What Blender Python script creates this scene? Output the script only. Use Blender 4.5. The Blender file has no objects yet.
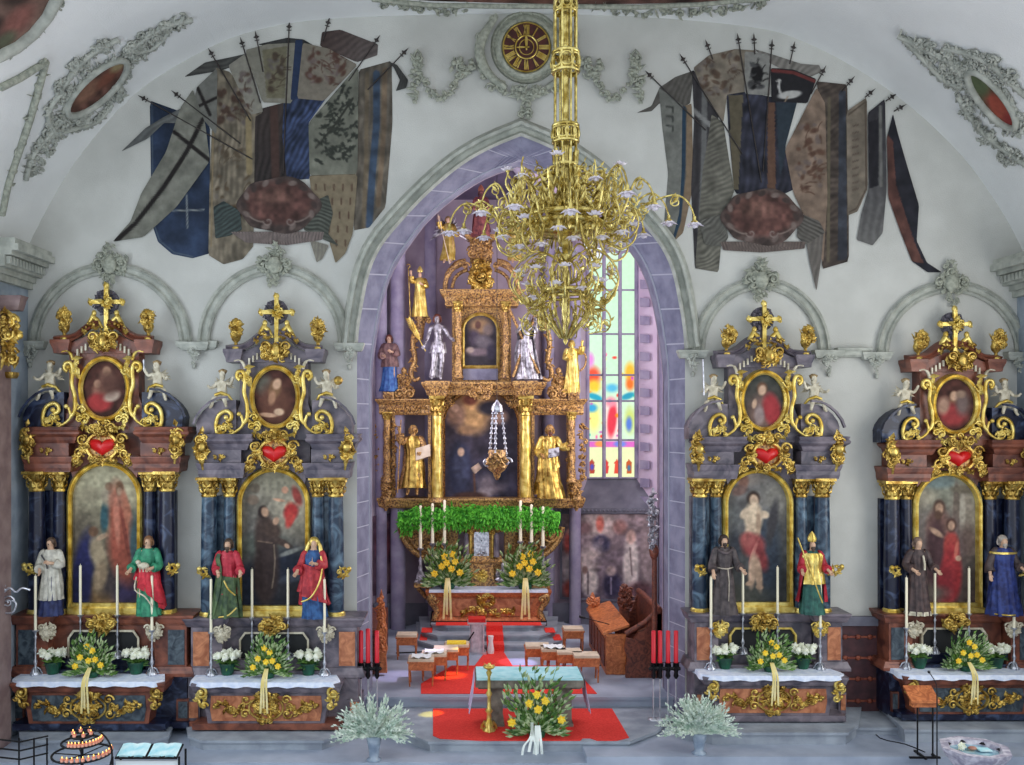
import bpy, bmesh, math, random
import numpy as np
from mathutils import Vector, Matrix
PI = math.pi
sc = bpy.context.scene
COL = sc.collection
F = 936.0; VX = 460.0; VY = 420.0; HC = 6.0
# ---------------------------------------------------------------- mapping: a point of the frame at a given distance -> place in the church
XF = [None]
def P(px, py, d):
    p = Vector(((px-VX)*d/F, d, HC-(py-VY)*d/F))
    if XF[0]:
        O, k, O2 = XF[0]
        p = O + k*(p-O2)
    return p
def K(): return XF[0][1] if XF[0] else 1.0
def S(n, d): return n*d/F*K()
# ---------------------------------------------------------------- materials
def lin(c):
    return tuple(((x/255.0)/12.92 if x/255.0 <= .04045 else ((x/255.0+.055)/1.055)**2.4) for x in c[:3])
MATS = {}
def mat(name, c1, c2=None, scale=6, rough=.6, metal=0.0, bump=0.0, bscale=None, detail=4, lo=.35, hi=.65, emit=0, dist=0.0, alpha=1, trans=0):
    if name in MATS: return MATS[name]
    m = bpy.data.materials.new(name); m.use_nodes = True; nt = m.node_tree; N = nt.nodes; L = nt.links
    b = N['Principled BSDF']
    b.inputs['Roughness'].default_value = rough; b.inputs['Metallic'].default_value = metal
    if trans: b.inputs['Transmission Weight'].default_value = trans
    if c2 is None:
        b.inputs['Base Color'].default_value = (*lin(c1), 1)
    else:
        tc = N.new('ShaderNodeTexCoord'); n = N.new('ShaderNodeTexNoise'); r = N.new('ShaderNodeValToRGB')
        n.inputs['Scale'].default_value = scale; n.inputs['Detail'].default_value = detail; n.inputs['Distortion'].default_value = dist
        L.new(tc.outputs['Object'], n.inputs['Vector']); L.new(n.outputs['Fac'], r.inputs['Fac'])
        r.color_ramp.elements[0].position = lo; r.color_ramp.elements[1].position = hi
        r.color_ramp.elements[0].color = (*lin(c1), 1); r.color_ramp.elements[1].color = (*lin(c2), 1)
        L.new(r.outputs['Color'], b.inputs['Base Color'])
    if emit:
        b.inputs['Emission Color'].default_value = (*lin(c1), 1); b.inputs['Emission Strength'].default_value = emit
    if bump:
        tc = N.new('ShaderNodeTexCoord'); n2 = N.new('ShaderNodeTexNoise'); n2.inputs['Scale'].default_value = bscale or scale*3
        n2.inputs['Detail'].default_value = 5
        bp = N.new('ShaderNodeBump'); bp.inputs['Strength'].default_value = bump; bp.inputs['Distance'].default_value = .02
        L.new(tc.outputs['Object'], n2.inputs['Vector']); L.new(n2.outputs['Fac'], bp.inputs['Height']); L.new(bp.outputs['Normal'], b.inputs['Normal'])
    MATS[name] = m
    return m
def vcmat(name, rough=.8, emit=0, bump=0):
    if name in MATS: return MATS[name]
    m = bpy.data.materials.new(name); m.use_nodes = True; nt = m.node_tree; N = nt.nodes; L = nt.links
    b = N['Principled BSDF']; b.inputs['Roughness'].default_value = rough; b.inputs['Specular IOR Level'].default_value = .25
    a = N.new('ShaderNodeAttribute'); a.attribute_name = 'Paint'
    n = N.new('ShaderNodeTexNoise'); n.inputs['Scale'].default_value = 9; n.inputs['Detail'].default_value = 6
    tc = N.new('ShaderNodeTexCoord'); L.new(tc.outputs['Object'], n.inputs['Vector'])
    r = N.new('ShaderNodeValToRGB'); r.color_ramp.elements[0].position = .3; r.color_ramp.elements[1].position = .7
    r.color_ramp.elements[0].color = (.80,.80,.80,1); r.color_ramp.elements[1].color = (1.15,1.15,1.15,1)
    L.new(n.outputs['Fac'], r.inputs['Fac'])
    mx = N.new('ShaderNodeMix'); mx.data_type = 'RGBA'; mx.blend_type = 'MULTIPLY'; mx.inputs[0].default_value = 1.0 if not emit else .3
    L.new(a.outputs['Color'], mx.inputs[6]); L.new(r.outputs['Color'], mx.inputs[7])
    if not emit: L.new(mx.outputs[2], b.inputs['Base Color'])
    else: b.inputs['Base Color'].default_value = (.02,.02,.02,1)
    if emit:
        L.new(mx.outputs[2], b.inputs['Emission Color']); b.inputs['Emission Strength'].default_value = emit
    MATS[name] = m
    return m
M = {}
def defm(k, *a, **kw): M[k] = mat(*a, **kw)
defm('plaster', 'white plaster', (186,186,180), (199,199,193), scale=1.2, rough=.95, bump=.35, bscale=45)
defm('vault', 'vault plaster', (218,219,217), (226,227,225), scale=1.0, rough=.95, bump=.35, bscale=45)
defm('stucco', 'grey green stucco', (152,155,146), (182,184,174), scale=5, rough=.9, bump=.4, bscale=30)
defm('stucco2', 'dark grey stucco', (134,138,126), (172,174,158), scale=14, rough=.9, bump=.4, bscale=40)
defm('purple', 'violet sandstone', (108,108,130), (136,136,156), scale=3, rough=.9, bump=.3, bscale=20)
defm('joint', 'pale mortar', (176,176,190), rough=.95)
defm('chwall', 'chancel plaster', (148,134,150), (172,158,172), scale=1.5, rough=.95, bump=.2)
defm('chshade', 'chancel web shade tone', (72,64,86), (94,84,108), scale=1.5, rough=.95)  # shade of the left and middle webs put into the colour
defm('chlit', 'chancel lit tone', (214,194,216), (232,214,232), scale=1.5, rough=.95)  # light on the right webs put into the colour, also on one window reveal
defm('rib', 'chancel rib stone', (140,132,160), (165,158,180), scale=3, rough=.9)
defm('dado', 'dark dado stone', (98,98,112), (124,124,136), scale=2, rough=.9)
defm('floor', 'grey blue stone floor', (146,156,174), (172,181,197), scale=1.4, rough=.55, bump=.1)
defm('step', 'grey step stone', (134,142,154), (164,172,182), scale=2.5, rough=.7, bump=.15)
defm('gold', 'gilding', (132,98,38), (232,200,108), scale=7, rough=.3, metal=.78, bump=.5, bscale=25)  # noise puts bright highlight and brown shadow tones into the gold
defm('goldlt', 'bright gilding', (192,158,62), (240,218,130), scale=7, rough=.32, metal=.62, bump=.3, bscale=25)
defm('goldwood', 'gilded carving on brown wood', (88,60,52), (208,164,98), scale=24, rough=.42, metal=.35, bump=.6, bscale=30, lo=.36, hi=.6)
defm('brass', 'chandelier brass', (150,126,54), (236,218,140), scale=12, rough=.25, metal=.88)
defm('silver', 'silver', (150,154,166), (228,230,238), scale=14, rough=.3, metal=.75)
defm('silverst', 'silvered carving', (104,98,104), (202,200,208), scale=9, rough=.4, metal=.5, lo=.38, hi=.6)
defm('navy', 'dark blue marble', (12,18,44), (86,102,136), scale=3.2, rough=.35, detail=8, lo=.5, hi=.85, dist=1.8)
defm('bluemarble', 'blue grey marble', (24,44,66), (112,140,160), scale=3.2, rough=.35, detail=8, lo=.42, hi=.82, dist=1.6)
defm('greymarble', 'violet grey marble', (70,66,78), (126,116,124), scale=3, rough=.4, detail=8, dist=1.2)
defm('redmarble', 'red brown marble', (82,44,36), (140,82,62), scale=3, rough=.4, detail=8, dist=1.2)
defm('orange', 'orange marble', (148,84,54), (200,132,92), scale=5, rough=.4, detail=8, dist=1.4)
defm('greenmarble', 'dark green marble panel', (34,44,56), (86,98,106), scale=6, rough=.4, detail=8, dist=1.4)
defm('dark', 'dark niche', (26,28,30), rough=.7)
defm('red', 'red enamel', (186,16,20), (214,30,32), scale=4, rough=.35)
defm('cloth', 'white altar cloth', (205,216,238), (232,238,250), scale=9, rough=.9, bump=.3, bscale=14)
defm('tealcloth', 'pale turquoise altar cloth', (150,208,216), (184,226,230), scale=5, rough=.9)
defm('wax', 'ivory wax', (244,236,208), rough=.5)
defm('redwax', 'red wax', (206,18,40), rough=.4)
defm('iron', 'black iron', (20,20,24), rough=.5, metal=.4)
defm('leaf', 'leaf green', (34,78,30), (112,152,66), scale=8, rough=.6)
defm('leafpale', 'pale leaf', (120,150,100), (196,210,160), scale=9, rough=.6)
defm('garland', 'fresh green garland', (30,120,20), (110,205,60), scale=9, rough=.7)
defm('silverplant', 'silvery foliage', (158,184,164), (236,244,230), scale=9, rough=.7)
defm('yellow', 'yellow petals', (244,196,20), (255,232,84), scale=20, rough=.6)
defm('whitefl', 'cream white petals', (226,228,200), (248,250,236), scale=20, rough=.7)
defm('pot', 'dark green pot wrap', (10,54,40), (28,92,66), scale=6, rough=.35)
defm('ribbon', 'pale gold ribbon', (226,204,120), (244,232,180), scale=4, rough=.5)
defm('ribbonw', 'white ribbon', (226,236,230), (246,250,244), scale=4, rough=.5)
defm('carpet', 'red carpet', (222,44,38), (238,66,54), scale=30, rough=.98, bump=.4, bscale=90)
defm('wood', 'orange brown wood', (156,82,44), (210,128,76), scale=7, rough=.45, dist=2)
defm('wooddk', 'dark brown wood', (74,36,28), (130,70,50), scale=7, rough=.5, dist=2)
defm('benchtop', 'pale upholstery', (200,182,158), (222,206,184), scale=5, rough=.9)
defm('paper', 'paper', (236,240,240), rough=.9)
defm('bookblue', 'pale blue book page', (150,214,226), (214,238,240), scale=6, rough=.8)
defm('skin', 'painted skin', (196,156,128), (214,178,150), scale=8, rough=.6)
defm('whitestone', 'ivory white paint', (166,156,132), (222,214,192), scale=9, rough=.5)
defm('halo', 'dark blue cloud disc', (52,52,66), (110,104,112), scale=18, rough=.7, bump=.8, bscale=30)
defm('pinkmarble', 'pink brown pilaster marble', (126,104,104), (160,138,134), scale=3, rough=.6, detail=8)
defm('greypier', 'grey pier stone', (136,148,160), (160,170,180), scale=3, rough=.85)
defm('altstone', 'brown grey altar stone', (92,86,78), (136,130,118), scale=6, rough=.7, detail=8)
defm('glassl', 'lamp glass', (236,226,240), (255,248,255), scale=8, rough=.15, trans=.35)
defm('flame', 'candle flame', (255,196,96), emit=2.5)
defm('doorwood', 'dark red brown door', (58,34,40), (84,48,52), scale=5, rough=.6)
defm('mic', 'microphone black', (24,26,30), rough=.5)
defm('steel', 'brushed steel', (176,180,188), (214,216,222), scale=8, rough=.35, metal=.6)
defm('vase', 'grey glass vase', (120,136,156), (160,174,190), scale=5, rough=.25)
def cm(c, c2=None, rough=.6, metal=0):
    key = 'paint %d %d %d %s' % (*c, c2 and '%d %d %d' % c2 or '')
    return mat(key, c, c2 or tuple(min(255, int(x*1.25)+8) for x in c), scale=9, rough=rough, metal=metal, lo=.4, hi=.62)
# ---------------------------------------------------------------- objects
ROOT = {}
def wloc(o): return ROOT.get(o.name, Vector((0,0,0))) if o else Vector((0,0,0))
def setp(o, label=None, cat=None, group=None, kind=None):
    if label: o['label'] = label
    if cat: o['category'] = cat
    if group: o['group'] = group
    if kind: o['kind'] = kind
def thing(name, label, cat, loc, group=None, kind=None):
    o = bpy.data.objects.new(name, None); COL.objects.link(o); o.location = loc; o.empty_display_size = .1
    ROOT[o.name] = Vector(loc); setp(o, label, cat, group, kind)
    return o
class MB:
    def __init__(s): s.v = []; s.f = []; s.m = []; s.sm = []
    def add(s, V, Fc, mi=0, sm=False):
        b = len(s.v); s.v.extend([tuple(x) for x in V])
        for f in Fc: s.f.append(tuple(b+i for i in f)); s.m.append(mi); s.sm.append(sm)
    def build(s, name, mats, parent=None, loc=None, label=None, cat=None, group=None, kind=None):
        if not isinstance(mats, (list, tuple)): mats = [mats]
        me = bpy.data.meshes.new(name)
        base = wloc(parent) if parent else (Vector(loc) if loc is not None else Vector((0,0,0)))
        V = np.array(s.v, dtype=np.float64).reshape(-1, 3) - np.array(base)
        me.from_pydata(V.tolist(), [], s.f)
        for m_ in mats: me.materials.append(M[m_] if isinstance(m_, str) else m_)
        me.polygons.foreach_set('material_index', s.m); me.polygons.foreach_set('use_smooth', s.sm)
        bm = bmesh.new(); bm.from_mesh(me); bmesh.ops.recalc_face_normals(bm, faces=bm.faces); bm.to_mesh(me); bm.free()
        me.update()
        o = bpy.data.objects.new(name, me); COL.objects.link(o)
        if parent: o.parent = parent; ROOT[o.name] = base
        else: o.location = base; ROOT[o.name] = base
        setp(o, label, cat, group, kind)
        return o
def box(mb, a, b, mi=0):
    (x0,y0,z0),(x1,y1,z1) = a, b
    V = [(x0,y0,z0),(x1,y0,z0),(x1,y1,z0),(x0,y1,z0),(x0,y0,z1),(x1,y0,z1),(x1,y1,z1),(x0,y1,z1)]
    mb.add(V, [(0,1,2,3),(4,5,6,7),(0,1,5,4),(1,2,6,5),(2,3,7,6),(3,0,4,7)], mi)
def dd(d):  # world y of distance d under the current transform
    return P(VX, VY, d).y
def bxp(mb, x0, y0, x1, y1, d0, d1, mi=0):
    a = P(x0, y1, d0); b = P(x1, y0, d0); box(mb, (a.x, a.y, a.z), (b.x, dd(d1), b.z), mi)
def prism(mb, poly, y0, y1, mi=0):
    n = len(poly); V = [(x,y0,z) for x,z in poly]+[(x,y1,z) for x,z in poly]
    mb.add(V, [tuple(range(n)), tuple(range(2*n-1, n-1, -1))]+[(i,(i+1)%n,(i+1)%n+n,i+n) for i in range(n)], mi)
def prismp(mb, polypx, d0, d1, mi=0):
    q = [P(x,y,d0) for x,y in polypx]; prism(mb, [(p.x,p.z) for p in q], q[0].y, dd(d1), mi)
def zprism(mb, poly, z0, z1, mi=0):
    n = len(poly); V = [(x,y,z0) for x,y in poly]+[(x,y,z1) for x,y in poly]
    mb.add(V, [tuple(range(n)), tuple(range(2*n-1, n-1, -1))]+[(i,(i+1)%n,(i+1)%n+n,i+n) for i in range(n)], mi)
def lathe(mb, c, prof, n=16, mi=0, sm=True, sy=1.0, caps=True):
    V = []
    for z, r in prof:
        for i in range(n):
            a = 2*PI*i/n; V.append((c[0]+r*math.cos(a), c[1]+sy*r*math.sin(a), z))
    Fc = [(k*n+i, k*n+(i+1)%n, (k+1)*n+(i+1)%n, (k+1)*n+i) for k in range(len(prof)-1) for i in range(n)]
    mb.add(V, Fc, mi, sm)
    if caps:
        mb.add(V[:n], [tuple(range(n))], mi); mb.add(V[-n:], [tuple(range(n))], mi)
def lathep(mb, px, d, prof, n=16, mi=0, sy=1.0):
    c = P(px, VY, d); lathe(mb, (c.x, c.y), [(P(px, y, d).z, S(r, d)) for y, r in prof], n, mi, True, sy)
def blob(mb, c, r, mi=0, n=8, m=5):
    if not isinstance(r, (tuple, list)): r = (r, r, r)
    V = [(c[0], c[1], c[2]-r[2])]
    for k in range(1, m):
        t = -PI/2+PI*k/m
        for i in range(n):
            a = 2*PI*i/n; V.append((c[0]+r[0]*math.cos(t)*math.cos(a), c[1]+r[1]*math.cos(t)*math.sin(a), c[2]+r[2]*math.sin(t)))
    V.append((c[0], c[1], c[2]+r[2])); L = len(V)-1
    Fc = [(0, 1+(i+1)%n, 1+i) for i in range(n)]
    for k in range(m-2):
        for i in range(n): Fc.append((1+k*n+i, 1+k*n+(i+1)%n, 1+(k+1)*n+(i+1)%n, 1+(k+1)*n+i))
    Fc += [(L, 1+(m-2)*n+i, 1+(m-2)*n+(i+1)%n) for i in range(n)]
    mb.add(V, Fc, mi, True)
def tube(mb, pts, r, n=6, mi=0, caps=True, closed=False):
    pts = [Vector(p) for p in pts]; N_ = len(pts)
    rs = r if isinstance(r, (list, tuple)) else [r]*N_
    V = []; up = None
    for i, p in enumerate(pts):
        if closed: t = pts[(i+1)%N_]-pts[i-1]
        else: t = pts[min(i+1, N_-1)]-pts[max(i-1, 0)]
        if t.length < 1e-9: t = Vector((0,0,1))
        t.normalize()
        if up is None:
            up = Vector((0,1,0)) if abs(t.y) < .9 else Vector((0,0,1))
        up = up-t*up.dot(t)
        if up.length < 1e-6: up = t.orthogonal()
        up.normalize(); s_ = t.cross(up)
        for j in range(n):
            a = 2*PI*j/n; V.append(p+(up*math.cos(a)+s_*math.sin(a))*rs[i])
    K_ = N_ if closed else N_-1
    Fc = [(i*n+j, i*n+(j+1)%n, ((i+1)%N_)*n+(j+1)%n, ((i+1)%N_)*n+j) for i in range(K_) for j in range(n)]
    mb.add(V, Fc, mi, True)
    if caps and not closed:
        mb.add(V[:n], [tuple(range(n))], mi); mb.add(V[-n:], [tuple(range(n))], mi)
def arc(cx, cy, rx, ry, a0, a1, n=24):
    return [(cx+rx*math.cos(math.radians(a0+(a1-a0)*i/n)), cy-ry*math.sin(math.radians(a0+(a1-a0)*i/n))) for i in range(n+1)]
def norms(path, closed):
    n = len(path); out = []
    for i in range(n):
        def seg(a, b):
            dx, dy = b[0]-a[0], b[1]-a[1]; l = math.hypot(dx, dy) or 1; return (-dy/l, dx/l)
        if closed: s0 = seg(path[i-1], path[i]); s1 = seg(path[i], path[(i+1)%n])
        else:
            s0 = seg(path[i-1], path[i]) if i > 0 else seg(path[0], path[1]); s1 = seg(path[i], path[i+1]) if i < n-1 else s0
        nx, ny = s0[0]+s1[0], s0[1]+s1[1]; l = math.hypot(nx, ny) or 1; nx /= l; ny /= l
        c = max(.35, nx*s0[0]+ny*s0[1]); out.append((nx/c, ny/c))
    return out
def sweep(mb, path, prof, fn, closed=False, mi=0, sm=False, pclosed=False):
    nn = norms(path, closed); V = []; n = len(path); m = len(prof)
    for (u, v), (nx, ny) in zip(path, nn):
        for o, h in prof: V.append(fn(u+nx*o, v+ny*o, h))
    K_ = n if closed else n-1; Q = m if pclosed else m-1
    Fc = [(i*m+j, i*m+(j+1)%m, ((i+1)%n)*m+(j+1)%m, ((i+1)%n)*m+j) for i in range(K_) for j in range(Q)]
    mb.add(V, Fc, mi, sm)
    if not closed: mb.add(V[:m], [tuple(range(m))], mi); mb.add(V[-m:], [tuple(range(m))], mi)
def fr(d): return lambda u, v, h: P(u, v, d-h)
def mould(mb, x0, x1, d0, d1, prof, mi=0):
    """horizontal moulding; prof: (py, out m) read at the front face d0"""
    a = P(x0, VY, d0); b = P(x1, VY, d0); yb = dd(d1)
    plan = [(a.x, yb), (a.x, a.y), (b.x, a.y), (b.x, yb)]
    pr = [(-o*K(), P(x0, y, d0).z) for y, o in prof]
    pr = [(.02, pr[0][1])]+pr+[(.02, pr[-1][1])]
    sweep(mb, plan, pr, lambda u, v, h: (u, v, h), mi=mi, pclosed=True)
    # top and bottom closing faces
    zm_ = (pr[1][1]+pr[-2][1])/2
    for o, z in (pr[1], pr[-2]):
        z += .003 if z > zm_ else -.003
        mb.add([(a.x+o, yb, z), (a.x+o, a.y+o, z), (b.x-o, a.y+o, z), (b.x-o, yb, z)], [(0,1,2,3)], mi)
def leafm(mb, p, q, w, bulge, nrm=(0,-1,0), mi=0):
    p = Vector(p); q = Vector(q); nrm = Vector(nrm); t = q-p
    s_ = t.cross(nrm)
    if s_.length < 1e-9: return
    s_.normalize(); m_ = p.lerp(q, .42); c = m_+nrm*bulge; b = m_-nrm*bulge*.4
    V = [p, m_+s_*w, q+nrm*bulge*.5, m_-s_*w, c, b]
    mb.add(V, [(0,1,4),(1,2,4),(2,3,4),(3,0,4),(0,5,1),(1,5,2),(2,5,3),(3,5,0)], mi, False)
def curl(mb, c, r, turns=1.4, a0=0, dirn=1, th=None, d=None, mi=0, n=None, taper=True, mapf=None, k=6):
    """spiral scroll; c in px with d, r in px"""
    n = n or int(10*turns)+4; th = th or r*.22; pts = []; rs = []
    f_ = mapf or (lambda x, y, h: P(x, y, d-h))
    for i in range(n):
        t = i/(n-1); a = a0+dirn*2*PI*turns*t; rr = r*(1-.85*t)
        pts.append(f_(c[0]+rr*math.cos(a), c[1]-rr*math.sin(a), .02+.03*t)); rs.append(S(th, d or 18)*(1-.35*t if taper else 1))
    tube(mb, pts, rs, k, mi)
    blob(mb, f_(c[0], c[1], .05), S(th*1.5, d or 18), mi, 6, 4)
def orn(mb, cx, cy, rx, ry, d, n, size, seed=1, mi=0, depth=.08, nc=None, mapf=None, ds=None, nrm=(0,-1,0), radial=False):
    """lumpy carved ornament in an ellipse (px)"""
    R = random.Random(seed); f_ = mapf or (lambda x, y, h: P(x, y, d-h)); ds = ds or d
    for i in range(n):
        a = R.uniform(0, 2*PI); q = math.sqrt(R.uniform(.02, 1)); x = cx+rx*q*math.cos(a); y = cy+ry*q*math.sin(a)
        h = depth*R.uniform(.2, 1)*(1.1-q*.7); ang = a+R.uniform(-.5, .5) if radial else R.uniform(0, 2*PI); l = size*R.uniform(.7, 1.5)
        t = R.random()
        if t < .6:
            p = f_(x-l*.5*math.cos(ang), y-l*.5*math.sin(ang), h); q_ = f_(x+l*.6*math.cos(ang), y+l*.6*math.sin(ang), h*.8)
            leafm(mb, p, q_, S(size*.32, ds), S(size*.3, ds), nrm, mi)
        elif t < .82:
            curl(mb, (x, y), size*.55, 1.2, ang, R.choice((-1, 1)), size*.16, ds, mi, 9, mapf=lambda u, v, w, h=h: f_(u, v, h+w*.4), k=5)
        else:
            blob(mb, f_(x, y, h), S(size*R.uniform(.22, .36), ds), mi, 6, 4)
def garl(mb, pts, size, d=None, seed=1, mi=0, dens=1.0, mapf=None, ds=None, depth=.05, w=1.0, nrm=(0,-1,0)):
    """carved ornament strung along a line (px)"""
    for i in range(len(pts)-1):
        (x0, y0), (x1, y1) = pts[i], pts[i+1]; L_ = math.hypot(x1-x0, y1-y0); n = max(1, int(L_/size*dens))
        for k in range(n):
            t = (k+.5)/n
            orn(mb, x0+(x1-x0)*t, y0+(y1-y0)*t, size*.5*w, size*.5*w, d or ds, 3, size, seed*131+i*17+k, mi, depth, mapf=mapf, ds=ds, nrm=nrm)
# ---------------------------------------------------------------- painting: colour per place on a finely cut flat panel
def inpoly(X, Y, poly):
    ins = np.zeros(X.shape, bool); n = len(poly); j = n-1
    for i in range(n):
        xi, yi = poly[i]; xj, yj = poly[j]
        if yi != yj:
            c = ((yi > Y) != (yj > Y)) & (X < (xj-xi)*(Y-yi)/(yj-yi)+xi); ins ^= c
        j = i
    return ins
def vnoise(X, Y, s, seed=0):
    r = np.random.RandomState(seed); T = r.rand(64, 64); x = X/s; y = Y/s
    xi = np.floor(x).astype(int); yi = np.floor(y).astype(int); fx = x-xi; fy = y-yi; fx = fx*fx*(3-2*fx); fy = fy*fy*(3-2*fy)
    g = lambda a, b: T[a % 64, b % 64]
    return (g(xi,yi)*(1-fx)+g(xi+1,yi)*fx)*(1-fy)+(g(xi,yi+1)*(1-fx)+g(xi+1,yi+1)*fx)*fy
SAT = [.82]; GAIN = [1.0]
def paint(X, Y, ops):
    C = np.zeros((len(X), 3))+.5
    for o in ops:
        k = o[0]
        if k == 'f': C[:] = np.array(o[1])/255.; continue
        if k == 'g':
            _, x0, y0, x1, y1, c0, c1 = o; t = ((X-x0)*(x1-x0)+(Y-y0)*(y1-y0))/((x1-x0)**2+(y1-y0)**2); t = np.clip(t, 0, 1)[:,None]
            C = (1-t)*np.array(c0)/255.+t*np.array(c1)/255.; continue
        if k == 'n':
            C *= (1+o[2]*(vnoise(X, Y, o[1], o[3] if len(o) > 3 else 1)-.5)*2)[:,None]; continue
        if k == 'w':   # folds: period, angle, amplitude
            a = math.radians(o[2]); C *= (1+.75*o[3]*np.sin(2*PI*(X*math.cos(a)+Y*math.sin(a))/o[1]+9*vnoise(X, Y, o[1]*3.2, 5))*(.3+vnoise(X, Y, o[1]*2.1, 8)))[:,None]; continue
        if k == 'e':
            _, cx, cy, rx, ry, ang, c, soft = o; a = math.radians(ang); dx = X-cx; dy = Y-cy
            u = (dx*math.cos(a)+dy*math.sin(a))/rx; v = (-dx*math.sin(a)+dy*math.cos(a))/ry
            al = np.clip((1-np.sqrt(u*u+v*v))/max(soft, .01)+.5, 0, 1)
        elif k == 'p': al = inpoly(X, Y, o[1]).astype(float); c = o[2]
        elif k == 'l':
            _, pts, w, c = o; al = np.zeros(len(X))
            for (x0, y0), (x1, y1) in zip(pts, pts[1:]):
                L2 = (x1-x0)**2+(y1-y0)**2 or 1; t = np.clip(((X-x0)*(x1-x0)+(Y-y0)*(y1-y0))/L2, 0, 1)
                ds_ = np.hypot(X-x0-t*(x1-x0), Y-y0-t*(y1-y0)); al = np.maximum(al, np.clip(w/2-ds_+.5, 0, 1))
        C = C*(1-al[:,None])+np.array(c)/255.*al[:,None]
    g_ = C.mean(1, keepdims=True); C = g_+(C-g_)*SAT[0]
    return np.clip(C*GAIN[0], 0, 1)
def painted(name, poly, ops, parent, mapf, step=1.4, m='paint', label=None, raw=None):
    from mathutils.geometry import tessellate_polygon
    XY = []; Fc = []; nb = 0
    for tri in tessellate_polygon([[Vector((x, y, 0)) for x, y in poly]]):
        a, b, c = (np.array(poly[k], float) for k in tri)
        L_ = [np.hypot(*(b-a)), np.hypot(*(c-b)), np.hypot(*(a-c))]; k = int(np.argmin(L_))
        if k == 0: a, b, c = c, a, b          # shortest edge is b-c
        elif k == 2: a, b, c = b, c, a
        n = max(1, int(math.ceil(max(L_)/step))); mj = max(1, int(math.ceil(min(L_)/step)))
        i = np.repeat(np.arange(n+1), mj+1)/n; j = np.tile(np.arange(mj+1), n+1)/mj
        pts = a+i[:,None]*((b-a)+j[:,None]*(c-b)); XY.append(pts)
        for u in range(n):
            for w in range(mj):
                q = nb+u*(mj+1)+w
                Fc.append((q, q+mj+1, q+mj+2) if u == 0 else (q, q+mj+1, q+mj+2, q+1))
        nb += len(pts)
    XY = np.vstack(XY); X, Y = XY[:,0].copy(), XY[:,1].copy(); nv = len(X)
    me = bpy.data.meshes.new(name); me.from_pydata([(x, y, 0) for x, y in XY.tolist()], [], Fc)
    C = paint(X, Y, ops); C = np.where(C <= .04045, C/12.92, ((C+.055)/1.055)**2.4)
    base = np.array(wloc(parent))
    W = np.array([tuple(mapf(x, y)) for x, y in zip(X, Y)])-base
    me.vertices.foreach_set('co', W.ravel())
    at = me.attributes.new('Paint', 'FLOAT_COLOR', 'POINT'); at.data.foreach_set('color', np.hstack([C, np.ones((nv,1))]).ravel())
    me.materials.append(vcmat(m, **(dict(emit=raw) if raw else {}))); me.update()
    o = bpy.data.objects.new(name, me); COL.objects.link(o); o.parent = parent
    if label: o['label'] = label
    return o
# ================================================================ camera
cam = bpy.data.cameras.new('camera'); camo = bpy.data.objects.new('camera', cam); COL.objects.link(camo); sc.camera = camo
camo.location = (0, 0, HC); camo.rotation_euler = (PI/2, 0, 0)
cam.sensor_width = 36; cam.lens = 936/1024*36; cam.shift_x = (512-VX)/1024; cam.shift_y = (VY-382.5)/1024; cam.clip_end = 200
def struct(mb, name, m): return mb.build(name, m, kind='structure')
# ================================================================ nave end wall with pointed opening, vault
def smooth_path(pts, n=4):
    out = []
    for i in range(len(pts)-1):
        p0 = pts[max(i-1,0)]; p1 = pts[i]; p2 = pts[i+1]; p3 = pts[min(i+2,len(pts)-1)]
        for k in range(n):
            t = k/n
            out.append(tuple(.5*((2*p1[j])+(-p0[j]+p2[j])*t+(2*p0[j]-5*p1[j]+4*p2[j]-p3[j])*t*t+(-p0[j]+3*p1[j]-3*p2[j]+p3[j])*t**3) for j in (0,1)))
    out.append(pts[-1]); return out
VC = smooth_path([(20,268),(33,236),(74,164),(135,94),(205,50),(254,31),(316,20),(420,15),(527,14),(644,17),(750,27),(797,39),(857,69),(912,108),(963,157),(999,207),(1020,245),(1031,272)])
OUTR = [(-164,360),(-162,330),(-158,305),(-151,272),(-139,246),(-117,219),(-91,192),(-60,166),(-31,149),(0,136)]
INNR = [(-149,380),(-146.5,350),(-138,300),(-126,265),(-106,235),(-91,216),(-66,194),(-33,173),(0,161)]
CXA = 521
def sym(path, cx=CXA):
    L_ = smooth_path(path, 3); return [(cx+x, y) for x, y in L_]+[(cx-x, y) for x, y in L_[:-1][::-1]]
AO = sym(OUTR)            # read at 18.0
AI0 = sym(INNR)           # read on the picture for distance 18.6, symmetric in the room
def ai(d):                # inner edge as frame positions at distance d
    out = []
    for x, y in AI0:
        X = (CXA-VX)/52.0+(x-CXA)/50.32; Z = HC-(y-VY)*18.6/F
        out.append((VX+X*F/d, VY-(Z-HC)*F/d))
    return out
mb = MB()
poly = [(20-8, 775)]+[(12,272)]+VC+[(1038,272),(1038,775)]
op = [(CXA+164, 775)]+AO[::-1]+[(CXA-164, 775)]
prismp(mb, poly+op, 18.0, 18.3)
struct(mb, 'wall_back', 'plaster')
mb = MB()
for (a, b) in zip(VC, VC[1:]):
    A = P(*a, 18); B = P(*b, 18)
    mb.add([(A.x,A.y+.3,A.z),(B.x,B.y+.3,B.z),(B.x,8.5,B.z),(A.x,8.5,A.z),(A.x*1.03,A.y+.3,A.z+.15),(B.x*1.03,B.y+.3,B.z+.15),(B.x*1.03,8.5,B.z+.15),(A.x*1.03,8.5,A.z+.15)],
           [(0,1,2,3),(4,5,6,7),(0,1,5,4),(2,3,7,6)], 0, False)
vo = struct(mb, 'ceiling', 'vault')
VW = [(P(*a,18).x, P(*a,18).z) for a in VC]
import bisect
VA = [math.atan2(-x, z-HC) for x, z in VW]; VA = [-t for t in VA]      # increasing angle, left to right
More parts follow.
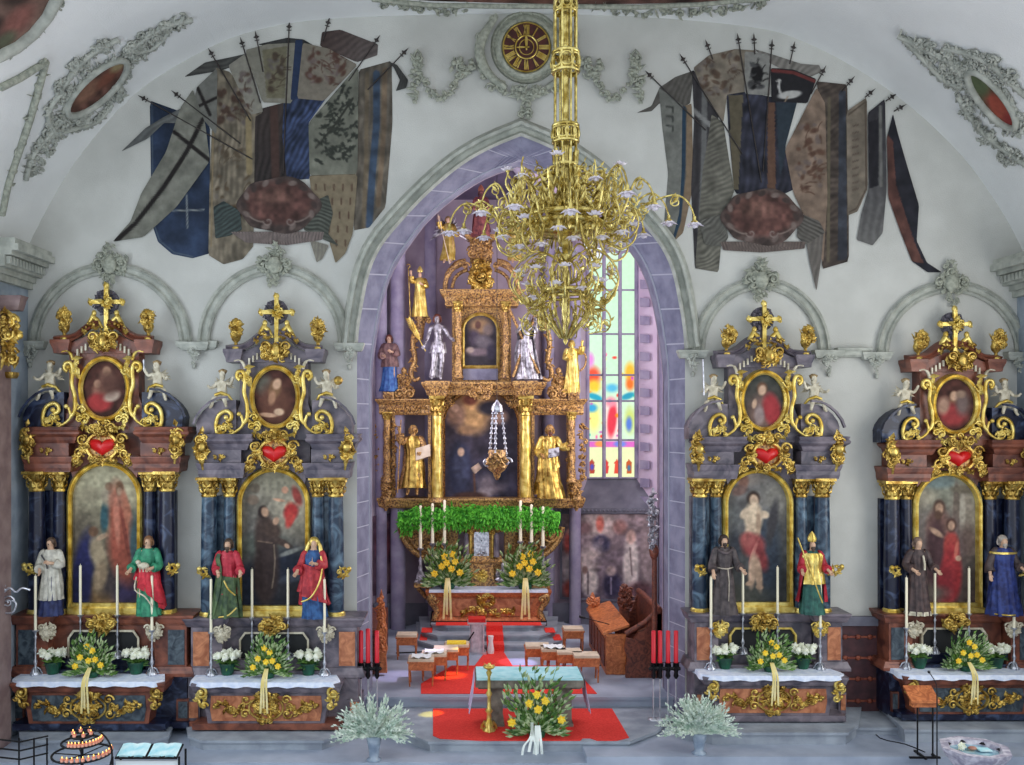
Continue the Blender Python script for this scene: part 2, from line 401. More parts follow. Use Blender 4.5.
def V(px, py, h=0):
    a = (px-VX)/F; b = (VY-py)/F; t = math.atan2(a, b)
    k = min(max(bisect.bisect(VA, t)-1, 0), len(VW)-2); (x0, z0), (x1, z1) = VW[k], VW[k+1]; z0 -= HC; z1 -= HC
    den = a*(z1-z0)-b*(x1-x0); d = (x0*(z1-z0)-z0*(x1-x0))/den if abs(den) > 1e-9 else 18.0
    d = min(18.0, max(3.0, d))-.015-h
    return Vector((a*d, d, HC+b*d))
# side walls
XL, XR = VW[0][0], VW[-1][0]; ZS = VW[0][1]; ZSR = VW[-1][1]
mb = MB(); box(mb, (XL-.35, 15.2, -.2), (XL, 18.3, ZS+.05)); box(mb, (XL-.35, 8.5, -.2), (XL, 9.6, ZS+.05)); box(mb, (XL-.35, 9.6, -.2), (XL, 15.2, 2.6)); box(mb, (XL-.35, 9.6, 8.9), (XL, 15.2, ZS+.05)); struct(mb, 'wall_left', 'plaster')
mb = MB(); box(mb, (XR, 15.2, -.2), (XR+.35, 18.3, ZSR+.05)); box(mb, (XR, 8.5, -.2), (XR+.35, 9.6, ZSR+.05)); box(mb, (XR, 9.6, -.2), (XR+.35, 15.2, 2.6)); box(mb, (XR, 9.6, 8.7), (XR+.35, 15.2, ZSR+.05)); struct(mb, 'wall_right', 'plaster')
# floors
mb = MB(); box(mb, (-16, 4, -.3), (18, 18.05, 0)); struct(mb, 'floor', 'floor')
DL = P(404, 0, 16.4).x; DR = P(640, 0, 16.4).x
mb = MB(); box(mb, (XL, 15.9, 0), (DL+1.0, 18.35, .18)); box(mb, (DL+1.0, 15.9, 0), (DR-1.0, 18.35, .17)); box(mb, (DR-1.0, 15.9, 0), (XR, 18.35, .28))
struct(mb, 'floor_2', 'floor')
mb = MB()
def plan(pts): return [((x-VX)*d/F, d) for x, d in pts]
def slab(mb, pts, z0, z1, lip=.03, mi=0):
    zprism(mb, pts, z0, z1-.05, mi)
    cx = sum(p[0] for p in pts)/len(pts); cy = sum(p[1] for p in pts)/len(pts)
    zprism(mb, [(x+lip*(1 if x > cx else -1), y-(lip if y < cy else 0)) for x, y in pts], z1-.05, z1, mi)
# dais under the free altar
slab(mb, plan([(404,17.0),(430,16.45),(628,16.45),(655,17.0),(672,17.9),(672,18.45),(372,18.45),(372,17.8)]), .17, .36)
struct(mb, 'floor_3', 'step')
mb = MB()
slab(mb, plan([(335,16.75),(322,16.5),(203,16.5),(190,16.75),(186,18),(338,18)]), .18, .36)
slab(mb, plan([(168,16.75),(150,16.5),(40,16.5),(22,16.75),(17,18),(176,18)]), .18, .36)
slab(mb, plan([(683,16.75),(712,16.5),(846,16.5),(856,16.9),(860,18),(690,18)]), .28, .50)
slab(mb, plan([(905,16.6),(1040,16.6),(1060,18),(880,18)]), .28, .52)
slab(mb, plan([(856,17.0),(900,17.0),(925,18),(850,18)]), .28, .42)
struct(mb, 'floor_4', 'step')
mb = MB()
zprism(mb, [(-2.6,18.42),(5.6,18.42),(5.6,24.2),(2.6,25.9),(-1,25.9),(-2.6,24.2)], .2, .5)
zprism(mb, [(-2.6,18.38),(5.6,18.38),(5.6,24.2),(2.6,25.9),(-1,25.9),(-2.6,24.2)], .5, .556)
struct(mb, 'floor_5', 'floor')
mb = MB()
def hs(x0, x1, d, c, z0, z1):   # altar step with cut corners
    slab(mb, plan([(x0,d+c),(x0+16,d),(x1-16,d),(x1,d+c),(x1+2,24.6),(x0-2,24.6)]), z0, z1)
hs(419,561,22.05,.5,.556,.70); hs(422,555,22.45,.45,.70,.84); hs(432,545,22.85,.3,.84,.98)
struct(mb, 'floor_6', 'step')
# ---------------------------------------------------------------- arch: moulding, stone blocks, reveal
mb = MB()
base = [(CXA-164.5,349)]+[p for p in AO if p[1] < 345]+[(CXA+164.5,349)]
sweep(mb, base, [(0,0),(0,.10),(-3,.16),(-5,.06),(-9,.08),(-11,.20),(-14,.20),(-16,.10),(-17,0)], fr(18.0), sm=False)
struct(mb, 'trim_1', 'stucco')
mb = MB(); AI = ai(18.6); n = len(AO)
# jamb and arch blocks with pale joints behind
pathO = [(CXA-164,735),]+AO+[(CXA+164,735)]
X0 = AI[0][0]; X1 = AI[-1][0]
pathI = [(X0,728)]+AI+[(X1,728)]
def resample(path, n):
    L_ = [0]
    for a, b in zip(path, path[1:]): L_.append(L_[-1]+math.hypot(b[0]-a[0], b[1]-a[1]))
    out = []
    for i in range(n+1):
        s = L_[-1]*i/n; k = max(j for j in range(len(L_)) if L_[j] <= s+1e-9); k = min(k, len(path)-2)
        t = (s-L_[k])/(L_[k+1]-L_[k] or 1); out.append((path[k][0]+(path[k+1][0]-path[k][0])*t, path[k][1]+(path[k+1][1]-path[k][1])*t))
    return out
ja = []
NJ, NA = 84, 54
def halfpaths(side):
    h = len(AO)//2+1; o = AO[:h] if side < 0 else AO[::-1][:h]; q = AI[:h] if side < 0 else AI[::-1][:h]
    zs = P(0, q[0][1], 18.6).z; xo = CXA+side*164
    jo = [(xo, VY-(zz-HC)*F/18.0) for zz in [.1+(zs-.1)*k/NJ for k in range(NJ+1)]]; ji = [(q[0][0], VY-(zz-HC)*F/18.6) for zz in [.1+(zs-.1)*k/NJ for k in range(NJ+1)]]
    o = [jo[-1]]+[p for p in o if p[1] < jo[-1][1]-1]
    return jo[:-1]+resample(o, NA), ji[:-1]+resample(q, NA)
LO, LI = halfpaths(-1); RO, RI = halfpaths(1)
for O_, I_ in ((LO, LI), (RO, RI)):
    for b in range((NJ+NA)//6):
        i0, i1 = b*6, b*6+6
        for i in range(i0, i1):
            e0 = .12 if i == i0 else 0; e1 = .88 if i == i1-1 else 1
            lp = lambda A, t: (A[i][0]+(A[i+1][0]-A[i][0])*t, A[i][1]+(A[i+1][1]-A[i][1])*t)
            q = [P(*lp(O_, e0), 18.0), P(*lp(O_, e1), 18.0), P(*lp(I_, e1), 18.6), P(*lp(I_, e0), 18.6)]
            mb.add(q, [(0,1,2,3)], 0)
    for i in range(NJ+NA):
        mb.add([P(*O_[i], 18.0)+Vector((0,.012,0)), P(*O_[i+1], 18.0)+Vector((0,.012,0)), P(*I_[i+1], 18.6)+Vector((0,.012,0)), P(*I_[i], 18.6)+Vector((0,.012,0))], [(0,1,2,3)], 1)
struct(mb, 'wall_arch', ['purple', 'joint'])
mb = MB()
half = len(pathI)//2
sweep(mb, pathI[::-1], [(0,0),(0,.05),(2.2,.05),(2.2,-.05)], fr(18.6), mi=0)
for a, b in zip(pathI, pathI[1:]):
    A = P(*a, 18.6); B = P(*b, 18.6); mb.add([A, B, B+Vector((0,.45,0)), A+Vector((0,.45,0))], [(0,1,2,3)], 1)
struct(mb, 'trim_2', ['joint', 'purple'])
# wall mass behind the arch, facing the chancel
mb = MB()
q = [P(*p, 18.6) for p in pathI]; inner = [(p.x, p.z) for p in q]
prism(mb, [(-3.4,-.1),(-3.4,14.3),(6.2,14.3),(6.2,-.1)]+[(inner[-1][0],-.1)]+inner[::-1]+[(inner[0][0],-.1)], 19.0, 19.1)
struct(mb, 'wall_arch_rear', 'chwall')
# blind arches
def console(mb, x, y, s=1.0, seed=1):
    mould(mb, x-12*s, x+12*s, 17.86, 18.0, [(y+4*s,.0),(y+2*s,.03),(y,.04),(y-2*s,.06),(y-4*s,.06)])
    orn(mb, x, y+5*s, 7*s, 6*s, 17.86, 16, 6, seed, 0, .08)
    orn(mb, x, y+14*s, 3.5*s, 4*s, 17.9, 7, 4, seed+5, 0, .05)
    blob(mb, P(x, y+20*s, 17.95), (.04,.04,.06))
arches = [(109.5, 27, 192, 262, 345), (274, 197, 351, 262, 345), (761.5, 692, 831, 277, 352), (952, 876, 1028, 280, 354)]
for i, (cx, x0, x1, top, sp) in enumerate(arches):
    mb = MB(); rx = (x1-x0)/2; cxx = (x0+x1)/2
    if i == 1: path = arc(cxx, sp, rx, sp-top, 180, 0, 36)
    else: path = arc(cxx, sp, rx, sp-top, 180, 0, 36)
    sweep(mb, path, [(0,0),(0,.05),(2.5,.11),(4.5,.05),(8,.05),(10,.10),(12.5,.06),(13,0)], fr(18.0))
    struct(mb, 'trim_%d' % (i+3), 'stucco')
    mb = MB()   # keystone cartouche
    orn(mb, cx, top+2, 17, 13, 17.95, 46, 8, 40+i, 0, .14)
    orn(mb, cx, top-12, 6, 7, 17.95, 14, 6, 50+i, 0, .12); orn(mb, cx, top+18, 6, 8, 17.95, 14, 6, 60+i, 0, .12)
    blob(mb, P(cx, top+3, 17.84), (.14,.07,.17)); curl(mb, (cx-12, top+2), 6, 1.3, 0, 1, 1.2, 17.9); curl(mb, (cx+12, top+2), 6, 1.3, PI, -1, 1.2, 17.9)
    struct(mb, 'trim_%d' % (i+7), 'stucco2')
mb = MB()
for j, (x, y) in enumerate([(30,345),(194,346),(349,347),(693,354),(829,354),(877,356),(1022,356)]): console(mb, x, y, 1.0, 70+j)
mould(mb, 841, 866, 17.9, 18.0, [(357,0),(355,.05),(352,.05),(350,.09),(348,.09)])
mould(mb, 204, 214, 17.92, 18.0, [(349,0),(347,.05),(343,.07),(341,.07)]); mould(mb, 180, 184, 17.92, 18.0, [(349,0),(347,.05),(343,.07),(341,.07)])
struct(mb, 'trim_11', 'stucco')
# ceiling picture frame above the clock, stucco edge
def strip_on(mapf, pts, w, name, m, parent=None):
    pass
mb = MB()
garl(mb, [(378,3),(440,10),(470,7)], 8, seed=3, mapf=V, ds=17.4, depth=.06); garl(mb, [(590,6),(640,14),(700,12),(764,4)], 8, seed=4, mapf=V, ds=17.4, depth=.06)
tube(mb, [V(x, y, .05) for x, y in [(372,-1),(430,5),(500,6),(560,6),(640,7),(700,4),(770,-2)]], .05)
struct(mb, 'trim_12', 'stucco2')
# upper left frames on the vault
mb = MB()
tube(mb, [V(x, y, .05) for x, y in [(0,88),(20,78),(36,68),(46,62),(40,84),(30,120),(18,155),(8,185),(2,215)]], .06)
garl(mb, [(38,66),(50,60)], 7, seed=9, mapf=V, ds=15, depth=.05); garl(mb, [(44,70),(28,125),(8,190)], 8, seed=10, mapf=V, ds=15, depth=.04, dens=.8)
garl(mb, [(0,60),(20,46),(40,26),(58,8),(66,-2)], 9, seed=11, mapf=V, ds=13, depth=.06, dens=1.3)
struct(mb, 'trim_13', 'stucco2')
# ---------------------------------------------------------------- side piers with cornices
def pier(name_i, s):
    # s=-1 left, +1 right ; X positions mirrored around the axis
    xw = XL if s < 0 else XR; xf = P(28,0,18).x if s < 0 else P(1017,0,18).x
    zt = 8.5 if s < 0 else 8.35
    mb = MB(); box(mb, (min(xw-.3*0,xf), 16.9, 0), (max(xw,xf), 18, zt)); struct(mb, 'wall_pier_%d' % name_i, 'greypier')
    mb = MB()
    for (z0, z1, o) in ((zt,zt+.12,.10),(zt+.12,zt+.22,.16),(zt+.22,zt+.42,.28),(zt+.42,zt+.5,.4),(zt+.5,zt+.62,.52),(zt+.62,zt+.72,.46)):
        x1 = xf+(-s)*o; box(mb, (min(xw,x1), 16.5, z0), (max(xw,x1), 18.0-(.0), z1))
    y = 16.55
    while y < 17.95:
        x1 = xf+(-s)*.36; box(mb, (min(xf,x1), y, zt+.27), (max(xf,x1), y+.06, zt+.40)); y += .12
    struct(mb, 'trim_%d' % (13+name_i), 'stucco')
    return xf
xfl = pier(1, -1); xfr = pier(2, 1)
mb = MB()
x0 = XL-.05; x1 = P(8.5,0,16.8).x
box(mb, (x0, 16.3, 0), (x1, 16.9, 7.95)); struct(mb, 'wall_pier_3', 'pinkmarble')
mb = MB()
mould(mb, -10, 18, 16.75, 16.95, [(310,0),(306,.03),(300,.06),(296,.10)]); orn(mb, 6, 340, 14, 30, 16.6, 60, 11, 5, 1, .14, ds=16.6)
curl(mb, (10,322), 9, 1.5, 0, 1, 2, 16.6, 1); mould(mb, -10, 12, 16.7, 16.9, [(378,0),(375,.03),(372,.03)], 1)
struct(mb, 'trim_16', ['pinkmarble', 'gold'])
mb = MB(); box(mb, (xfr+.0, 16.3, 0), (XR, 16.9, 7.9)); struct(mb, 'wall_pier_4', 'pinkmarble')
# plinth of the left pier
mb = MB(); box(mb, (XL, 16.2, .18), (xfl+.1, 18, .9)); box(mb, (XL, 16.25, .9), (xfl+.05, 18, 1.05)); struct(mb, 'baseboard_left', 'greypier')
# ---------------------------------------------------------------- chancel shell
A_ = Vector((P(430,0,25.5).x, 25.5)); B_ = Vector((P(548,0,25.5).x, 25.5)); C_ = Vector((5.3, 24.15)); L0 = Vector((-2.45, 24.0))
ZT = 11.6
def wallq(mb, a, b, z0, z1, mi=0, y=0): mb.add([(a[0],a[1]+y,z0),(b[0],b[1]+y,z0),(b[0],b[1]+y,z1),(a[0],a[1]+y,z1)], [(0,1,2,3)], mi)
mb = MB()
wallq(mb, (-2.45,19), L0, .3, ZT); wallq(mb, L0, A_, .3, ZT+.4); wallq(mb, A_, B_, .3, ZT+.4)
struct(mb, 'wall_chancel_left', 'chwall')
nrm = Vector((B_.y-C_.y, -(B_.x-C_.x)*-1, 0)); dirw = (C_-B_).normalized(); nw = Vector((dirw.y, -dirw.x))  # towards the nave
def W(px, py, off=0.0):   # point on the right apse wall, moved by off towards the nave (negative: into the reveal)
    a = (px-VX)/F; b = (VY-py)/F; o = B_+nw*off
    # solve a*d = o.x + t*dirw.x ; d = o.y + t*dirw.y
    t = (a*o.y-o.x)/(dirw.x-a*dirw.y); d = o.y+t*dirw.y
    return Vector((a*d, d, HC+b*d))
def WL(px, py, off=0.0):
    dl = (A_-L0).normalized(); nl = Vector((dl.y, -dl.x)); o = L0+nl*off
    a = (px-VX)/F; b = (VY-py)/F; t = (a*o.y-o.x)/(dl.x-a*dl.y); d = o.y+t*dl.y
    return Vector((a*d, d, HC+b*d))
mb = MB()
# wall around the window niche: opening 574..657 x 228..508
def wq(x0, y0, x1, y1, off=0, mi=0): mb.add([W(x0,y0,off), W(x1,y0,off), W(x1,y1,off), W(x0,y1,off)], [(0,1,2,3)], mi)
wq(548, 150, 576, 640); wq(657, 100, 667, 640); wq(576, 508, 657, 640); wq(576, 150, 657, 234)
# reveals
R_ = -.55
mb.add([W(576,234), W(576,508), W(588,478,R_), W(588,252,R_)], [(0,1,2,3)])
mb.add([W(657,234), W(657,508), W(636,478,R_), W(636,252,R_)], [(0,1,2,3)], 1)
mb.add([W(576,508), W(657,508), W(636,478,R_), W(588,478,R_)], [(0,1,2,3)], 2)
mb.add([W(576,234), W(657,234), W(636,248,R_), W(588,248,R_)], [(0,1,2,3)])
y = 262
while y < 500:    # toothed quoins beside the window
    q = [W(641,y,-.3), W(650,y+1,-.12), W(650,y+9,-.12), W(641,y+9,-.3)]; g = Vector((nw.x, nw.y, 0))*.10
    mb.add(q+[p+g for p in q], [(0,1,2,3),(4,5,6,7),(0,1,5,4),(1,2,6,5),(2,3,7,6),(3,0,4,7)], 3); y += 18
struct(mb, 'wall_chancel_right', ['chwall', 'chlit', 'dado', 'rib'])
mb = MB(); wallq(mb, C_, (5.6,23.2), .3, ZT+2); wallq(mb, (5.6,23.2), (5.6,19), .3, ZT+2); struct(mb, 'wall_chancel_side', 'chwall')
mb = MB()   # dado band and ledge
for a, b, f_, z0 in ((548,667,W,0),(374,428,WL,0)):
    mb.add([f_(a,603,.12), f_(b,603,.12), f_(b,640,.12), f_(a,640,.12), f_(a,603), f_(b,603)], [(0,1,2,3),(0,1,5,4)])
struct(mb, 'baseboard_chancel', 'dado')
mb = MB()
q0 = [W(552,508,.1), W(664,508,.1), W(664,513,.1), W(552,513,.1), W(552,508), W(664,508)]; mb.add(q0, [(0,1,2,3),(0,1,5,4)])
for x in range(556, 662, 4): blob(mb, W(x, 510.5, .12), (.035,.03,.03), 0, 5, 3)
struct(mb, 'trim_18', 'dado')
mb = MB()   # vault webs, shaded left and lit right by their colours
boss = Vector((P(497,0,22.5).x, 22.5, 12.65)); apex = Vector((1.1, 18.9, 13.2))
top = lambda p, z: Vector((p[0], p[1], z))
l1 = top((-2.45,19), ZT); l2 = top(L0, ZT); a1 = top(A_, ZT+.4); b1 = top(B_, ZT+.4); c1 = top(C_, ZT); r1 = top((5.6,19), ZT)
up = Vector((0,0,1.6))
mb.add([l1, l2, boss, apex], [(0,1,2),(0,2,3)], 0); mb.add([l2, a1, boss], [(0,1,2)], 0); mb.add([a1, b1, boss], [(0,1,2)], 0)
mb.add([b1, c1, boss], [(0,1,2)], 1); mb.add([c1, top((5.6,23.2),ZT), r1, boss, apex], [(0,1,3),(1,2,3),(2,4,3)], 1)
struct(mb, 'ceiling_chancel', ['chshade', 'chlit'])
mb = MB()
for e, r in ((l1,.12),(l2,.14),(a1,.14),(b1,.14),(c1,.14),(r1,.12),(apex,.12)):
    m_ = e.lerp(boss, .5)-Vector((0,0,.05)); tube(mb, [e, m_, boss], r, 8)
for e in (l2, a1, b1, c1):
    tube(mb, [(e.x, e.y-.05, .5), (e.x, e.y-.05, e.z)], .17, 10)
for px, d in ((381,24.3),(398,24.4),(589-14,25.0)):
    e = P(px, 0, d); tube(mb, [(e.x, e.y, .5), (e.x, e.y, 10.6)], .16 if px != 398 else .2, 10)
blob(mb, boss-Vector((0,0,.12)), (.3,.3,.2), 0, 12, 6)
struct(mb, 'trim_19', 'rib')
# ---------------------------------------------------------------- window with coloured glass
win = thing('window_1', None, None, W(612, 478, R_), kind='structure')
gl = [('f',(216,244,214)),('e',596,300,10,60,0,(214,255,220),.8),('e',612,330,8,70,0,(208,246,214),.9),('e',628,290,8,60,0,(206,246,210),.9),('e',592,250,16,14,0,(240,246,255),.9)]
import random as _r
rr = _r.Random(5)
pal = [(250,220,40),(250,60,50),(60,150,220),(255,120,170),(50,190,170),(255,150,40),(200,90,190)]
gl += [('e',593,376,7,9,0,(250,90,60),.8),('e',590,360,4,7,0,(240,150,230),.9),('e',594,386,6,6,0,(252,210,60),.9),('e',630,372,5,9,0,(252,190,50),.8),('e',630,384,4,6,0,(250,120,40),.9),
       ('e',612,388,6,4,0,(90,190,230),.9),('e',595,397,8,3,20,(40,170,200),.6),('e',628,396,7,3,-20,(40,160,190),.6)]
gl += [('p',[(606,402),(618,402),(620,440),(606,440)],(252,226,220)),('e',612,420,4.5,17,5,(235,60,80),.5),('e',611,402,5,5,0,(250,150,170),.8),
       ('e',594,418,6,14,0,(250,240,140),.9),('e',630,420,5,12,0,(210,225,120),.9),('e',629,424,3,7,0,(90,130,220),.8),('e',592,408,5,4,0,(60,170,220),.8)]
gl += [('p',[(587,441),(636,441),(636,447),(587,447)],(225,110,200)),('e',600,444,5,3,0,(250,160,90),.6),('e',620,444,6,3,0,(120,140,230),.6)]
gl += [('p',[(587,447),(636,447),(636,478),(587,478)],(240,246,190))]+[('p',[(x-2.6,462),(x,459),(x+2.6,462),(x+2.6,474),(x-2.6,474)],c) for x,c in ((592,(180,70,50)),(606,(220,60,60)),(617,(230,80,60)),(629,(200,90,40)))]+[('e',592,467,2,3,0,(80,80,180),.6),('e',629,468,1.6,3,0,(60,120,160),.6)]
for i in range(26): gl.append(('e', rr.uniform(588,635), rr.uniform(345,440), rr.uniform(.8,2.4), rr.uniform(.8,2), 0, rr.choice(pal), .8))
SAT[0] = 1.0
painted('pane', [(588,250),(636,250),(636,478),(588,478)], gl, win, lambda x, y: W(x, y, R_), 1.0, 'stained glass', raw=1.12)
SAT[0] = .82
mb = MB()
for x in (587.5, 604, 620, 636.5): tube(mb, [W(x, 251, R_+.06), W(x, 478, R_+.06)], .055 if x in (604,620) else .06, 6)
for y in (290,334,375,401,440,478): tube(mb, [W(587.5,y,R_+.05), W(636.5,y,R_+.05)], .028, 5)
for x0 in (587.5,604,620): tube(mb, [W(u, v, R_+.05) for u, v in arc(x0+8.2, 256, 8.2, 5, 180, 0, 8)], .04, 5)
mb.build('muntin', 'rib', win)
# ---------------------------------------------------------------- door between the right altars
dr = thing('door_1', None, None, P(858, 708, 17.9), kind='structure')
mb = MB(); bxp(mb, 839, 626, 880, 712, 17.93, 17.99); mb.build('panel', 'doorwood', dr)
mb = MB(); bxp(mb, 836, 617, 883, 626, 17.88, 17.99); bxp(mb, 835.5, 626, 839, 714, 17.9, 17.99); bxp(mb, 880, 626, 883, 714, 17.9, 17.99); mb.build('frame', 'dado', dr)
for y in (637, 658, 679, 701):
    mb = MB(); bxp(mb, 840, y-1, 876, y+1, 17.91, 17.93)
    for x in (845, 858, 870): blob(mb, P(x, y, 17.91), (.06,.02,.05), 0, 6, 4)
    mb.build('strap_hinge', cm((120,54,40),(150,80,56)), dr)
# ---------------------------------------------------------------- light
wd = bpy.data.worlds.new('World'); sc.world = wd; wd.use_nodes = True; bg = wd.node_tree.nodes['Background']
bg.inputs[0].default_value = (.86,.93,1,1); bg.inputs[1].default_value = 1.25
def area(name, loc, rot, sx, sy, e, col):
    l = bpy.data.lights.new(name, 'AREA'); l.shape = 'RECTANGLE'; l.size = sx; l.size_y = sy; l.energy = e; l.color = col
    o = bpy.data.objects.new(name, l); COL.objects.link(o); o.location = loc; o.rotation_euler = rot; return o
area('nave_window_light_left', (XL-.1, 12.4, 5.8), (0, -PI/2, 0), 5.5, 5, 320, (.80,.90,1))
area('nave_window_light_right', (XR+.1, 12.4, 5.8), (0, PI/2, 0), 5.5, 5, 320, (1,.97,.92))
area('chancel_window_light_right', (5.45, 21.2, 7.5), (0, PI/2, 0), 6, 2.4, 440, (1,.93,.93))
area('chancel_window_light_left', (-2.3, 21.2, 7.8), (0, -PI/2, 0), 5, 2.0, 240, (.95,.90,1))
def spot(name, loc, tgt, ang, e, col, bl=.3):
    l = bpy.data.lights.new(name, 'SPOT'); l.energy = e; l.color = col; l.spot_size = math.radians(ang); l.spot_blend = bl; l.shadow_soft_size = .02
    o = bpy.data.objects.new(name, l); COL.objects.link(o); o.location = loc; o.rotation_euler = (Vector(tgt)-Vector(loc)).to_track_quat('-Z', 'Y').to_euler()
sc.view_settings.view_transform = 'Standard'; sc.view_settings.look = 'None'; sc.view_settings.exposure = 0.0; sc.view_settings.gamma = 1.0; sc.view_settings.use_curve_mapping = False
# ================================================================ wall paintings of captured flags
def Wf(off): return lambda x, y: P(x, y, 18-off)
SQ = math.sqrt
def Z1(pts): return [(x*.41016, y*.41) for x, y in pts]
def Z3(pts): return [(620+x*.3945, y*.3947) for x, y in pts]
def soften(p, q=.22):
    out = []
    for a, b in zip(p, p[1:]+p[:1]): out += [(a[0]+(b[0]-a[0])*q, a[1]+(b[1]-a[1])*q), (a[0]+(b[0]-a[0])*(1-q), a[1]+(b[1]-a[1])*(1-q))]
    return out
def flags(root, items, Z):
    for i, it in enumerate(items):
        nm, pts, ops = it; poly = soften(Z(pts), .05)
        painted(nm, poly, ops, root, Wf(.004+.0016*i), 1.5)
def zl(Z, pts, w, c): return ('l', Z(pts), w, c)
def ze(Z, x, y, rx, ry, a, c, s=.5):
    (px, py), = Z([(x, y)]); return ('e', px, py, rx*.4, ry*.4, a, c, s)
SAT[0] = .56; GAIN[0] = .84
mur = thing('flag_mural', 'fresco of captured flags with grey white-crossed pennant and navy banner, left of the clock', 'mural', P(265,150,18), 'flag frescoes')
Z = Z1; DK = (44,36,34)
def motif(Z, x, y, w, h, c, seed, n=14, branch=False):
    R = random.Random(seed); out = []; c2 = tuple(int(v*.55+70) for v in c)
    for i in range(n*2):
        a = x+R.uniform(-w, w); b = y+R.uniform(-h, h)
        if branch or R.random() < .3:
            an = R.uniform(-1.2, 1.2)-.9; l = R.uniform(14, 34)
            q = [(a+l*t*math.cos(an+.5*t), b+l*t*math.sin(an+.5*t)) for t in (0,.25,.5,.75,1)]; out.append(zl(Z, q, R.uniform(.8,1.3), c))
            if branch:
                for u, v in q[1:]: out.append(ze(Z, u+R.uniform(-4,4), v+R.uniform(-4,4), 6, 3, R.uniform(0,180), c, .7))
        else: out.append(ze(Z, a, b, R.uniform(4,12), R.uniform(3,8), R.uniform(0,180), R.choice((c,c,c2)), .8))
    return out
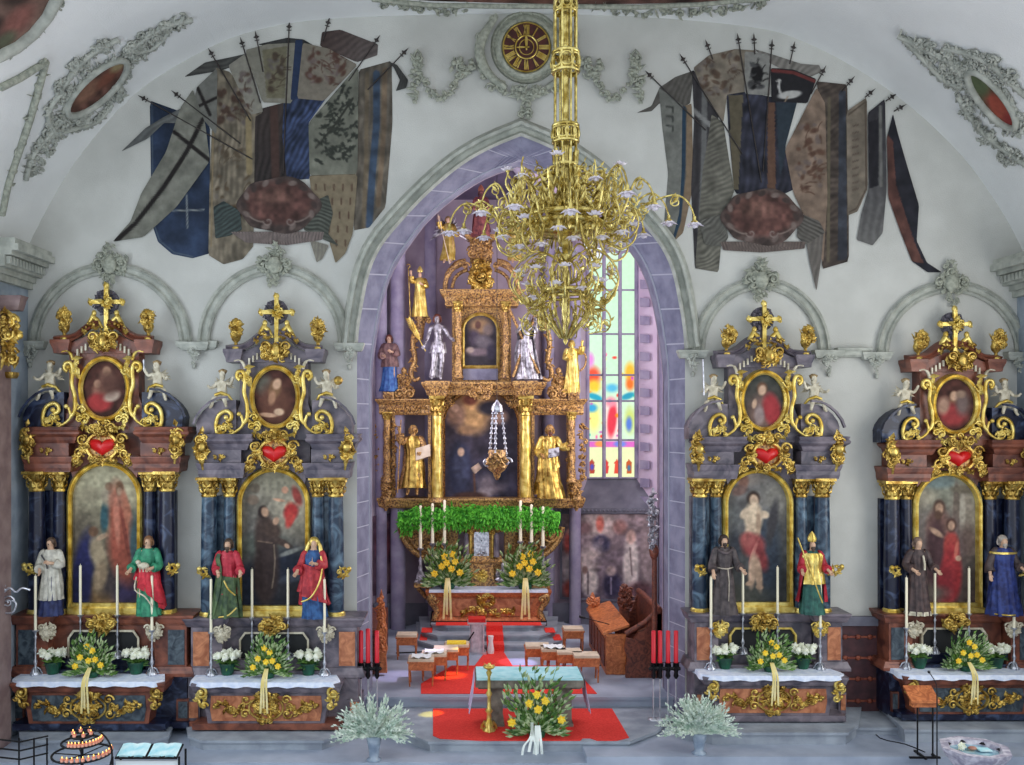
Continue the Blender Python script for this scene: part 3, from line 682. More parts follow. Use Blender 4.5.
flags(mur, [
 ('painted_flag', [(785,78),(830,72),(922,108),(920,135),(870,152),(780,112)], [('g',322,30,378,60,(84,58,52),(120,104,98)),('w',6,60,.15)]),
 ('painted_flag', [(365,245),(440,272),(512,300),(512,618),(470,630),(420,620),(385,590),(370,545)], [('f',(34,58,100)),('n',14,.3),zl(Z,[(455,475),(457,555)],1.3,(150,160,160)),zl(Z,[(418,514),(497,512)],1.3,(150,160,160)),zl(Z,[(370,250),(373,540),(390,588),(425,616),(470,626)],1.2,(80,104,130))]),
 ('painted_flag', [(875,170),(955,148),(957,300),(940,505),(900,555),(862,562),(872,300)], [('f',(118,104,84)),('w',7,4,.16),zl(Z,[(918,180),(918,300),(908,420),(900,550)],7,(52,80,116)),zl(Z,[(895,180),(893,380),(886,555)],4,(134,110,76)),zl(Z,[(938,170),(936,320),(922,500)],5,(140,108,74)),('n',8,.25)]),
 ('painted_pennant', [(448,188),(500,152),(560,140),(612,128),(590,155),(540,172)], [('f',(82,82,76)),('w',5,80,.2)]),
 ('painted_flag', [(628,108),(700,92),(740,96),(780,120),(700,125)], [('f',(62,62,60)),('n',6,.3)]),
 ('painted_banner', [(618,270),(700,248),(718,250),(700,440),(612,448)], [('g',250,110,262,180,(74,58,52),(58,48,46)),('w',7,8,.2),zl(Z,[(668,260),(672,430)],8,(92,56,46))]),
 ('painted_banner', [(692,240),(795,240),(752,300),(756,436),(700,440),(688,330)], [('f',(42,62,112)),('w',5,30,.35),('n',6,.3)]),
 ('painted_banner', [(525,165),(560,175),(640,275),(622,285),(618,600),(592,632),(545,645),(508,622),(512,400)], [('f',(140,122,92)),('w',6,5,.14),('n',6,.25)]+motif(Z,570,260,34,40,(96,62,44),3)+motif(Z,560,380,30,30,(110,86,56),4,8)+motif(Z,565,480,40,50,(112,84,52),5,10)+[zl(Z,[(606,290),(608,420)],6,(176,146,84)),zl(Z,[(522,190),(515,600)],1.5,(170,138,84))]),
 ('painted_flag', [(556,160),(602,128),(642,272),(612,280)], [('f',(158,152,130))]+motif(Z,600,215,16,50,(104,68,52),7,9)),
 ('painted_flag', [(598,122),(650,108),(722,104),(712,252),(640,250)], [('f',(150,144,120)),('p',Z([(640,122),(700,112),(694,240),(650,240)]),(134,124,84))]+motif(Z,672,175,18,48,(92,70,48),8,14)),
 ('painted_flag', [(720,98),(738,96),(728,240),(708,244)], [('f',(30,56,108))]),
 ('painted_flag', [(738,104),(800,118),(872,158),(790,246),(724,240)], [('f',(146,132,108))]+motif(Z,795,170,46,42,(112,64,46),9,26)),
 ('painted_flag', [(874,158),(872,425),(755,430),(752,300)], [('f',(132,134,110)),('n',9,.15)]+motif(Z,812,310,48,80,(56,62,50),11,22,True)+[zl(Z,[(770,360),(820,300),(860,240)],2.2,(58,60,48))]),
 ('painted_flag', [(754,428),(872,424),(860,570),(842,618),(818,642),(800,580),(760,480)], [('f',(156,132,90)),('p',Z([(754,392),(872,392),(872,424),(754,430)]),(112,88,60))]+[zl(Z,[(770+22*i-4*j,450+34*j),(770+22*i-4*j,464+34*j)],1.6,(110,70,48)) for i in range(5) for j in range(5)]),
 ('painted_pennant', [(755,585),(802,598),(785,632),(772,640)], [('f',(150,142,120)),('w',4,10,.15)]),
 ('painted_pennant', [(480,212),(530,165),(528,330),(470,260)], [('f',(128,128,116)),zl(Z,[(482,215),(512,280)],3.4,DK),zl(Z,[(478,262),(528,238)],3,DK)]),
 ('painted_pennant', [(295,370),(355,312),(400,285),(445,262),(440,300),(400,300),(360,338)], [('f',(110,114,112)),('w',5,50,.12)]),
 ('painted_flag', [(440,262),(470,218),(500,300),(512,392),(430,505),(350,578),(274,590),(318,540),(345,470),(405,370)], [('f',(140,140,120)),('n',9,.12),zl(Z,[(494,292),(455,370),(400,455),(330,545),(285,586)],4.6,DK),zl(Z,[(425,322),(512,392)],4,DK),('w',18,40,.06)]),
 ('painted_banner', [(946,150),(968,158),(995,195),(990,215),(965,222),(975,195),(960,165)], [('f',(72,72,68)),('w',3,10,.2)]),
 ('painted_scrollwork', [(520,505),(545,490),(585,515),(590,560),(560,575),(525,582)], [('f',(64,82,78)),('w',4,60,.35)]),
 ('painted_scrollwork', [(748,500),(800,475),(812,520),(800,570),(826,600),(790,585),(740,560)], [('f',(86,92,78)),('w',4,110,.35)]),
 ('painted_scrollwork', [(560,565),(790,565),(786,585),(700,598),(600,592)], [('f',(134,112,104)),('w',3,0,.3)]),
], Z)
def cart(root, cx, cy, rx, ry, off):
    poly = [(cx+rx*math.cos(a)*(1+.05*math.cos(6*a)), cy+ry*math.sin(a)*(1+.06*math.cos(5*a))) for a in [2*PI*i/40 for i in range(40)]]
    ops = [('f',(96,72,64)),('e',cx,cy-2,rx*.84,ry*.78,0,(116,62,52),.3),('e',cx-6,cy-9,rx*.45,ry*.35,0,(134,78,62),.9),('n',9,.3),('n',4,.2)]
    for k in range(16):
        t = 2*PI*k/16; ex, ey = cx+rx*.86*math.cos(t), cy+ry*.84*math.sin(t); ops.append(('e', ex, ey, 4.2, 2.6, math.degrees(t)+60, (140,112,100) if k % 2 else (82,60,54), .5))
    for s_ in (-1, 1):
        ops.append(('l', [(cx+s_*(11+(5-.35*i)*math.cos(i*.5)), cy+ry*.58+(5-.35*i)*math.sin(i*.5)) for i in range(13)], 1.3, (158,128,116)))
        ops.append(('l', [(cx+s_*(16+i*2), cy+ry*.6-(i*i)*.12) for i in range(9)], 1.6, (150,120,106)))
    painted('painted_cartouche', poly, ops, root, Wf(off), 1.3)
cart(mur, 279, 205, 41, 28, .045)
def poles(root, hub, tips, Z, off, dk=(40,34,32)):
    (hx, hy), = Z([hub])
    for t in tips:
        (tx, ty), = Z([t[:2]]); mb = MB(); st = t[2] if len(t) > 2 else 1.0
        ex, ey = tx+(hx-tx)*st, ty+(hy-ty)*st
        tube(mb, [P(tx, ty, 18-off), P(ex, ey, 18-off)], .012, 4)
        a = math.atan2(ty-hy, tx-hx); c, s_ = math.cos(a), math.sin(a)
        R2 = lambda u, v: P(tx+u*c-v*s_, ty+u*s_+v*c, 18-off-.004)
        mb.add([R2(-2,0), R2(0,-3.2), R2(1.5,-1), R2(7,0), R2(1.5,1), R2(0,3.2)], [(0,1,2,3,4,5)])
        mb.add([R2(-4,-2.4), R2(-3,-2.4), R2(-3,2.4), R2(-4,2.4)], [(0,1,2,3)])
        mb.build('painted_spear', cm(dk), root)
poles(mur, (690,430), [(350,240,.78),(430,230,.6),(515,130,.55),(590,105,.45),(625,90,.25),(705,65,.98),(800,55,.12),(918,98,.3),(985,128,.3)], Z, .03)
mur = thing('flag_mural', 'fresco of captured flags with white-bird banner and dark swallowtail flag, right of the chandelier', 'mural', P(790,150,18), 'flag frescoes')
Z = Z3
flags(mur, [
 ('painted_flag', [(42,286),(80,268),(100,222),(140,195),(188,178),(178,262),(150,275),(100,262),(80,282)], [('f',(104,98,88)),('w',6,30,.2)]),
 ('painted_banner', [(98,222),(162,268),(158,470),(150,560),(128,618),(112,560),(122,440),(108,330)], [('f',(128,130,118)),('n',9,.12)]+[zl(Z,[(118,270+i*24),(134,272+i*24),(134,284+i*24)],1.8,(66,70,64)) for i in range(3)]),
 ('painted_banner', [(158,270),(182,262),(186,470),(160,590),(130,618),(150,540),(156,440)], [('f',(160,124,84)),zl(Z,[(162,275),(160,440),(148,560),(130,614)],5,(30,70,104))]),
 ('painted_flag', [(182,175),(262,240),(240,340),(228,500),(215,660),(190,682),(180,480),(188,300)], [('f',(64,60,64)),('w',7,5,.2),zl(Z,[(215,200),(212,420),(200,680)],5.5,(118,118,116)),zl(Z,[(184,278),(244,330)],4.5,(150,150,146))]),
 ('painted_flag', [(186,172),(225,140),(292,124),(345,128),(325,180),(320,232),(272,240),(262,310),(215,245)], [('f',(150,132,106))]+motif(Z,250,190,50,50,(112,80,58),21,24)+[('n',8,.15)]),
 ('painted_flag', [(232,290),(262,310),(276,400),(290,482),(262,560),(250,690),(190,680),(210,430),(225,340)], [('f',(116,112,94)),('w',5,70,.22),('n',9,.15)]),
 ('painted_banner', [(270,240),(320,232),(380,245),(450,255),(418,375),(440,480),(400,500),(290,490),(275,330)], [('f',(50,52,74)),('n',9,.35),('w',7,10,.22),('p',Z([(275,242),(312,240),(300,480),(285,480)]),(112,98,66)),('p',Z([(374,260),(392,260),(395,480),(374,480)]),(128,78,52)),('p',Z([(396,260),(450,260),(405,450)]),(44,64,82))]),
 ('painted_pennant', [(340,124),(400,142),(460,162),(505,165),(512,182),(480,196),(420,180),(380,160)], [('f',(144,136,124)),('w',6,40,.2)]),
 ('painted_flag', [(316,130),(378,138),(382,242),(316,238)], [('f',(158,156,146)),('e',*Z([(347,185)])[0],6,9,0,(32,28,30),.3)]+motif(Z,347,192,16,30,(30,28,30),23,16)),
 ('painted_flag', [(382,172),(440,176),(498,200),(475,262),(384,256)], [('f',(42,40,46)),zl(Z,[(386,178),(440,184),(494,206)],3.4,(150,44,40)),('e',*Z([(430,240)])[0],12,4,-8,(206,204,196),.3),zl(Z,[(408,240),(402,220),(405,203)],2.2,(214,212,204)),zl(Z,[(404,202),(398,206)],1.5,(214,210,200)),zl(Z,[(425,245),(418,258)],1.2,(190,150,110))]),
 ('painted_banner', [(498,206),(576,214),(580,400),(580,662),(512,682),(515,480),(512,300)], [('f',(92,74,62)),('w',6,60,.18),('p',Z([(555,230),(572,230),(576,655),(552,662)]),(62,68,84)),('n',7,.25),zl(Z,[(530,250),(528,660)],3,(120,104,72))]),
 ('painted_flag', [(498,222),(520,262),(526,500),(515,668),(480,575),(440,490),(418,378)], [('f',(156,120,92)),('n',7,.2)]+motif(Z,480,400,32,90,(120,72,48),25,26)),
 ('painted_flag', [(574,282),(626,246),(628,478),(602,536),(577,546)], [('f',(146,126,100)),('n',8,.15),zl(Z,[(580,290),(622,258),(624,478),(600,528),(580,538)],1.2,(100,76,58))]+[zl(Z,[(590,320+i*18),(604,316+i*18)],1.3,(104,78,62)) for i in range(10)]),
 ('painted_flag', [(628,286),(672,250),(676,480),(666,590),(640,622),(600,608),(612,540),(630,480)], [('g',870,110,870,245,(60,56,66),(122,120,116)),('p',Z([(630,310),(655,300),(655,470),(632,478)]),(42,40,50)),zl(Z,[(660,270),(662,470)],3,(130,128,120)),('w',8,10,.12)]),
 ('painted_pennant', [(692,288),(705,340),(728,420),(758,520),(752,610),(778,665),(816,690),(780,690),(740,662),(712,590),(680,500),(676,350)], [('f',(44,44,58)),('p',Z([(676,340),(692,360),(700,470),(745,610),(770,668),(740,662),(712,600),(680,505)]),(122,62,50)),('n',7,.2)]),
 ('painted_flag', [(465,572),(516,588),(510,660),(498,738),(480,660)], [('f',(120,110,100)),('w',5,10,.15)]),
 ('painted_scrollwork', [(200,560),(262,540),(275,600),(262,625),(215,620)], [('f',(106,104,92)),('w',4,50,.3)]),
 ('painted_scrollwork', [(455,540),(505,560),(520,590),(470,620),(448,600)], [('f',(104,98,88)),('w',4,120,.3)]),
 ('painted_scrollwork', [(255,612),(470,612),(468,630),(360,640),(262,634)], [('f',(120,98,88)),('w',3,0,.3)]),
], Z)
cart(mur, 762, 217, 40, 28, .045)
poles(mur, (360,470), [(75,190,.5),(160,150,.75),(222,115,.1),(300,100,.98),(340,100,.1),(385,115,.9),(440,120,.12),(515,180,.2),(585,205,.1),(635,235,.05),(690,245,.05),(712,272,.05)], Z, .03)
SAT[0] = .82; GAIN[0] = 1.0
# ---------------------------------------------------------------- clock with stucco surround
ck = thing('wall_clock', 'round dark clock face with gilded numerals in a grey stucco scroll frame above the arch', 'clock', P(526,47,18))
c0 = (526.5, 47)
mb = MB(); prismp(mb, arc(*c0, 24, 25, 0, 360, 40)[:-1], 17.88, 17.99); mb.build('clock_face', cm((58,24,22),(80,34,28)), ck)
mb = MB(); sweep(mb, arc(*c0, 23.4, 24.6, 0, 360, 48)[:-1], [(-.8,.13),(0,.15),(.8,.13)], fr(18), closed=True); sweep(mb, arc(*c0, 11, 11.6, 0, 360, 36)[:-1], [(-.7,.13),(0,.14),(.7,.13)], fr(18), closed=True)
sweep(mb, arc(*c0, 7.2, 7.6, 0, 360, 30)[:-1], [(-.5,.13),(0,.14),(.5,.13)], fr(18), closed=True); mb.build('gilt_ring', 'goldlt', ck)
NUM = ['XII','I','II','III','IIII','V','VI','VII','VIII','IX','X','XI']
for k, t in enumerate(NUM):
    a = math.radians(90-30*k); mb = MB(); ca, sa = math.cos(a), math.sin(a)
    def g(u, v): return P(c0[0]+(u*ca)-(v*-sa)*1.0, c0[1]-(u*sa)+v*ca*1.0, 17.87)
    wds = {'I':1.6,'V':3.2,'X':3.2}; tw = sum(wds[c] for c in t)*.95; v = -tw/2
    def bar(v0, v1, w=.55): 
        q = [g(12.6, v0-w), g(12.6, v0+w), g(22.4, v1+w*1.2), g(22.4, v1-w*1.2)]; mb.add(q+[p+Vector((0,.02,0)) for p in q], [(0,1,2,3),(0,1,5,4),(1,2,6,5),(2,3,7,6),(3,0,4,7)])
    for c in t:
        w = wds[c]*.95
        if c == 'I': bar(v+w/2, v+w/2)
        if c == 'V': bar(v+w/2, v+.5); bar(v+w/2, v+w-.5, .35)
        if c == 'X': bar(v+.5, v+w-.5); bar(v+w-.5, v+.5, .35)
        v += w
    mb.build('numeral', 'goldlt', ck)
for nm, ang, L_, w in (('hour_hand', 92, 14, 1.6), ('minute_hand', 181, 11, 1.0)):
    a = math.radians(ang); ca, sa = math.cos(a), math.sin(a); g = lambda u, v, h: P(c0[0]+u*ca+v*sa, c0[1]-u*sa+v*ca, 17.85-h)
    mb = MB(); q = [g(-3,-w*.4,0), g(L_*.55,-w,0), g(L_,0,0), g(L_*.55,w,0), g(-3,w*.4,0)]; mb.add(q, [(0,1,2,3,4)]); mb.add([p+Vector((0,.01,0)) for p in q], [(4,3,2,1,0)])
    mb.build(nm, 'goldlt', ck)
mb = MB()
sweep(mb, arc(*c0, 27, 28, 0, 360, 48)[:-1], [(-3,.08),(-1,.16),(2,.14),(5,.06),(7,.10),(9,0)], fr(18), closed=True)
for s_ in (-1, 1):
    X = lambda x: c0[0]+s_*x
    pth = [(X(30),16),(X(37),26),(X(44),38),(X(47),52),(X(42),68),(X(32),80),(X(20),88)]
    tube(mb, [P(x, y, 17.88) for x, y in smooth_path(pth, 4)], [.05+.05*math.sin(PI*i/24) for i in range(25)], 7)
    curl(mb, (X(47),36), 5, 1.3, 0, s_, 1.4, 17.9); curl(mb, (X(36),88), 5, 1.3, PI, s_, 1.3, 17.9); curl(mb, (X(34),18), 5, 1.2, 1, s_, 1.3, 17.9)
    garl(mb, [(X(48),62),(X(40),76),(X(24),88),(X(8),94)], 8, seed=31, d=17.95, depth=.08, dens=1.4)
    orn(mb, X(64), 66, 12, 9, 17.95, 16, 9, 33, 0, .07)
garl(mb, [(c0[0]-10,14),(c0[0],6),(c0[0]+10,14)], 7, seed=36, d=17.95, depth=.07)
orn(mb, c0[0], 92, 14, 8, 17.95, 26, 8, 37, 0, .1); garl(mb, [(c0[0]-1,98),(c0[0]-1,116)], 9, seed=38, d=17.95, depth=.1, dens=1.6)
mb.build('stucco_frame', 'stucco2', ck)
for s_, nm in ((-1,'left'),(1,'right')):
    mb = MB(); X = lambda x: c0[0]+s_*x+(1 if s_ > 0 else -1)*0
    p0 = [(X(62),66),(X(72),84),(X(84),98),(X(96),92),(X(106),74),(X(109),55)]; garl(mb, smooth_path(p0, 3), 7, seed=41, d=17.96, depth=.1, dens=1.3)
    garl(mb, [(X(109),56),(X(112),76),(X(113),102)], 8, seed=43, d=17.96, depth=.1, dens=1.3)
    tube(mb, [P(X(109)+u, v, 17.93) for u, v in [(-4,66),(-3,54),(0,50),(3,54),(4,66)]], .03, 5)
    mb.build('stucco_garland', 'stucco2', loc=P(X(95),75,18), label='grey stucco flower garland on the wall to the %s of the clock' % nm, cat='garland', group='stucco garlands beside the clock')
# ---------------------------------------------------------------- painted medallions on the vault
CL = {}
def medallion(name, label, axis, w, pic, frpts, seed, ds):
    root = thing(name, label, 'stucco medallion', V(*axis[1]))
    painted('painted_panel', pic[0], pic[1], root, lambda x, y: V(x, y, .03), 1.5)
    mb = MB(); c = pic[0]; tube(mb, [V(x, y, .06) for x, y in c], .065, 7, closed=True)
    cx = sum(p[0] for p in c)/len(c); cy = sum(p[1] for p in c)/len(c)
    out = [(cx+(x-cx)*1.22, cy+(y-cy)*1.22) for x, y in c]
    garl(mb, out+[out[0]], 7, seed=seed, mapf=V, ds=ds, depth=.10, dens=1.5)
    for k, (pts, sz) in enumerate(frpts):
        garl(mb, pts, sz, seed=seed+3+k, mapf=V, ds=ds, depth=.12, dens=1.8)
        tube(mb, [V(x, y, .05) for x, y in smooth_path(pts, 3)], .05, 5)
    for k, (x, y, rx, ry, n) in enumerate(CL.get(seed, ())): orn(mb, x, y, rx, ry, ds, n, 7, seed+40+k, 0, .14, mapf=V, ds=ds)
    mb.build('stucco_frame', 'stucco', root)
def rotell(cx, cy, a, b, ang, n=28):
    r = math.radians(ang); return [(cx+a*math.cos(t)*math.cos(r)-b*math.sin(t)*math.sin(r), cy+a*math.cos(t)*math.sin(r)+b*math.sin(t)*math.cos(r)) for t in [2*PI*i/n for i in range(n)]]
CL[51] = ((58,128,11,12,60),(48,146,9,10,40),(36,166,7,10,26),(136,52,12,9,60),(152,38,12,7,50),(172,26,12,5,30),(80,66,12,8,40),(64,92,9,12,40),(104,46,12,6,30),(118,94,10,7,26),(84,124,12,7,30))
CL[61] = ((922,46,14,7,40),(940,60,12,9,50),(956,76,10,12,60),(962,66,14,7,40),(988,62,12,7,30),(1008,78,10,8,30),(966,108,7,12,30),(984,136,9,9,30),(1008,156,12,8,30))
medallion('stucco_medallion', 'elongated stucco cartouche with brown oval picture on the vault above the left banners', ((30,190),(100,88)), 10,
  (rotell(97,88,39,13,-42), [('f',(96,62,52)),('n',7,.4),('e',88,92,18,6,-45,(140,96,74),.8),('e',108,78,14,5,-45,(124,70,52),.8),('e',118,66,9,4,-40,(150,130,90),.8)]),
  [([(26,180),(30,162),(38,148),(52,132),(62,120)],9),([(52,132),(48,112),(62,92)],7),([(60,92),(78,66),(100,48),(118,40)],6),([(128,52),(140,42),(152,34),(170,24),(192,20)],9),([(112,104),(96,122),(76,128),(58,134)],6),([(126,50),(150,50),(168,32)],6)], 51, 16.5)
medallion('stucco_medallion', 'elongated stucco cartouche with red and green oval picture on the vault at the right edge', ((930,50),(990,98)), 10,
  (rotell(992,100,36,11,50), [('f',(92,84,60)),('n',7,.35),('e',1000,108,20,9,50,(166,70,52),.6),('e',1012,122,10,7,50,(150,52,48),.6),('e',978,84,14,8,50,(88,100,66),.6)]),
  [([(898,36),(916,44),(934,54),(950,62),(964,70)],9),([(905,40),(926,62),(944,80),(962,88)],7),([(944,48),(968,54),(990,64),(1012,84),(1030,100)],7),([(958,96),(974,122),(994,142),(1016,158),(1030,168)],7),([(960,66),(958,80)],9)], 61, 16.5)
fr2 = thing('ceiling_fresco', 'dark reddish ceiling fresco seen edge-on at the top behind the chandelier', 'fresco', V(560,2))
painted('painted_panel', [(384,-3),(430,1),(500,3),(560,4),(640,4),(700,2),(756,-3),(756,-40),(384,-40)], [('f',(88,58,50)),('n',18,.45),('n',5,.2),('e',560,-6,70,8,0,(112,72,60),.8)], fr2, lambda x, y: V(x, y, .04), 3)
fr3 = thing('ceiling_fresco', 'brown-red corner of a framed ceiling fresco at the top left of the vault', 'fresco', V(20,20))
painted('painted_panel', [(-4,54),(14,44),(30,30),(44,14),(54,-4),(-4,-4)], [('f',(96,72,62)),('n',12,.45),('e',18,20,20,10,-45,(132,80,70),.8),('e',6,40,12,6,-40,(90,92,70),.8)], fr3, lambda x, y: V(x, y, .04), 2)
mb = MB(); tube(mb, [V(x, y, .06) for x, y in [(-6,58),(16,47),(33,33),(47,16),(58,-5)]], .1, 8); mb.build('stucco_frame', 'stucco', fr3)
# ================================================================ chandelier
DC = 10.5; CX = 565.5; cz = lambda y: P(CX, y, DC).z
cc = P(CX, 230, DC); ch = thing('chandelier', 'tall many-armed brass chandelier with flower-shaped glass lamps hanging before the arch', 'chandelier', P(CX, 345, DC))
SC = DC/F
mb = MB()
tube(mb, [(cc.x, DC, cz(45)), (cc.x, DC, 14.2)], .045, 8)
lathe(mb, (cc.x, DC), [(cz(y), r*SC) for y, r in ((215,3),(160,4),(125,4),(120,3),(76,3),(50,3),(-40,3))], 10)
for k in range(8):
    a = 2*PI*(k+.5)/8
    for (y0, y1) in ((-120, 52), (74, 128), (128,165)):
        rr_ = 11.2*SC; x, y = cc.x+rr_*math.cos(a), DC+rr_*math.sin(a); tube(mb, [(x,y,cz(y0)),(x,y,cz(y1))], .016 if y1 < 60 else .012, 5)
mb.build('shaft', 'brass', ch)
def collar(y0, y1, r, n=8, sc_=1):
    mb = MB()
    for yy in (y0, y1): lathe(mb, (cc.x, DC), [(cz(yy+1.6), r*.9*SC), (cz(yy+1.6), r*1.05*SC), (cz(yy), r*1.12*SC), (cz(yy-1.6), r*1.05*SC), (cz(yy-1.6), r*.9*SC)], 24, caps=False)
    for k in range(n):
        a = 2*PI*k/n; u = Vector((-math.sin(a), math.cos(a), 0)); c = Vector((cc.x+r*SC*math.cos(a), DC+r*SC*math.sin(a), cz((y0+y1)/2)))
        R_ = abs(y1-y0)*.36*SC
        tube(mb, [c+u*R_*math.cos(t)+Vector((0,0,R_*math.sin(t))) for t in [2*PI*i/10 for i in range(10)]], .014, 5, closed=True)
        a2 = a+PI/n; tube(mb, [(cc.x+r*SC*math.cos(a2), DC+r*SC*math.sin(a2), cz(y0)), (cc.x+r*SC*math.cos(a2), DC+r*SC*math.sin(a2), cz(y1))], .018, 5)
    mb.build('collar', 'brass', ch)
collar(53, 72, 13.2); collar(126, 142, 12.6, 10); collar(1, 12, 11)
mb = MB()
lathe(mb, (cc.x, DC), [(cz(167), 11*SC), (cz(165), 13*SC), (cz(163), 11*SC)], 20, caps=False)
for k in range(10):      # bell of scrolls widening to the corona
    a = 2*PI*k/10; ca, sa = math.cos(a), math.sin(a)
    f_ = lambda r, y: (cc.x+r*SC*ca, DC+r*SC*sa, cz(y))
    tube(mb, [f_(12,150),(f_(11,166)),f_(13,180),f_(18,192),f_(25,204),f_(34,216)], [.02,.022,.026,.026,.03,.03], 5)
    tube(mb, [f_(13,168),f_(20,170),f_(24,176),f_(21,182),f_(17,178)], .016, 5); tube(mb, [f_(20,190),f_(29,188),f_(33,194),f_(30,201),f_(26,197)], .016, 5)
for k in range(20):
    a = 2*PI*(k+.5)/20; ca, sa = math.cos(a), math.sin(a); f_ = lambda r, y: (cc.x+r*SC*ca, DC+r*SC*sa, cz(y)); r0 = 26+8*(k%2)
    for q in range(3): leafm(mb, f_(r0+2*q, 214-10*q), f_(r0+8+3*q, 196-9*q), .035, .02, (ca, sa, 0))
    tube(mb, [f_(r0, 216), f_(r0+10, 202), f_(r0+6, 188), f_(r0-2, 194)], .011, 4)
mb.build('bell', 'brass', ch)
mb = MB()
for r, y, t in ((41,217,2.4),(36,224,2.6),(30,232,2.2),(22,208,2)):
    lathe(mb, (cc.x, DC), [(cz(y+t), r*.94*SC), (cz(y+t), r*SC), (cz(y), r*1.05*SC), (cz(y-t), r*SC), (cz(y-t), r*.94*SC)], 36, caps=False)
for k in range(24):
    a = 2*PI*k/24; r = 40*SC; leafm(mb, (cc.x+r*math.cos(a), DC+r*math.sin(a), cz(214)), (cc.x+r*1.03*math.cos(a), DC+r*1.03*math.sin(a), cz(206)), .03, .03, (math.cos(a), math.sin(a), 0))
    leafm(mb, (cc.x+r*.9*math.cos(a), DC+r*.9*math.sin(a), cz(226)), (cc.x+r*.8*math.cos(a), DC+r*.8*math.sin(a), cz(236)), .03, .03, (math.cos(a), math.sin(a), 0))
lathe(mb, (cc.x, DC), [(cz(236), 4*SC), (cz(234), 27*SC), (cz(226), 33*SC)], 32, caps=False)
mb.build('corona', 'brass', ch)
mb = MB()
lathe(mb, (cc.x, DC), [(cz(y), r*SC) for y, r in ((345,0.5),(341,2.5),(338,1),(330,3),(322,2),(312,4),(300,3),(294,5),(288,3),(282,2.2),(276,4),(270,2.2),(262,3.4),(256,7),(253,3),(245,4),(236,3))], 14)
mb.build('stem', 'brass', ch)
mb = MB()
for r, y, t in ((25,291,2.2),(22,297,1.4)): lathe(mb, (cc.x, DC), [(cz(y+t), r*.93*SC), (cz(y+t), r*SC), (cz(y), r*1.05*SC), (cz(y-t), r*SC), (cz(y-t), r*.93*SC)], 30, caps=False)
for k in range(12):
    a = 2*PI*k/12; ca, sa = math.cos(a), math.sin(a); f_ = lambda r, y: (cc.x+r*SC*ca, DC+r*SC*sa, cz(y))
    tube(mb, [f_(24,296),f_(27,306),f_(22,318),f_(13,328),f_(5,338)], .016, 5); tube(mb, [f_(24,290),f_(14,292),f_(3,288)], .012, 4)
    tube(mb, [f_(20,308),f_(28,312),f_(27,320),f_(22,317)], .012, 4); tube(mb, [f_(10,262),f_(16,270),f_(14,280),f_(4,284)], .012, 4)
    tube(mb, [f_(24,290),f_(29,282),f_(26,275),f_(22,279)], .012, 4)
mb.build('lower_basket', 'brass', ch)
def flower_lamp(parent, p, s=1.0, down=True):
    mb = MB(); z = -1 if down else 1
    tube(mb, [p, p+Vector((0,0,.05*z*s))], .018*s, 5); lathe(mb, (p.x, p.y), [(p.z+z*.03*s, .012), (p.z+z*.05*s, .035*s), (p.z+z*.06*s, .02*s)], 8); mb.build('socket', 'brass', parent)
    mb = MB()
    for k in range(6):
        a = 2*PI*k/6; d_ = Vector((math.cos(a), math.sin(a), 0)); leafm(mb, p+Vector((0,0,.05*z*s)), p+d_*.085*s+Vector((0,0,.10*z*s)), .035*s, .02, (d_.x, d_.y, z*-.6))
    blob(mb, p+Vector((0,0,.085*z*s)), .03*s, 0, 6, 4); mb.build('glass_shade', 'glassl', parent)
R = random.Random(8)
def arm(a, pts, r, lamp=None, curls=(), s=1.0, down=True):
    ca, sa = math.cos(a), math.sin(a); f_ = lambda r_, y: Vector((cc.x+r_*SC*ca, DC+r_*SC*sa, cz(y)))
    sp = smooth_path(pts, 4); n = len(sp)
    mb = MB(); tube(mb, [f_(x, y) for x, y in sp], [r*(1.25-.6*i/n) for i in range(n)], 5)
    for (x, y, rr_, st, dr_) in curls:
        q = []
        for i in range(14):
            t = i/13; an = st+dr_*2*PI*1.35*t; ra = rr_*(1-.8*t); q.append(f_(x+ra*math.cos(an), y-ra*math.sin(an)))
        tube(mb, q, r*.6, 4)
        leafm(mb, q[0], q[4], .025, .02, (-sa, ca, 0)); leafm(mb, q[2], q[2]+Vector((ca*.05,sa*.05,.06)), .016, .01, (-sa, ca, 0))
    o = mb.build('arm', 'brass', ch)
    if lamp: flower_lamp(o, f_(*lamp), s, down)
for k in range(14):
    a = 2*PI*(k+.35)/14+R.uniform(-.05,.05); e = R.uniform(0, 1); L_ = 104+26*e if k % 2 else 84+18*e; dy = R.uniform(-10, 8)
    arm(a, [(36,222),(50,232+dy*.3),(64,226+dy*.5),(74,208+dy),(L_*.88,198+dy),(L_,206+dy),(L_+6,220+dy)], .014, (L_+6,220+dy), ((60,218,8,0,1),(76,214,7,2,-1),(L_*.9,205+dy,6,1,1)), 1.15)
for k in range(10):
    a = 2*PI*(k+.1)/10; e = R.uniform(-6, 6)
    arm(a, [(16,176),(28,178),(40,190+e),(52,192+e),(60,182+e),(58,172+e)], .014, (58,173+e) if k % 2 else (60,184+e), ((36,178,7,0,1),(50,184,6,2,-1)), .9, k % 2 == 0)
for k in range(12):
    a = 2*PI*(k+.6)/12; e = R.uniform(-6, 6)
    arm(a, [(34,228),(42,244+e),(54,254+e),(66,248+e),(70,236+e),(66,230)], .014, (66,234) , ((46,236,7,0,-1),(56,246,8,2,1)), 1.0, k % 2 == 0)
for k in range(10):
    a = 2*PI*(k+.3)/10; arm(a, [(24,294),(34,304),(46,300),(54,286),(48,276)], .012, (47,278), ((34,290,6,0,1),(38,304,5,2,-1)), .85, False)
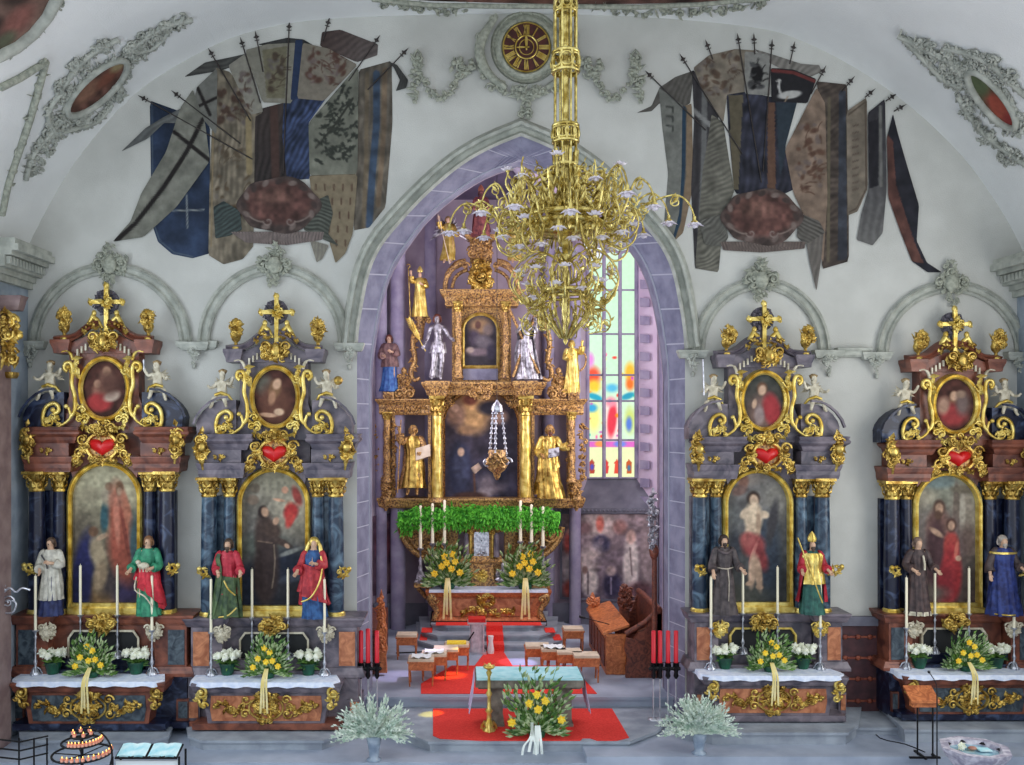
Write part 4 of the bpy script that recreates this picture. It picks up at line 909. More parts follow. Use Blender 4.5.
for k in range(9):
    a = 2*PI*(k+.25)/9; e = R.uniform(-5, 5); arm(a, [(5,262),(26,252+e),(46,262+e),(56,282+e),(48,296+e),(38,288+e)], .010, (38,290+e), ((30,262,8,0,-1),(50,272,7,2,1),(44,300+e,6,1,-1)), .9, k % 2 == 1)
for k in range(9):
    a = 2*PI*(k+.7)/9; e = R.uniform(-4, 4); arm(a, [(22,304),(34,308+e),(44,318+e),(42,332+e),(32,334+e)], .009, None, ((32,312,7,0,1),(40,326,6,2,-1),(26,326,6,1,1)))
for k in range(9):
    mb = MB(); a = 2*PI*(k+.55)/9; ca, sa = math.cos(a), math.sin(a); f_ = lambda r, y: Vector((cc.x+r*SC*ca, DC+r*SC*sa, cz(y))); rr_ = 52+10*(k % 2)
    tube(mb, [f_(36,224), f_(rr_-6,240), f_(rr_,222)], .010, 4)
    for q in range(7): leafm(mb, f_(rr_,222-q*4), f_(rr_+(6 if q % 2 else -6),208-q*5), .022, .012, (-sa, ca, 0))
    mb.build('leaf_plume', 'brass', ch)
for k in range(10):
    a = 2*PI*(k+.4)/10+.1; e = R.uniform(-5,9)
    arm(a, [(38,222),(54,206+e),(66,214+e),(72,232+e),(62,246+e),(50,240+e)], .013, (50,242+e), ((60,224,8,3,1),(48,212,6,1,-1)), .95, True)
# ================================================================ carved figures
RZ = [(0,.150,.120),(.08,.140,.112),(.25,.122,.098),(.42,.110,.088),(.55,.098,.076),(.62,.092,.072),(.70,.106,.078),(.77,.116,.070),(.81,.085,.055),(.835,.046,.042)]
def rz(z):
    for (a, ax, ay), (b, bx, by) in zip(RZ, RZ[1:]):
        if z <= b: t = (z-a)/(b-a); return ax+(bx-ax)*t, ay+(by-ay)*t
    return RZ[-1][1:]
def robe(mb, p, h, z0, z1, k=1.0, th=(0,360), folds=9, amp=.10, seed=0, sway=0, zl=None, zh=None, mi=0, flare=0, nz=14):
    R = random.Random(seed); ph = R.uniform(0, 6); ph2 = R.uniform(0, 6); full = th[1]-th[0] >= 360
    nt = 40 if full else max(10, int((th[1]-th[0])/8)); V = []
    cols = nt if full else nt+1
    for i in range(nz+1):
        for j in range(cols):
            t = j/nt; a = math.radians(th[0]+(th[1]-th[0])*t)
            lo = z0 if zl is None else zl[0]+(zl[1]-zl[0])*t; hi = z1 if zh is None else zh[0]+(zh[1]-zh[0])*t
            z = lo+(hi-lo)*i/nz; rx, ry = rz(max(0, z)); f = amp*1.45*(1-.7*i/nz)
            w = 1+f*math.sin(folds*a+ph+z*5)+f*.5*math.sin((folds*2+1)*a+ph2-z*8)
            s_ = k*w+flare*(1-i/nz)
            V.append((p[0]+h*(rx*s_*math.cos(a)+sway*math.sin(z*PI)), p[1]+h*ry*s_*math.sin(a), p[2]+h*z))
    Fc = [(i*cols+j, i*cols+(j+1)%cols, (i+1)*cols+(j+1)%cols, (i+1)*cols+j) for i in range(nz) for j in range(nt)]
    mb.add(V, Fc, mi, True)
def skinbody(name, nodes, edges, m, parent, sub=1):
    me = bpy.data.meshes.new(name); base = wloc(parent)
    me.from_pydata([tuple(Vector(n[0])-base) for n in nodes], edges, [])
    o = bpy.data.objects.new(name, me); COL.objects.link(o); o.parent = parent; ROOT[o.name] = base
    sk = me.skin_vertices if len(me.skin_vertices) else None
    md = o.modifiers.new('Skin', 'SKIN'); md.use_smooth_shade = True
    bm = bmesh.new(); bm.from_mesh(me); L = bm.verts.layers.skin.verify(); bm.verts.ensure_lookup_table()
    for i, n in enumerate(nodes):
        r = n[1] if isinstance(n[1], tuple) else (n[1], n[1]); bm.verts[i][L].radius = r; bm.verts[i][L].use_root = (i == 0)
    bm.to_mesh(me); bm.free()
    sb = o.modifiers.new('Subdivision', 'SUBSURF'); sb.levels = sub; sb.render_levels = sub
    me.materials.append(M[m] if isinstance(m, str) else m)
    return o
ARMS = {'down':(.17,.0,.62,.185,-.05,.50),'up':(.165,-.04,.74,.18,-.09,.90),'chest':(.145,-.04,.64,.04,-.13,.68),'out':(.15,-.03,.63,.175,-.13,.575),'book':(.16,-.04,.62,.09,-.15,.60),'hip':(.155,.0,.635,.10,-.12,.57)}
def figure(name, base, h, label, group, L='chest', Rr='out', skin='skin', robes=(), sway=.0, hair=None, beard=None, legs=False, lean=0, cat='statue', extras=(), head=0, sleeve=None, foot=None):
    """robes: list of (part name, material, kwargs). L is the arm at the left of the picture"""
    t = thing(name, label, cat, base, group); p = Vector(base)
    X = lambda x, y, z: p+Vector((x+sway*math.sin(z*PI) if z < .85 else x, y, z))*1.0
    G = lambda x, y, z: (p[0]+h*(x+sway*math.sin(min(z,.84)*PI)), p[1]+h*y, p[2]+h*z)
    N = [(G(0,0,.52),(.080*h,.060*h)),(G(0,0,.61),(.072*h,.055*h)),(G(0,0,.71),(.088*h,.062*h)),(G(0,0,.79),(.05*h,.04*h)),(G(head*.3,-.004,.835),(.030*h,.030*h)),
         (G(head*.7,-.018,.872),(.036*h,.042*h)),(G(head,-.012,.912),(.046*h,.052*h)),(G(head,-.004,.952),(.040*h,.044*h))]
    E = [(0,1),(1,2),(2,3),(3,4),(4,5),(5,6),(6,7)]
    N.append((G(head*1.2,-.066,.900),(.009*h,.011*h))); E.append((6,8))
    hands = []
    for s_, key in ((-1,L),(1,Rr)):
        ex, ey, ez, hx, hy, hz = ARMS[key] if isinstance(key, str) else key
        b = len(N); N.append((G(s_*.10,0,.775),(.040*h,.038*h))); E.append((3,b))
        N.append((G(s_*ex,ey,ez),(.028*h,.028*h))); E.append((b,b+1)); N.append((G(s_*hx,hy,hz),(.018*h,.018*h))); E.append((b+1,b+2))
        d = Vector((s_*(hx-ex),hy-ey,hz-ez)).normalized(); q = Vector((s_*hx,hy,hz)); N.append((G(*(q+d*.03)),(.022*h,.014*h))); E.append((b+2,b+3))
        side = d.cross(Vector((0,-1,0)));  side = side.normalized() if side.length > .1 else Vector((1,0,0))
        for k in range(4):
            o_ = side*(k-1.5)*.0115; l = (.030,.036,.034,.026)[k]; c = q+d*.043+o_
            N.append((G(*c),.0062*h)); N.append((G(*(c+d*l*.6+Vector((0,-.006,-.002)))),.0058*h)); N.append((G(*(c+d*l+Vector((0,-.012,-.008)))),.0045*h))
            E += [(b+3,len(N)-3),(len(N)-3,len(N)-2),(len(N)-2,len(N)-1)]
        c = q+d*.012-side*.022; N.append((G(*c),.007*h)); N.append((G(*(c+d*.022-side*.012)),.006*h)); E += [(b+2,len(N)-2),(len(N)-2,len(N)-1)]
        hands.append(G(*(q+d*.05)))
    for s_ in (-1,1):
        b = len(N); bend = .05 if s_*sway > 0 else .015
        N += [(G(s_*.055,0,.47),.060*h),(G(s_*.062,-bend,.27),.038*h),(G(s_*.060,0,.055),.024*h),(G(s_*.072,-.07,.018),.020*h)]; E += [(0,b),(b,b+1),(b+1,b+2),(b+2,b+3)]
    skinbody('body', N, E, skin, t)
    if sleeve:
        mb = MB()
        for s_, key in ((-1,L),(1,Rr)):
            ex, ey, ez, hx, hy, hz = ARMS[key] if isinstance(key, str) else key
            tube(mb, smooth_path3([G(s_*.07,0,.80),G(s_*.105,0,.77),G(s_*ex,ey,ez),G(s_*(ex*.3+hx*.7),ey*.3+hy*.7,ez*.3+hz*.7)]), [.036*h,.042*h,.047*h,.049*h,.046*h,.045*h,.049*h,.055*h,.060*h,.062*h][:10], 9)
        mb.build('sleeves', sleeve, t)
    for k, (nm, m_, kws) in enumerate(robes):
        mb = MB()
        for kw in (kws if isinstance(kws, list) else [kws]):
            kw = dict(kw); kw.setdefault('sway', sway); robe(mb, p, h, kw.pop('z0', 0), kw.pop('z1', .83), seed=int(h*100)+k*7+int(abs(p[0])*10), **kw)
        mb.build(nm, m_, t)
    if hair:
        mb = MB(); blob(mb, G(head,.012,.928), (.056*h,.058*h,.056*h), 0, 12, 7); blob(mb, G(head,.030,.885), (.048*h,.035*h,.060*h), 0, 10, 6)
        R = random.Random(3)
        for _ in range(14):
            a = R.uniform(0, PI); tube(mb, [G(head+.05*math.cos(a),.02+.03*math.sin(a),.93),G(head+.058*math.cos(a+.2),.02+.03*math.sin(a),.89),G(head+.05*math.cos(a),.02+.035*math.sin(a),.86)], .011*h, 4)
        mb.build('hair', hair, t)
    if beard:
        mb = MB(); blob(mb, G(head*.8,-.046,.864), (.030*h,.024*h,.036*h), 0, 9, 6); blob(mb, G(head*.8,-.05,.838), (.018*h,.016*h,.03*h), 0, 8, 5); mb.build('beard', beard, t)
    for e in extras: e(t, G, h, hands)
    return t
def smooth_path3(pts, n=3):
    pts = [Vector(p) for p in pts]; out = []
    for i in range(len(pts)-1):
        p0 = pts[max(i-1,0)]; p1 = pts[i]; p2 = pts[i+1]; p3 = pts[min(i+2,len(pts)-1)]
        for k in range(n):
            t = k/n; out.append(.5*((2*p1)+(p2-p0)*t+(2*p0-5*p1+4*p2-p3)*t*t+(3*p1-p0-3*p2+p3)*t**3))
    out.append(pts[-1]); return out
def ex_veil(m_):
    def f(t, G, h, H):
        mb = MB(); blob(mb, G(0,.018,.925), (.068*h,.064*h,.064*h), 0, 12, 7)
        for s_ in (-1,1): tube(mb, [G(s_*.05,.01,.93),G(s_*.075,.01,.87),G(s_*.09,0,.80),G(s_*.12,-.02,.70)], [.022*h,.028*h,.03*h,.02*h], 7)
        mb.build('veil', m_, t)
    return f
def ex_mitre(m_):
    def f(t, G, h, H):
        mb = MB(); c = G(0,0,.945); lathe(mb, c, [(c[2],.055*h),(c[2]+.04*h,.064*h),(c[2]+.10*h,.035*h),(c[2]+.135*h,.006*h)], 12, sy=.7); tube(mb, [(c[0],c[1]-.05*h,c[2]),(c[0],c[1]-.035*h,c[2]+.10*h)], .008*h, 5); mb.build('mitre', m_, t)
    return f
def ex_staff(m_, x0, z0, x1, z1, crook=True, y=-.16):
    def f(t, G, h, H):
        mb = MB(); tube(mb, [G(x0,y,z0), G(x1,y,z1)], .010*h, 6)
        if crook: tube(mb, [G(x1+.035*math.cos(a)+.0,y,z1+.04+.04*math.sin(a)) for a in [ -PI/2+i*.5 for i in range(10)]], .010*h, 5)
        mb.build('staff', m_, t)
    return f
def ex_book(m_, x, z, s_=.10, tilt=.3, y=-.17):
    def f(t, G, h, H):
        mb = MB(); q = [G(x-s_/2,y,z-s_*.4), G(x+s_/2,y,z-s_*.4+tilt*s_), G(x+s_/2,y+.03,z+s_*.4+tilt*s_), G(x-s_/2,y+.03,z+s_*.4)]; g = Vector((0,.025*h,-.01*h))
        mb.add([Vector(v) for v in q]+[Vector(v)+g for v in q], [(0,1,2,3),(4,5,6,7),(0,1,5,4),(1,2,6,5),(2,3,7,6),(3,0,4,7)]); mb.build('book', m_, t)
    return f
def ex_lamb(m_):
    def f(t, G, h, H):
        mb = MB(); blob(mb, G(0,-.15,.63), (.075*h,.05*h,.045*h), 0, 10, 6); blob(mb, G(-.06,-.17,.68), (.034*h,.03*h,.03*h), 0, 8, 5); tube(mb, [G(-.05,-.16,.64),G(-.06,-.165,.68)], .025*h, 6)
        for x in (-.04,.0,.05): tube(mb, [G(x,-.17,.62),G(x+.01,-.18,.56)], .009*h, 5)
        mb.build('lamb', m_, t)
    return f
def ex_trim(m_, pts, r=.012):
    r = r*.75
    def f(t, G, h, H):
        mb = MB(); tube(mb, smooth_path3([G(*q) for q in pts]), r*h, 5); mb.build('trim', m_, t)
    return f
def ex_palm(m_, x0, z0, x1, z1):
    def f(t, G, h, H):
        mb = MB(); p0 = Vector(G(x0,-.12,z0)); p1 = Vector(G(x1,-.10,z1)); tube(mb, [p0, p1], .008*h, 5); d = (p1-p0); s_ = Vector((d.z,0,-d.x)).normalized()
        for i in range(10):
            c = p0+d*(.35+.065*i); 
            for q in (-1,1): leafm(mb, c, c+d*.14+s_*q*.05*h*(1.2-abs(i-5)*.12), .01*h, .008*h)
        mb.build('palm_frond', m_, t)
    return f
def ex_cross(m_, y=.02):
    def f(t, G, h, H):
        mb = MB(); tube(mb, [G(-.26,y,1.05), G(.16,y-.1,.10)], .022*h, 4); tube(mb, [G(.14,y,1.02), G(-.22,y-.1,.05)], .022*h, 4); mb.build('diagonal_cross', m_, t)
    return f
def ex_wings(m_):
    def f(t, G, h, H):
        for s_ in (-1,1):
            mb = MB()
            for k in range(6): leafm(mb, Vector(G(s_*.05,.06,.76)), Vector(G(s_*(.16+.05*k),.08,.98-.10*k)), .035*h, .02*h)
            mb.build('wing', m_, t)
    return f
def ex_plate(m_, x=0, z=.02):
    def f(t, G, h, H):
        mb = MB(); c = G(x,0,-.0); box(mb, (c[0]-.17*h,c[1]-.13*h,c[2]-.0*h), (c[0]+.17*h,c[1]+.13*h,c[2]+.035*h)); mb.build('base', m_, t)
    return f
def putto(base, h, label, m_, flip=1, group='putti on the side altar pediments', cat='figurine', item=None):
    t = thing('putto', label, cat, base, group); p = Vector(base)
    G = lambda x, y, z: (p[0]+h*x*flip, p[1]+h*y, p[2]+h*z)
    N = [(G(0,0,.16),(.14*h,.12*h)),(G(.0,0,.34),(.13*h,.11*h)),(G(.0,0,.52),(.13*h,.10*h)),(G(.0,0,.60),(.06*h,.05*h)),(G(.02,-.02,.70),(.10*h,.10*h)),(G(.02,-.01,.82),(.11*h,.11*h)),(G(.02,0,.92),(.07*h,.07*h)),(G(.05,-.13,.77),.02*h),
         (G(-.14,0,.55),.055*h),(G(-.25,-.06,.40),.055*h),(G(-.30,-.20,.40),.042*h),(G(-.33,-.26,.44),.035*h),
         (G(.14,0,.55),.055*h),(G(.25,-.04,.50),.055*h),(G(.32,-.10,.62),.042*h),(G(.34,-.12,.68),.035*h),
         (G(-.10,-.02,.12),.09*h),(G(-.22,-.14,.10),.07*h),(G(-.26,-.16,-.12),.05*h),(G(-.30,-.22,-.18),.035*h),
         (G(.08,-.02,.12),.09*h),(G(.10,-.20,.12),.07*h),(G(.16,-.20,-.08),.05*h),(G(.18,-.26,-.14),.035*h)]
    E = [(0,1),(1,2),(2,3),(3,4),(4,5),(5,6),(5,7),(2,8),(8,9),(9,10),(10,11),(2,12),(12,13),(13,14),(14,15),(0,16),(16,17),(17,18),(18,19),(0,20),(20,21),(21,22),(22,23)]
    for hx, hy, hz, b in ((-.33,-.26,.44,11),(.34,-.12,.68,15)):
        for k in range(5): N.append((G(hx+(k-2)*.018,hy,hz+.05-.012*abs(k-2)),.010*h)); E.append((b,len(N)-1))
    skinbody('body', N, E, m_, t)
    mb = MB(); blob(mb, G(.02,.02,.86), (.115*h,.115*h,.09*h), 0, 10, 6)
    for k in range(9): a = k*.7; blob(mb, G(.02+.09*math.cos(a),.01+.09*math.sin(a)*.8,.88), .04*h, 0, 6, 4)
    mb.build('hair', cm((120,96,66),(170,146,104)), t)
    mb = MB()
    for s_ in (-1,1):
        for k in range(4): leafm(mb, G(s_*.05,.10,.50), G(s_*(.22+.05*k),.16,.72-.11*k), .05*h, .03*h)
    mb.build('wing', m_, t)
    mb = MB(); tube(mb, [G(-.18,-.10,.20),G(0,-.13,.26),G(.2,-.08,.18),G(.3,.02,.02)], [.04*h,.05*h,.05*h,.03*h], 7); mb.build('drapery', 'goldlt', t)
    if item: item(t, G, h)
    return t
# ================================================================ the four side altars
def capital(mb, px, d, y0, y1, r, mi=0):
    c = P(px, VY, d); z0 = P(px, y1, d).z; z1 = P(px, y0, d).z; R_ = S(r, d); H = z1-z0
    lathe(mb, (c.x, c.y), [(z0,R_*.95),(z0+H*.08,R_*1.1),(z0+H*.15,R_*.95),(z0+H*.6,R_*1.0),(z0+H*.85,R_*1.3)], 16, mi)
    box(mb, (c.x-R_*1.45, c.y-R_*1.45, z1-H*.14), (c.x+R_*1.45, c.y+R_*1.45, z1), mi)
    for row in range(2):
        for k in range(8):
            a = 2*PI*(k+.5*row)/8; n_ = Vector((math.cos(a), math.sin(a), 0)); b = Vector((c.x,c.y,z0+H*(.12+.28*row)))+n_*R_*.95
            leafm(mb, b, b+Vector((0,0,H*.34))+n_*R_*.35, R_*.38, R_*.25, tuple(n_), mi); blob(mb, b+Vector((0,0,H*.36))+n_*R_*.36, R_*.15, mi, 5, 3)
    for k in range(4):
        a = PI/4+k*PI/2; n_ = Vector((math.cos(a), math.sin(a), 0)); b = Vector((c.x,c.y,z1-H*.28))+n_*R_*1.45; s_ = n_.cross(Vector((0,0,1)))
        tube(mb, [b+n_*R_*.32*math.cos(t)*(1-t/9)+Vector((0,0,R_*.34*math.sin(t)*(1-t/9))) for t in [i*.75 for i in range(10)]], R_*.13, 5, mi)
def altar_painting(i):
    B = [('g',0,0,0,1,(0,0,0),(0,0,0))]
    if i == 0: # red robed figure, kneeling blue cloaked figure; coordinates in the frame of the second altar
        T = lambda x, y: (238.5+(x-66)*.945, 470+(y-470)*1.0)
        t = lambda x, y, a, b, g, c, s=.5: ('e', T(x,y)[0], T(x,y)[1], a*.95, b, g, c, s)
        return [('g',274,470,274,612,(168,158,126),(70,60,50)),('n',7,.18),t(100,490,34,22,0,(176,168,134),.9),t(88,500,10,8,0,(150,140,112),.8),t(76,560,18,36,0,(98,88,74),.8),
          t(106,600,28,12,0,(122,92,58),.9),t(126,590,16,22,0,(56,48,84),.7),t(108,585,10,14,20,(70,60,60),.9),t(80,575,11,38,8,(40,42,92),.5),t(76,596,12,20,0,(34,36,80),.6),t(95,556,8,15,-10,(164,144,112),.6),t(98,580,7,16,12,(150,126,96),.6),t(91,536,5,5,0,(118,84,62),.5),t(100,541,7,2.6,-30,(170,140,110),.5),
          t(103,520,4.6,16,4,(50,88,96),.5),t(105,502,6,9,0,(156,142,118),.7),t(107,492,4,4,0,(140,110,84),.5),t(119,530,11,40,-6,(170,88,66),.5),t(121,560,13,28,-14,(160,76,58),.6),t(117,506,8,8,0,(164,106,84),.6),t(118,493,4,6,0,(120,84,60),.5),t(118,497,3,4,0,(176,140,112),.5),
          t(127,520,4,22,-14,(176,104,78),.7),t(134,548,6,28,0,(60,84,90),.8),t(115,525,3,24,-4,(192,112,88),.6),t(124,540,2,30,-10,(130,60,48),.6),('n',3,.12,4)]
    if i == 1:
        return [('g',274,470,274,606,(134,126,108),(34,36,46)),('n',8,.2),('e',292,500,26,34,0,(158,148,126),1),('e',285,480,30,14,0,(142,136,114),.9),('e',255,488,5,5,0,(110,98,82),.4),('e',253,500,6,5,0,(118,100,84),.4),('e',262,545,24,12,0,(86,92,84),.9),
          ('e',290,566,20,16,0,(36,42,58),.8),('e',250,590,18,22,0,(34,42,62),.8),('e',290,552,12,2.4,-20,(126,128,122),.7),('e',292,578,14,4,-12,(70,76,90),.8),
          ('e',289,508,4,7,10,(206,144,112),.5),('e',285,490,3.4,3.6,0,(196,140,110),.4),('e',279,500,6,1.6,10,(200,150,118),.5),('e',291,512,7,9,20,(180,46,44),.5),('e',297,496,4,10,-20,(150,60,54),.6),('e',290,520,4,8,20,(196,60,52),.6),
          ('e',266,540,11,28,-4,(72,56,50),.4),('e',266,572,13,34,3,(64,50,48),.4),('e',272,530,8,10,-30,(78,60,52),.5),('e',281,542,12,3.4,25,(74,58,52),.5),('e',263,512,5,6.5,0,(46,34,32),.4),('e',265,512,3.6,5,-15,(190,146,114),.5),('e',276,521,3,4,20,(186,142,112),.5),('e',287,546,3,2,40,(196,152,120),.5),
          ('l',[(258,541),(272,543)],1.2,(120,96,80)),('l',[(274,545),(275,560),(274,575),(272,588)],1.2,(140,120,100)),('w',7,5,.06),('n',3,.12,4)]
    if i == 2:
        T = lambda x, y: (239.5+(x-727)*1.03, 471+(y-473)*1.0)
        t = lambda x, y, a, b, g, c, s=.5: ('e', T(x,y)[0], T(x,y)[1], a*1.0, b, g, c, s)
        return [('g',274,470,274,606,(112,108,106),(60,64,66)),('n',8,.2),t(750,478,18,9,0,(140,130,122),.8),t(747,484,5,8,20,(136,96,82),.6),t(743,492,8,5,-20,(120,92,84),.6),t(780,500,16,18,0,(128,124,116),.9),t(735,520,10,14,0,(96,98,98),.8),
          t(771,560,14,40,0,(56,66,80),.7),t(776,525,5,24,10,(62,60,64),.6),t(738,552,6,18,0,(58,62,72),.8),t(745,600,26,10,0,(74,76,70),.9),
          t(757,500,6.5,7,0,(56,40,34),.5),t(757.5,502,4.6,6,-10,(206,172,142),.5),t(757,520,9.5,16,0,(214,188,156),.4),t(748,516,4,6,30,(206,180,150),.5),t(768,517,5,4,20,(206,180,150),.5),t(756,535,7.5,10,0,(200,172,142),.5),t(762,526,2.5,14,0,(168,138,112),.8),
          t(757,549,12,12,10,(152,66,66),.5),t(751,543,8,8,0,(170,84,80),.6),t(764,562,7,14,-20,(140,56,58),.6),t(757,556,2,12,20,(190,104,96),.6),t(756,575,4.2,18,4,(196,160,132),.5),t(762,578,4,18,-6,(186,150,122),.5),t(753,588,4.5,2.4,-20,(188,152,124),.5),t(763,592,4,2.6,10,(186,150,122),.5),('n',3,.1,4)]
    T = lambda x, y: (239.5+(x-920)*1.06, 471+(y-475)*1.01)
    t = lambda x, y, a, b, g, c, s=.5: ('e', T(x,y)[0], T(x,y)[1], a*1.04, b, g, c, s)
    return [('g',274,470,274,612,(140,144,124),(78,60,58)),('n',8,.16),t(945,482,18,7,0,(120,138,136),.8),t(930,500,14,10,0,(158,150,128),.9),t(970,520,12,36,0,(140,128,112),.8),t(963,516,3.4,34,0,(112,98,86),.4),t(969,515,3,22,0,(166,156,138),.5),t(970,490,12,4,0,(110,100,84),.7),t(974,545,8,18,0,(104,84,76),.8),
          t(930,540,12,30,0,(120,110,104),.9),t(950,560,18,40,0,(92,70,72),.9),t(945,530,12,20,0,(120,86,76),.5),t(943,560,10,40,0,(78,52,56),.5),t(946,509,6,8,0,(84,58,48),.5),t(946,510,4,6,0,(178,140,112),.5),t(945,517,3.6,5,0,(96,68,54),.5),t(943,535,8,3,35,(178,140,114),.5),
          t(958,550,8,16,0,(176,62,56),.4),t(958,578,10.5,30,0,(170,46,50),.4),t(952,590,9,20,0,(140,36,44),.7),t(958,527,5,7,0,(80,52,44),.5),t(958,528,3.4,5,0,(192,150,122),.5),t(963,553,2,10,8,(196,96,80),.6),t(965,562,3,3,0,(190,150,122),.5),t(934,598,20,8,0,(96,86,78),.9),('n',3,.1,4)]
def oval_painting(i):
    b = [('f',(72,40,34)),('n',5,.3)]
    if i == 0: return b+[('e',277,386,7,8,0,(150,104,84),.6),('e',277,380,4,5,0,(190,144,110),.5),('e',270,398,7,8,0,(156,100,80),.6),('e',268,392,3.4,4,0,(200,150,118),.5),('e',270,410,12,9,0,(176,50,50),.5),('e',282,404,8,5,-20,(206,186,164),.6),('e',279,392,10,12,0,(96,60,50),1.2)]
    if i == 1: return b+[('e',264,385,8,10,0,(96,92,80),.9),('e',275,403,15,20,0,(104,62,48),.6),('e',275,389,6,10,15,(132,92,62),.5),('e',277,384,4,5.5,20,(206,160,126),.5),('e',279,412,5,3.6,0,(212,172,138),.5),('e',268,415,9,2.2,5,(200,152,120),.5),('e',272,398,3.5,7,10,(176,124,92),.6)]
    if i == 2: return [('g',274,368,274,428,(60,66,62),(80,60,54)),('n',5,.2),('e',276,408,15,18,0,(120,92,84),.6),('e',284,406,9,17,-10,(170,48,54),.5),('e',274,384,5.4,6.5,0,(110,76,56),.5),('e',274,386,4,5.4,15,(206,166,136),.5),('e',271,412,5,10,0,(150,130,128),.6),('e',266,400,2.4,5,10,(206,166,136),.5)]
    return b+[('e',275,390,5,7,0,(120,84,60),.5),('e',275,388,4,5,0,(196,154,124),.5),('e',274,408,14,12,0,(156,50,52),.6),('e',284,396,7,12,0,(110,90,86),.8),('e',264,398,6,9,10,(170,130,108),.7),('e',282,386,5,4,0,(150,120,100),.7)]
ALT = [dict(cx=104.5,k=1.025,zb=.36,m='redmarble',p='greenmarble',c='navy',b='navy',nm='the kneeling-figure altar',lab='red-brown and navy side altar whose painting shows a kneeling blue-cloaked figure'),
       dict(cx=274,k=1.0,zb=.36,m='greymarble',p='orange',c='bluemarble',b='redmarble',nm='the friar altar',lab='violet-grey marble side altar whose painting shows a brown-habited friar'),
       dict(cx=760.5,k=.965,zb=.50,m='greymarble',p='orange',c='bluemarble',b='greymarble',nm='the martyr altar',lab='violet-grey marble side altar whose painting shows a bare-chested martyr'),
       dict(cx=951,k=.95,zb=.52,m='redmarble',p='greenmarble',c='navy',b='navy',nm='the bearded-man altar',lab='red-brown and navy side altar whose painting shows a bearded man with red-robed youth')]
O2 = Vector(((274-VX)*17.7/F, 18.0, .36))
def gild(mb, *a, **k): orn(mb, *a, **k)
def sidealtar(i, A):
    XF[0] = (Vector(((A['cx']-VX)*17.7/F, 18.0, A['zb'])), A['k'], O2)
    k = A['k']; e_ = 0 if i < 2 else 8
    root = thing('side_altar', A['lab'], 'altar', Vector((XF[0][0].x, 17.4, A['zb'])), 'baroque side altars')
    m, pn, cl, bs = A['m'], A['p'], A['c'], A['b']; fx = 0
    def both(mbf, name, mt, parent=root):
        mb = MB(); mbf(mb, lambda x: x); mb.build(name, mt, parent); mb = MB(); mbf(mb, lambda x: 548-x); mb.build(name, mt, parent)
    B2 = lambda mb, f, x0, y0, x1, y1, d0, d1, mi=0: bxp(mb, min(f(x0),f(x1)), y0, max(f(x0),f(x1)), y1, d0, d1, mi)
    # base steps
    mb = MB(); bxp(mb, 192, 724, 341, 730, 16.93, 17.95); bxp(mb, 186+e_, 722, 361-e_*1.5, 728, 17.22, 17.98); mb.build('base', bs, root)
    # mensa with flared corners
    mb = MB(); q = [P(x, y, 16.97) for x, y in [(208,725),(206,712),(202,700),(198,690),(334,690),(330,700),(326,712),(324,725)]]
    q = [(p.x, p.z) for p in q]; prism(mb, q, dd(16.97), dd(17.6)); mould(mb, 194, 339, 16.9, 17.66, [(693,0),(691,.02),(688,.03),(686,.05),(683.5,.05)])
    mens = mb.build('mensa', m, root)
    mb = MB(); prismp(mb, [(212,721),(210,709),(211,696),(321,696),(322,709),(320,721)], 16.955, 16.975); mb.build('front_panel', pn, mens)
    mb = MB()
    sweep(mb, arc(266,708,17,11.5,0,360,36)[:-1], [(-1.4,0),(-.6,.05),(.8,.05),(1.4,0)], fr(16.96), closed=True); orn(mb, 266, 708, 13, 9, 16.955, 60, 6, 5+i, 0, .05, radial=True); orn(mb, 266, 694, 12, 5, 16.95, 30, 6, 15, 0, .06); orn(mb, 266, 721, 8, 3, 16.95, 14, 5, 16, 0, .05)
    for s_ in (-1, 1):
        X = lambda x: 266+s_*x
        curl(mb, (X(20), 700), 5, 1.3, 0, s_, 1.2, 16.95); curl(mb, (X(21), 714), 5, 1.3, 0, -s_, 1.2, 16.95); garl(mb, smooth_path([(X(22),706),(X(32),712),(X(40),703),(X(52),706)],3), 6, seed=21, d=16.955, depth=.04, dens=1.2)
        orn(mb, X(38), 710, 6, 5, 16.955, 14, 5, 23, 0, .04)
    mb.build('gilt_cartouche', 'gold', mens)
    for s_, x in ((-1,201),(1,333)):
        mb = MB(); curl(mb, (x,693), 6, 1.3, PI/2, s_, 1.8, 16.9); orn(mb, x, 699, 5, 8, 16.92, 16, 6, 24, 0, .06); curl(mb, (x-s_*3,706), 4, 1.2, 0, -s_, 1.2, 16.93); mb.build('corner_scroll', 'goldlt' if i % 3 else 'gold', mens)
    # predella
    mb = MB(); bxp(mb, 188+e_, 671, 358-e_*1.3, 722, 17.36, 17.98); bxp(mb, 218, 660, 332, 684, 17.5, 17.98); mb.build('gradine', m if i % 3 else 'navy', root)
    mb = MB(); bxp(mb, 222, 626, 326, 672, 17.66, 17.98); pre = mb.build('predella', m, root)
    mb = MB(); prismp(mb, [(240,660),(240,640),(245,634),(303,634),(308,640),(308,660)], 17.63, 17.66); mb.build('niche', 'dark', pre)
    mb = MB(); sweep(mb, [(240,664),(240,640),(245,633),(303,633),(308,640),(308,664)], [(-1,0),(-1,.05),(1,.05),(1,0)], fr(17.64), pclosed=True); mb.build('niche_frame', 'whitestone' if i != 2 else 'goldlt', pre)
    mb = MB(); orn(mb, 272, 626, 13, 9, 17.55, 60, 7, 25+i, 0, .12); curl(mb, (262,627), 5, 1.3, 0, 1, 1.2, 17.5); curl(mb, (282,627), 5, 1.3, PI, -1, 1.2, 17.5); mb.build('gilt_crest', 'gold', pre)
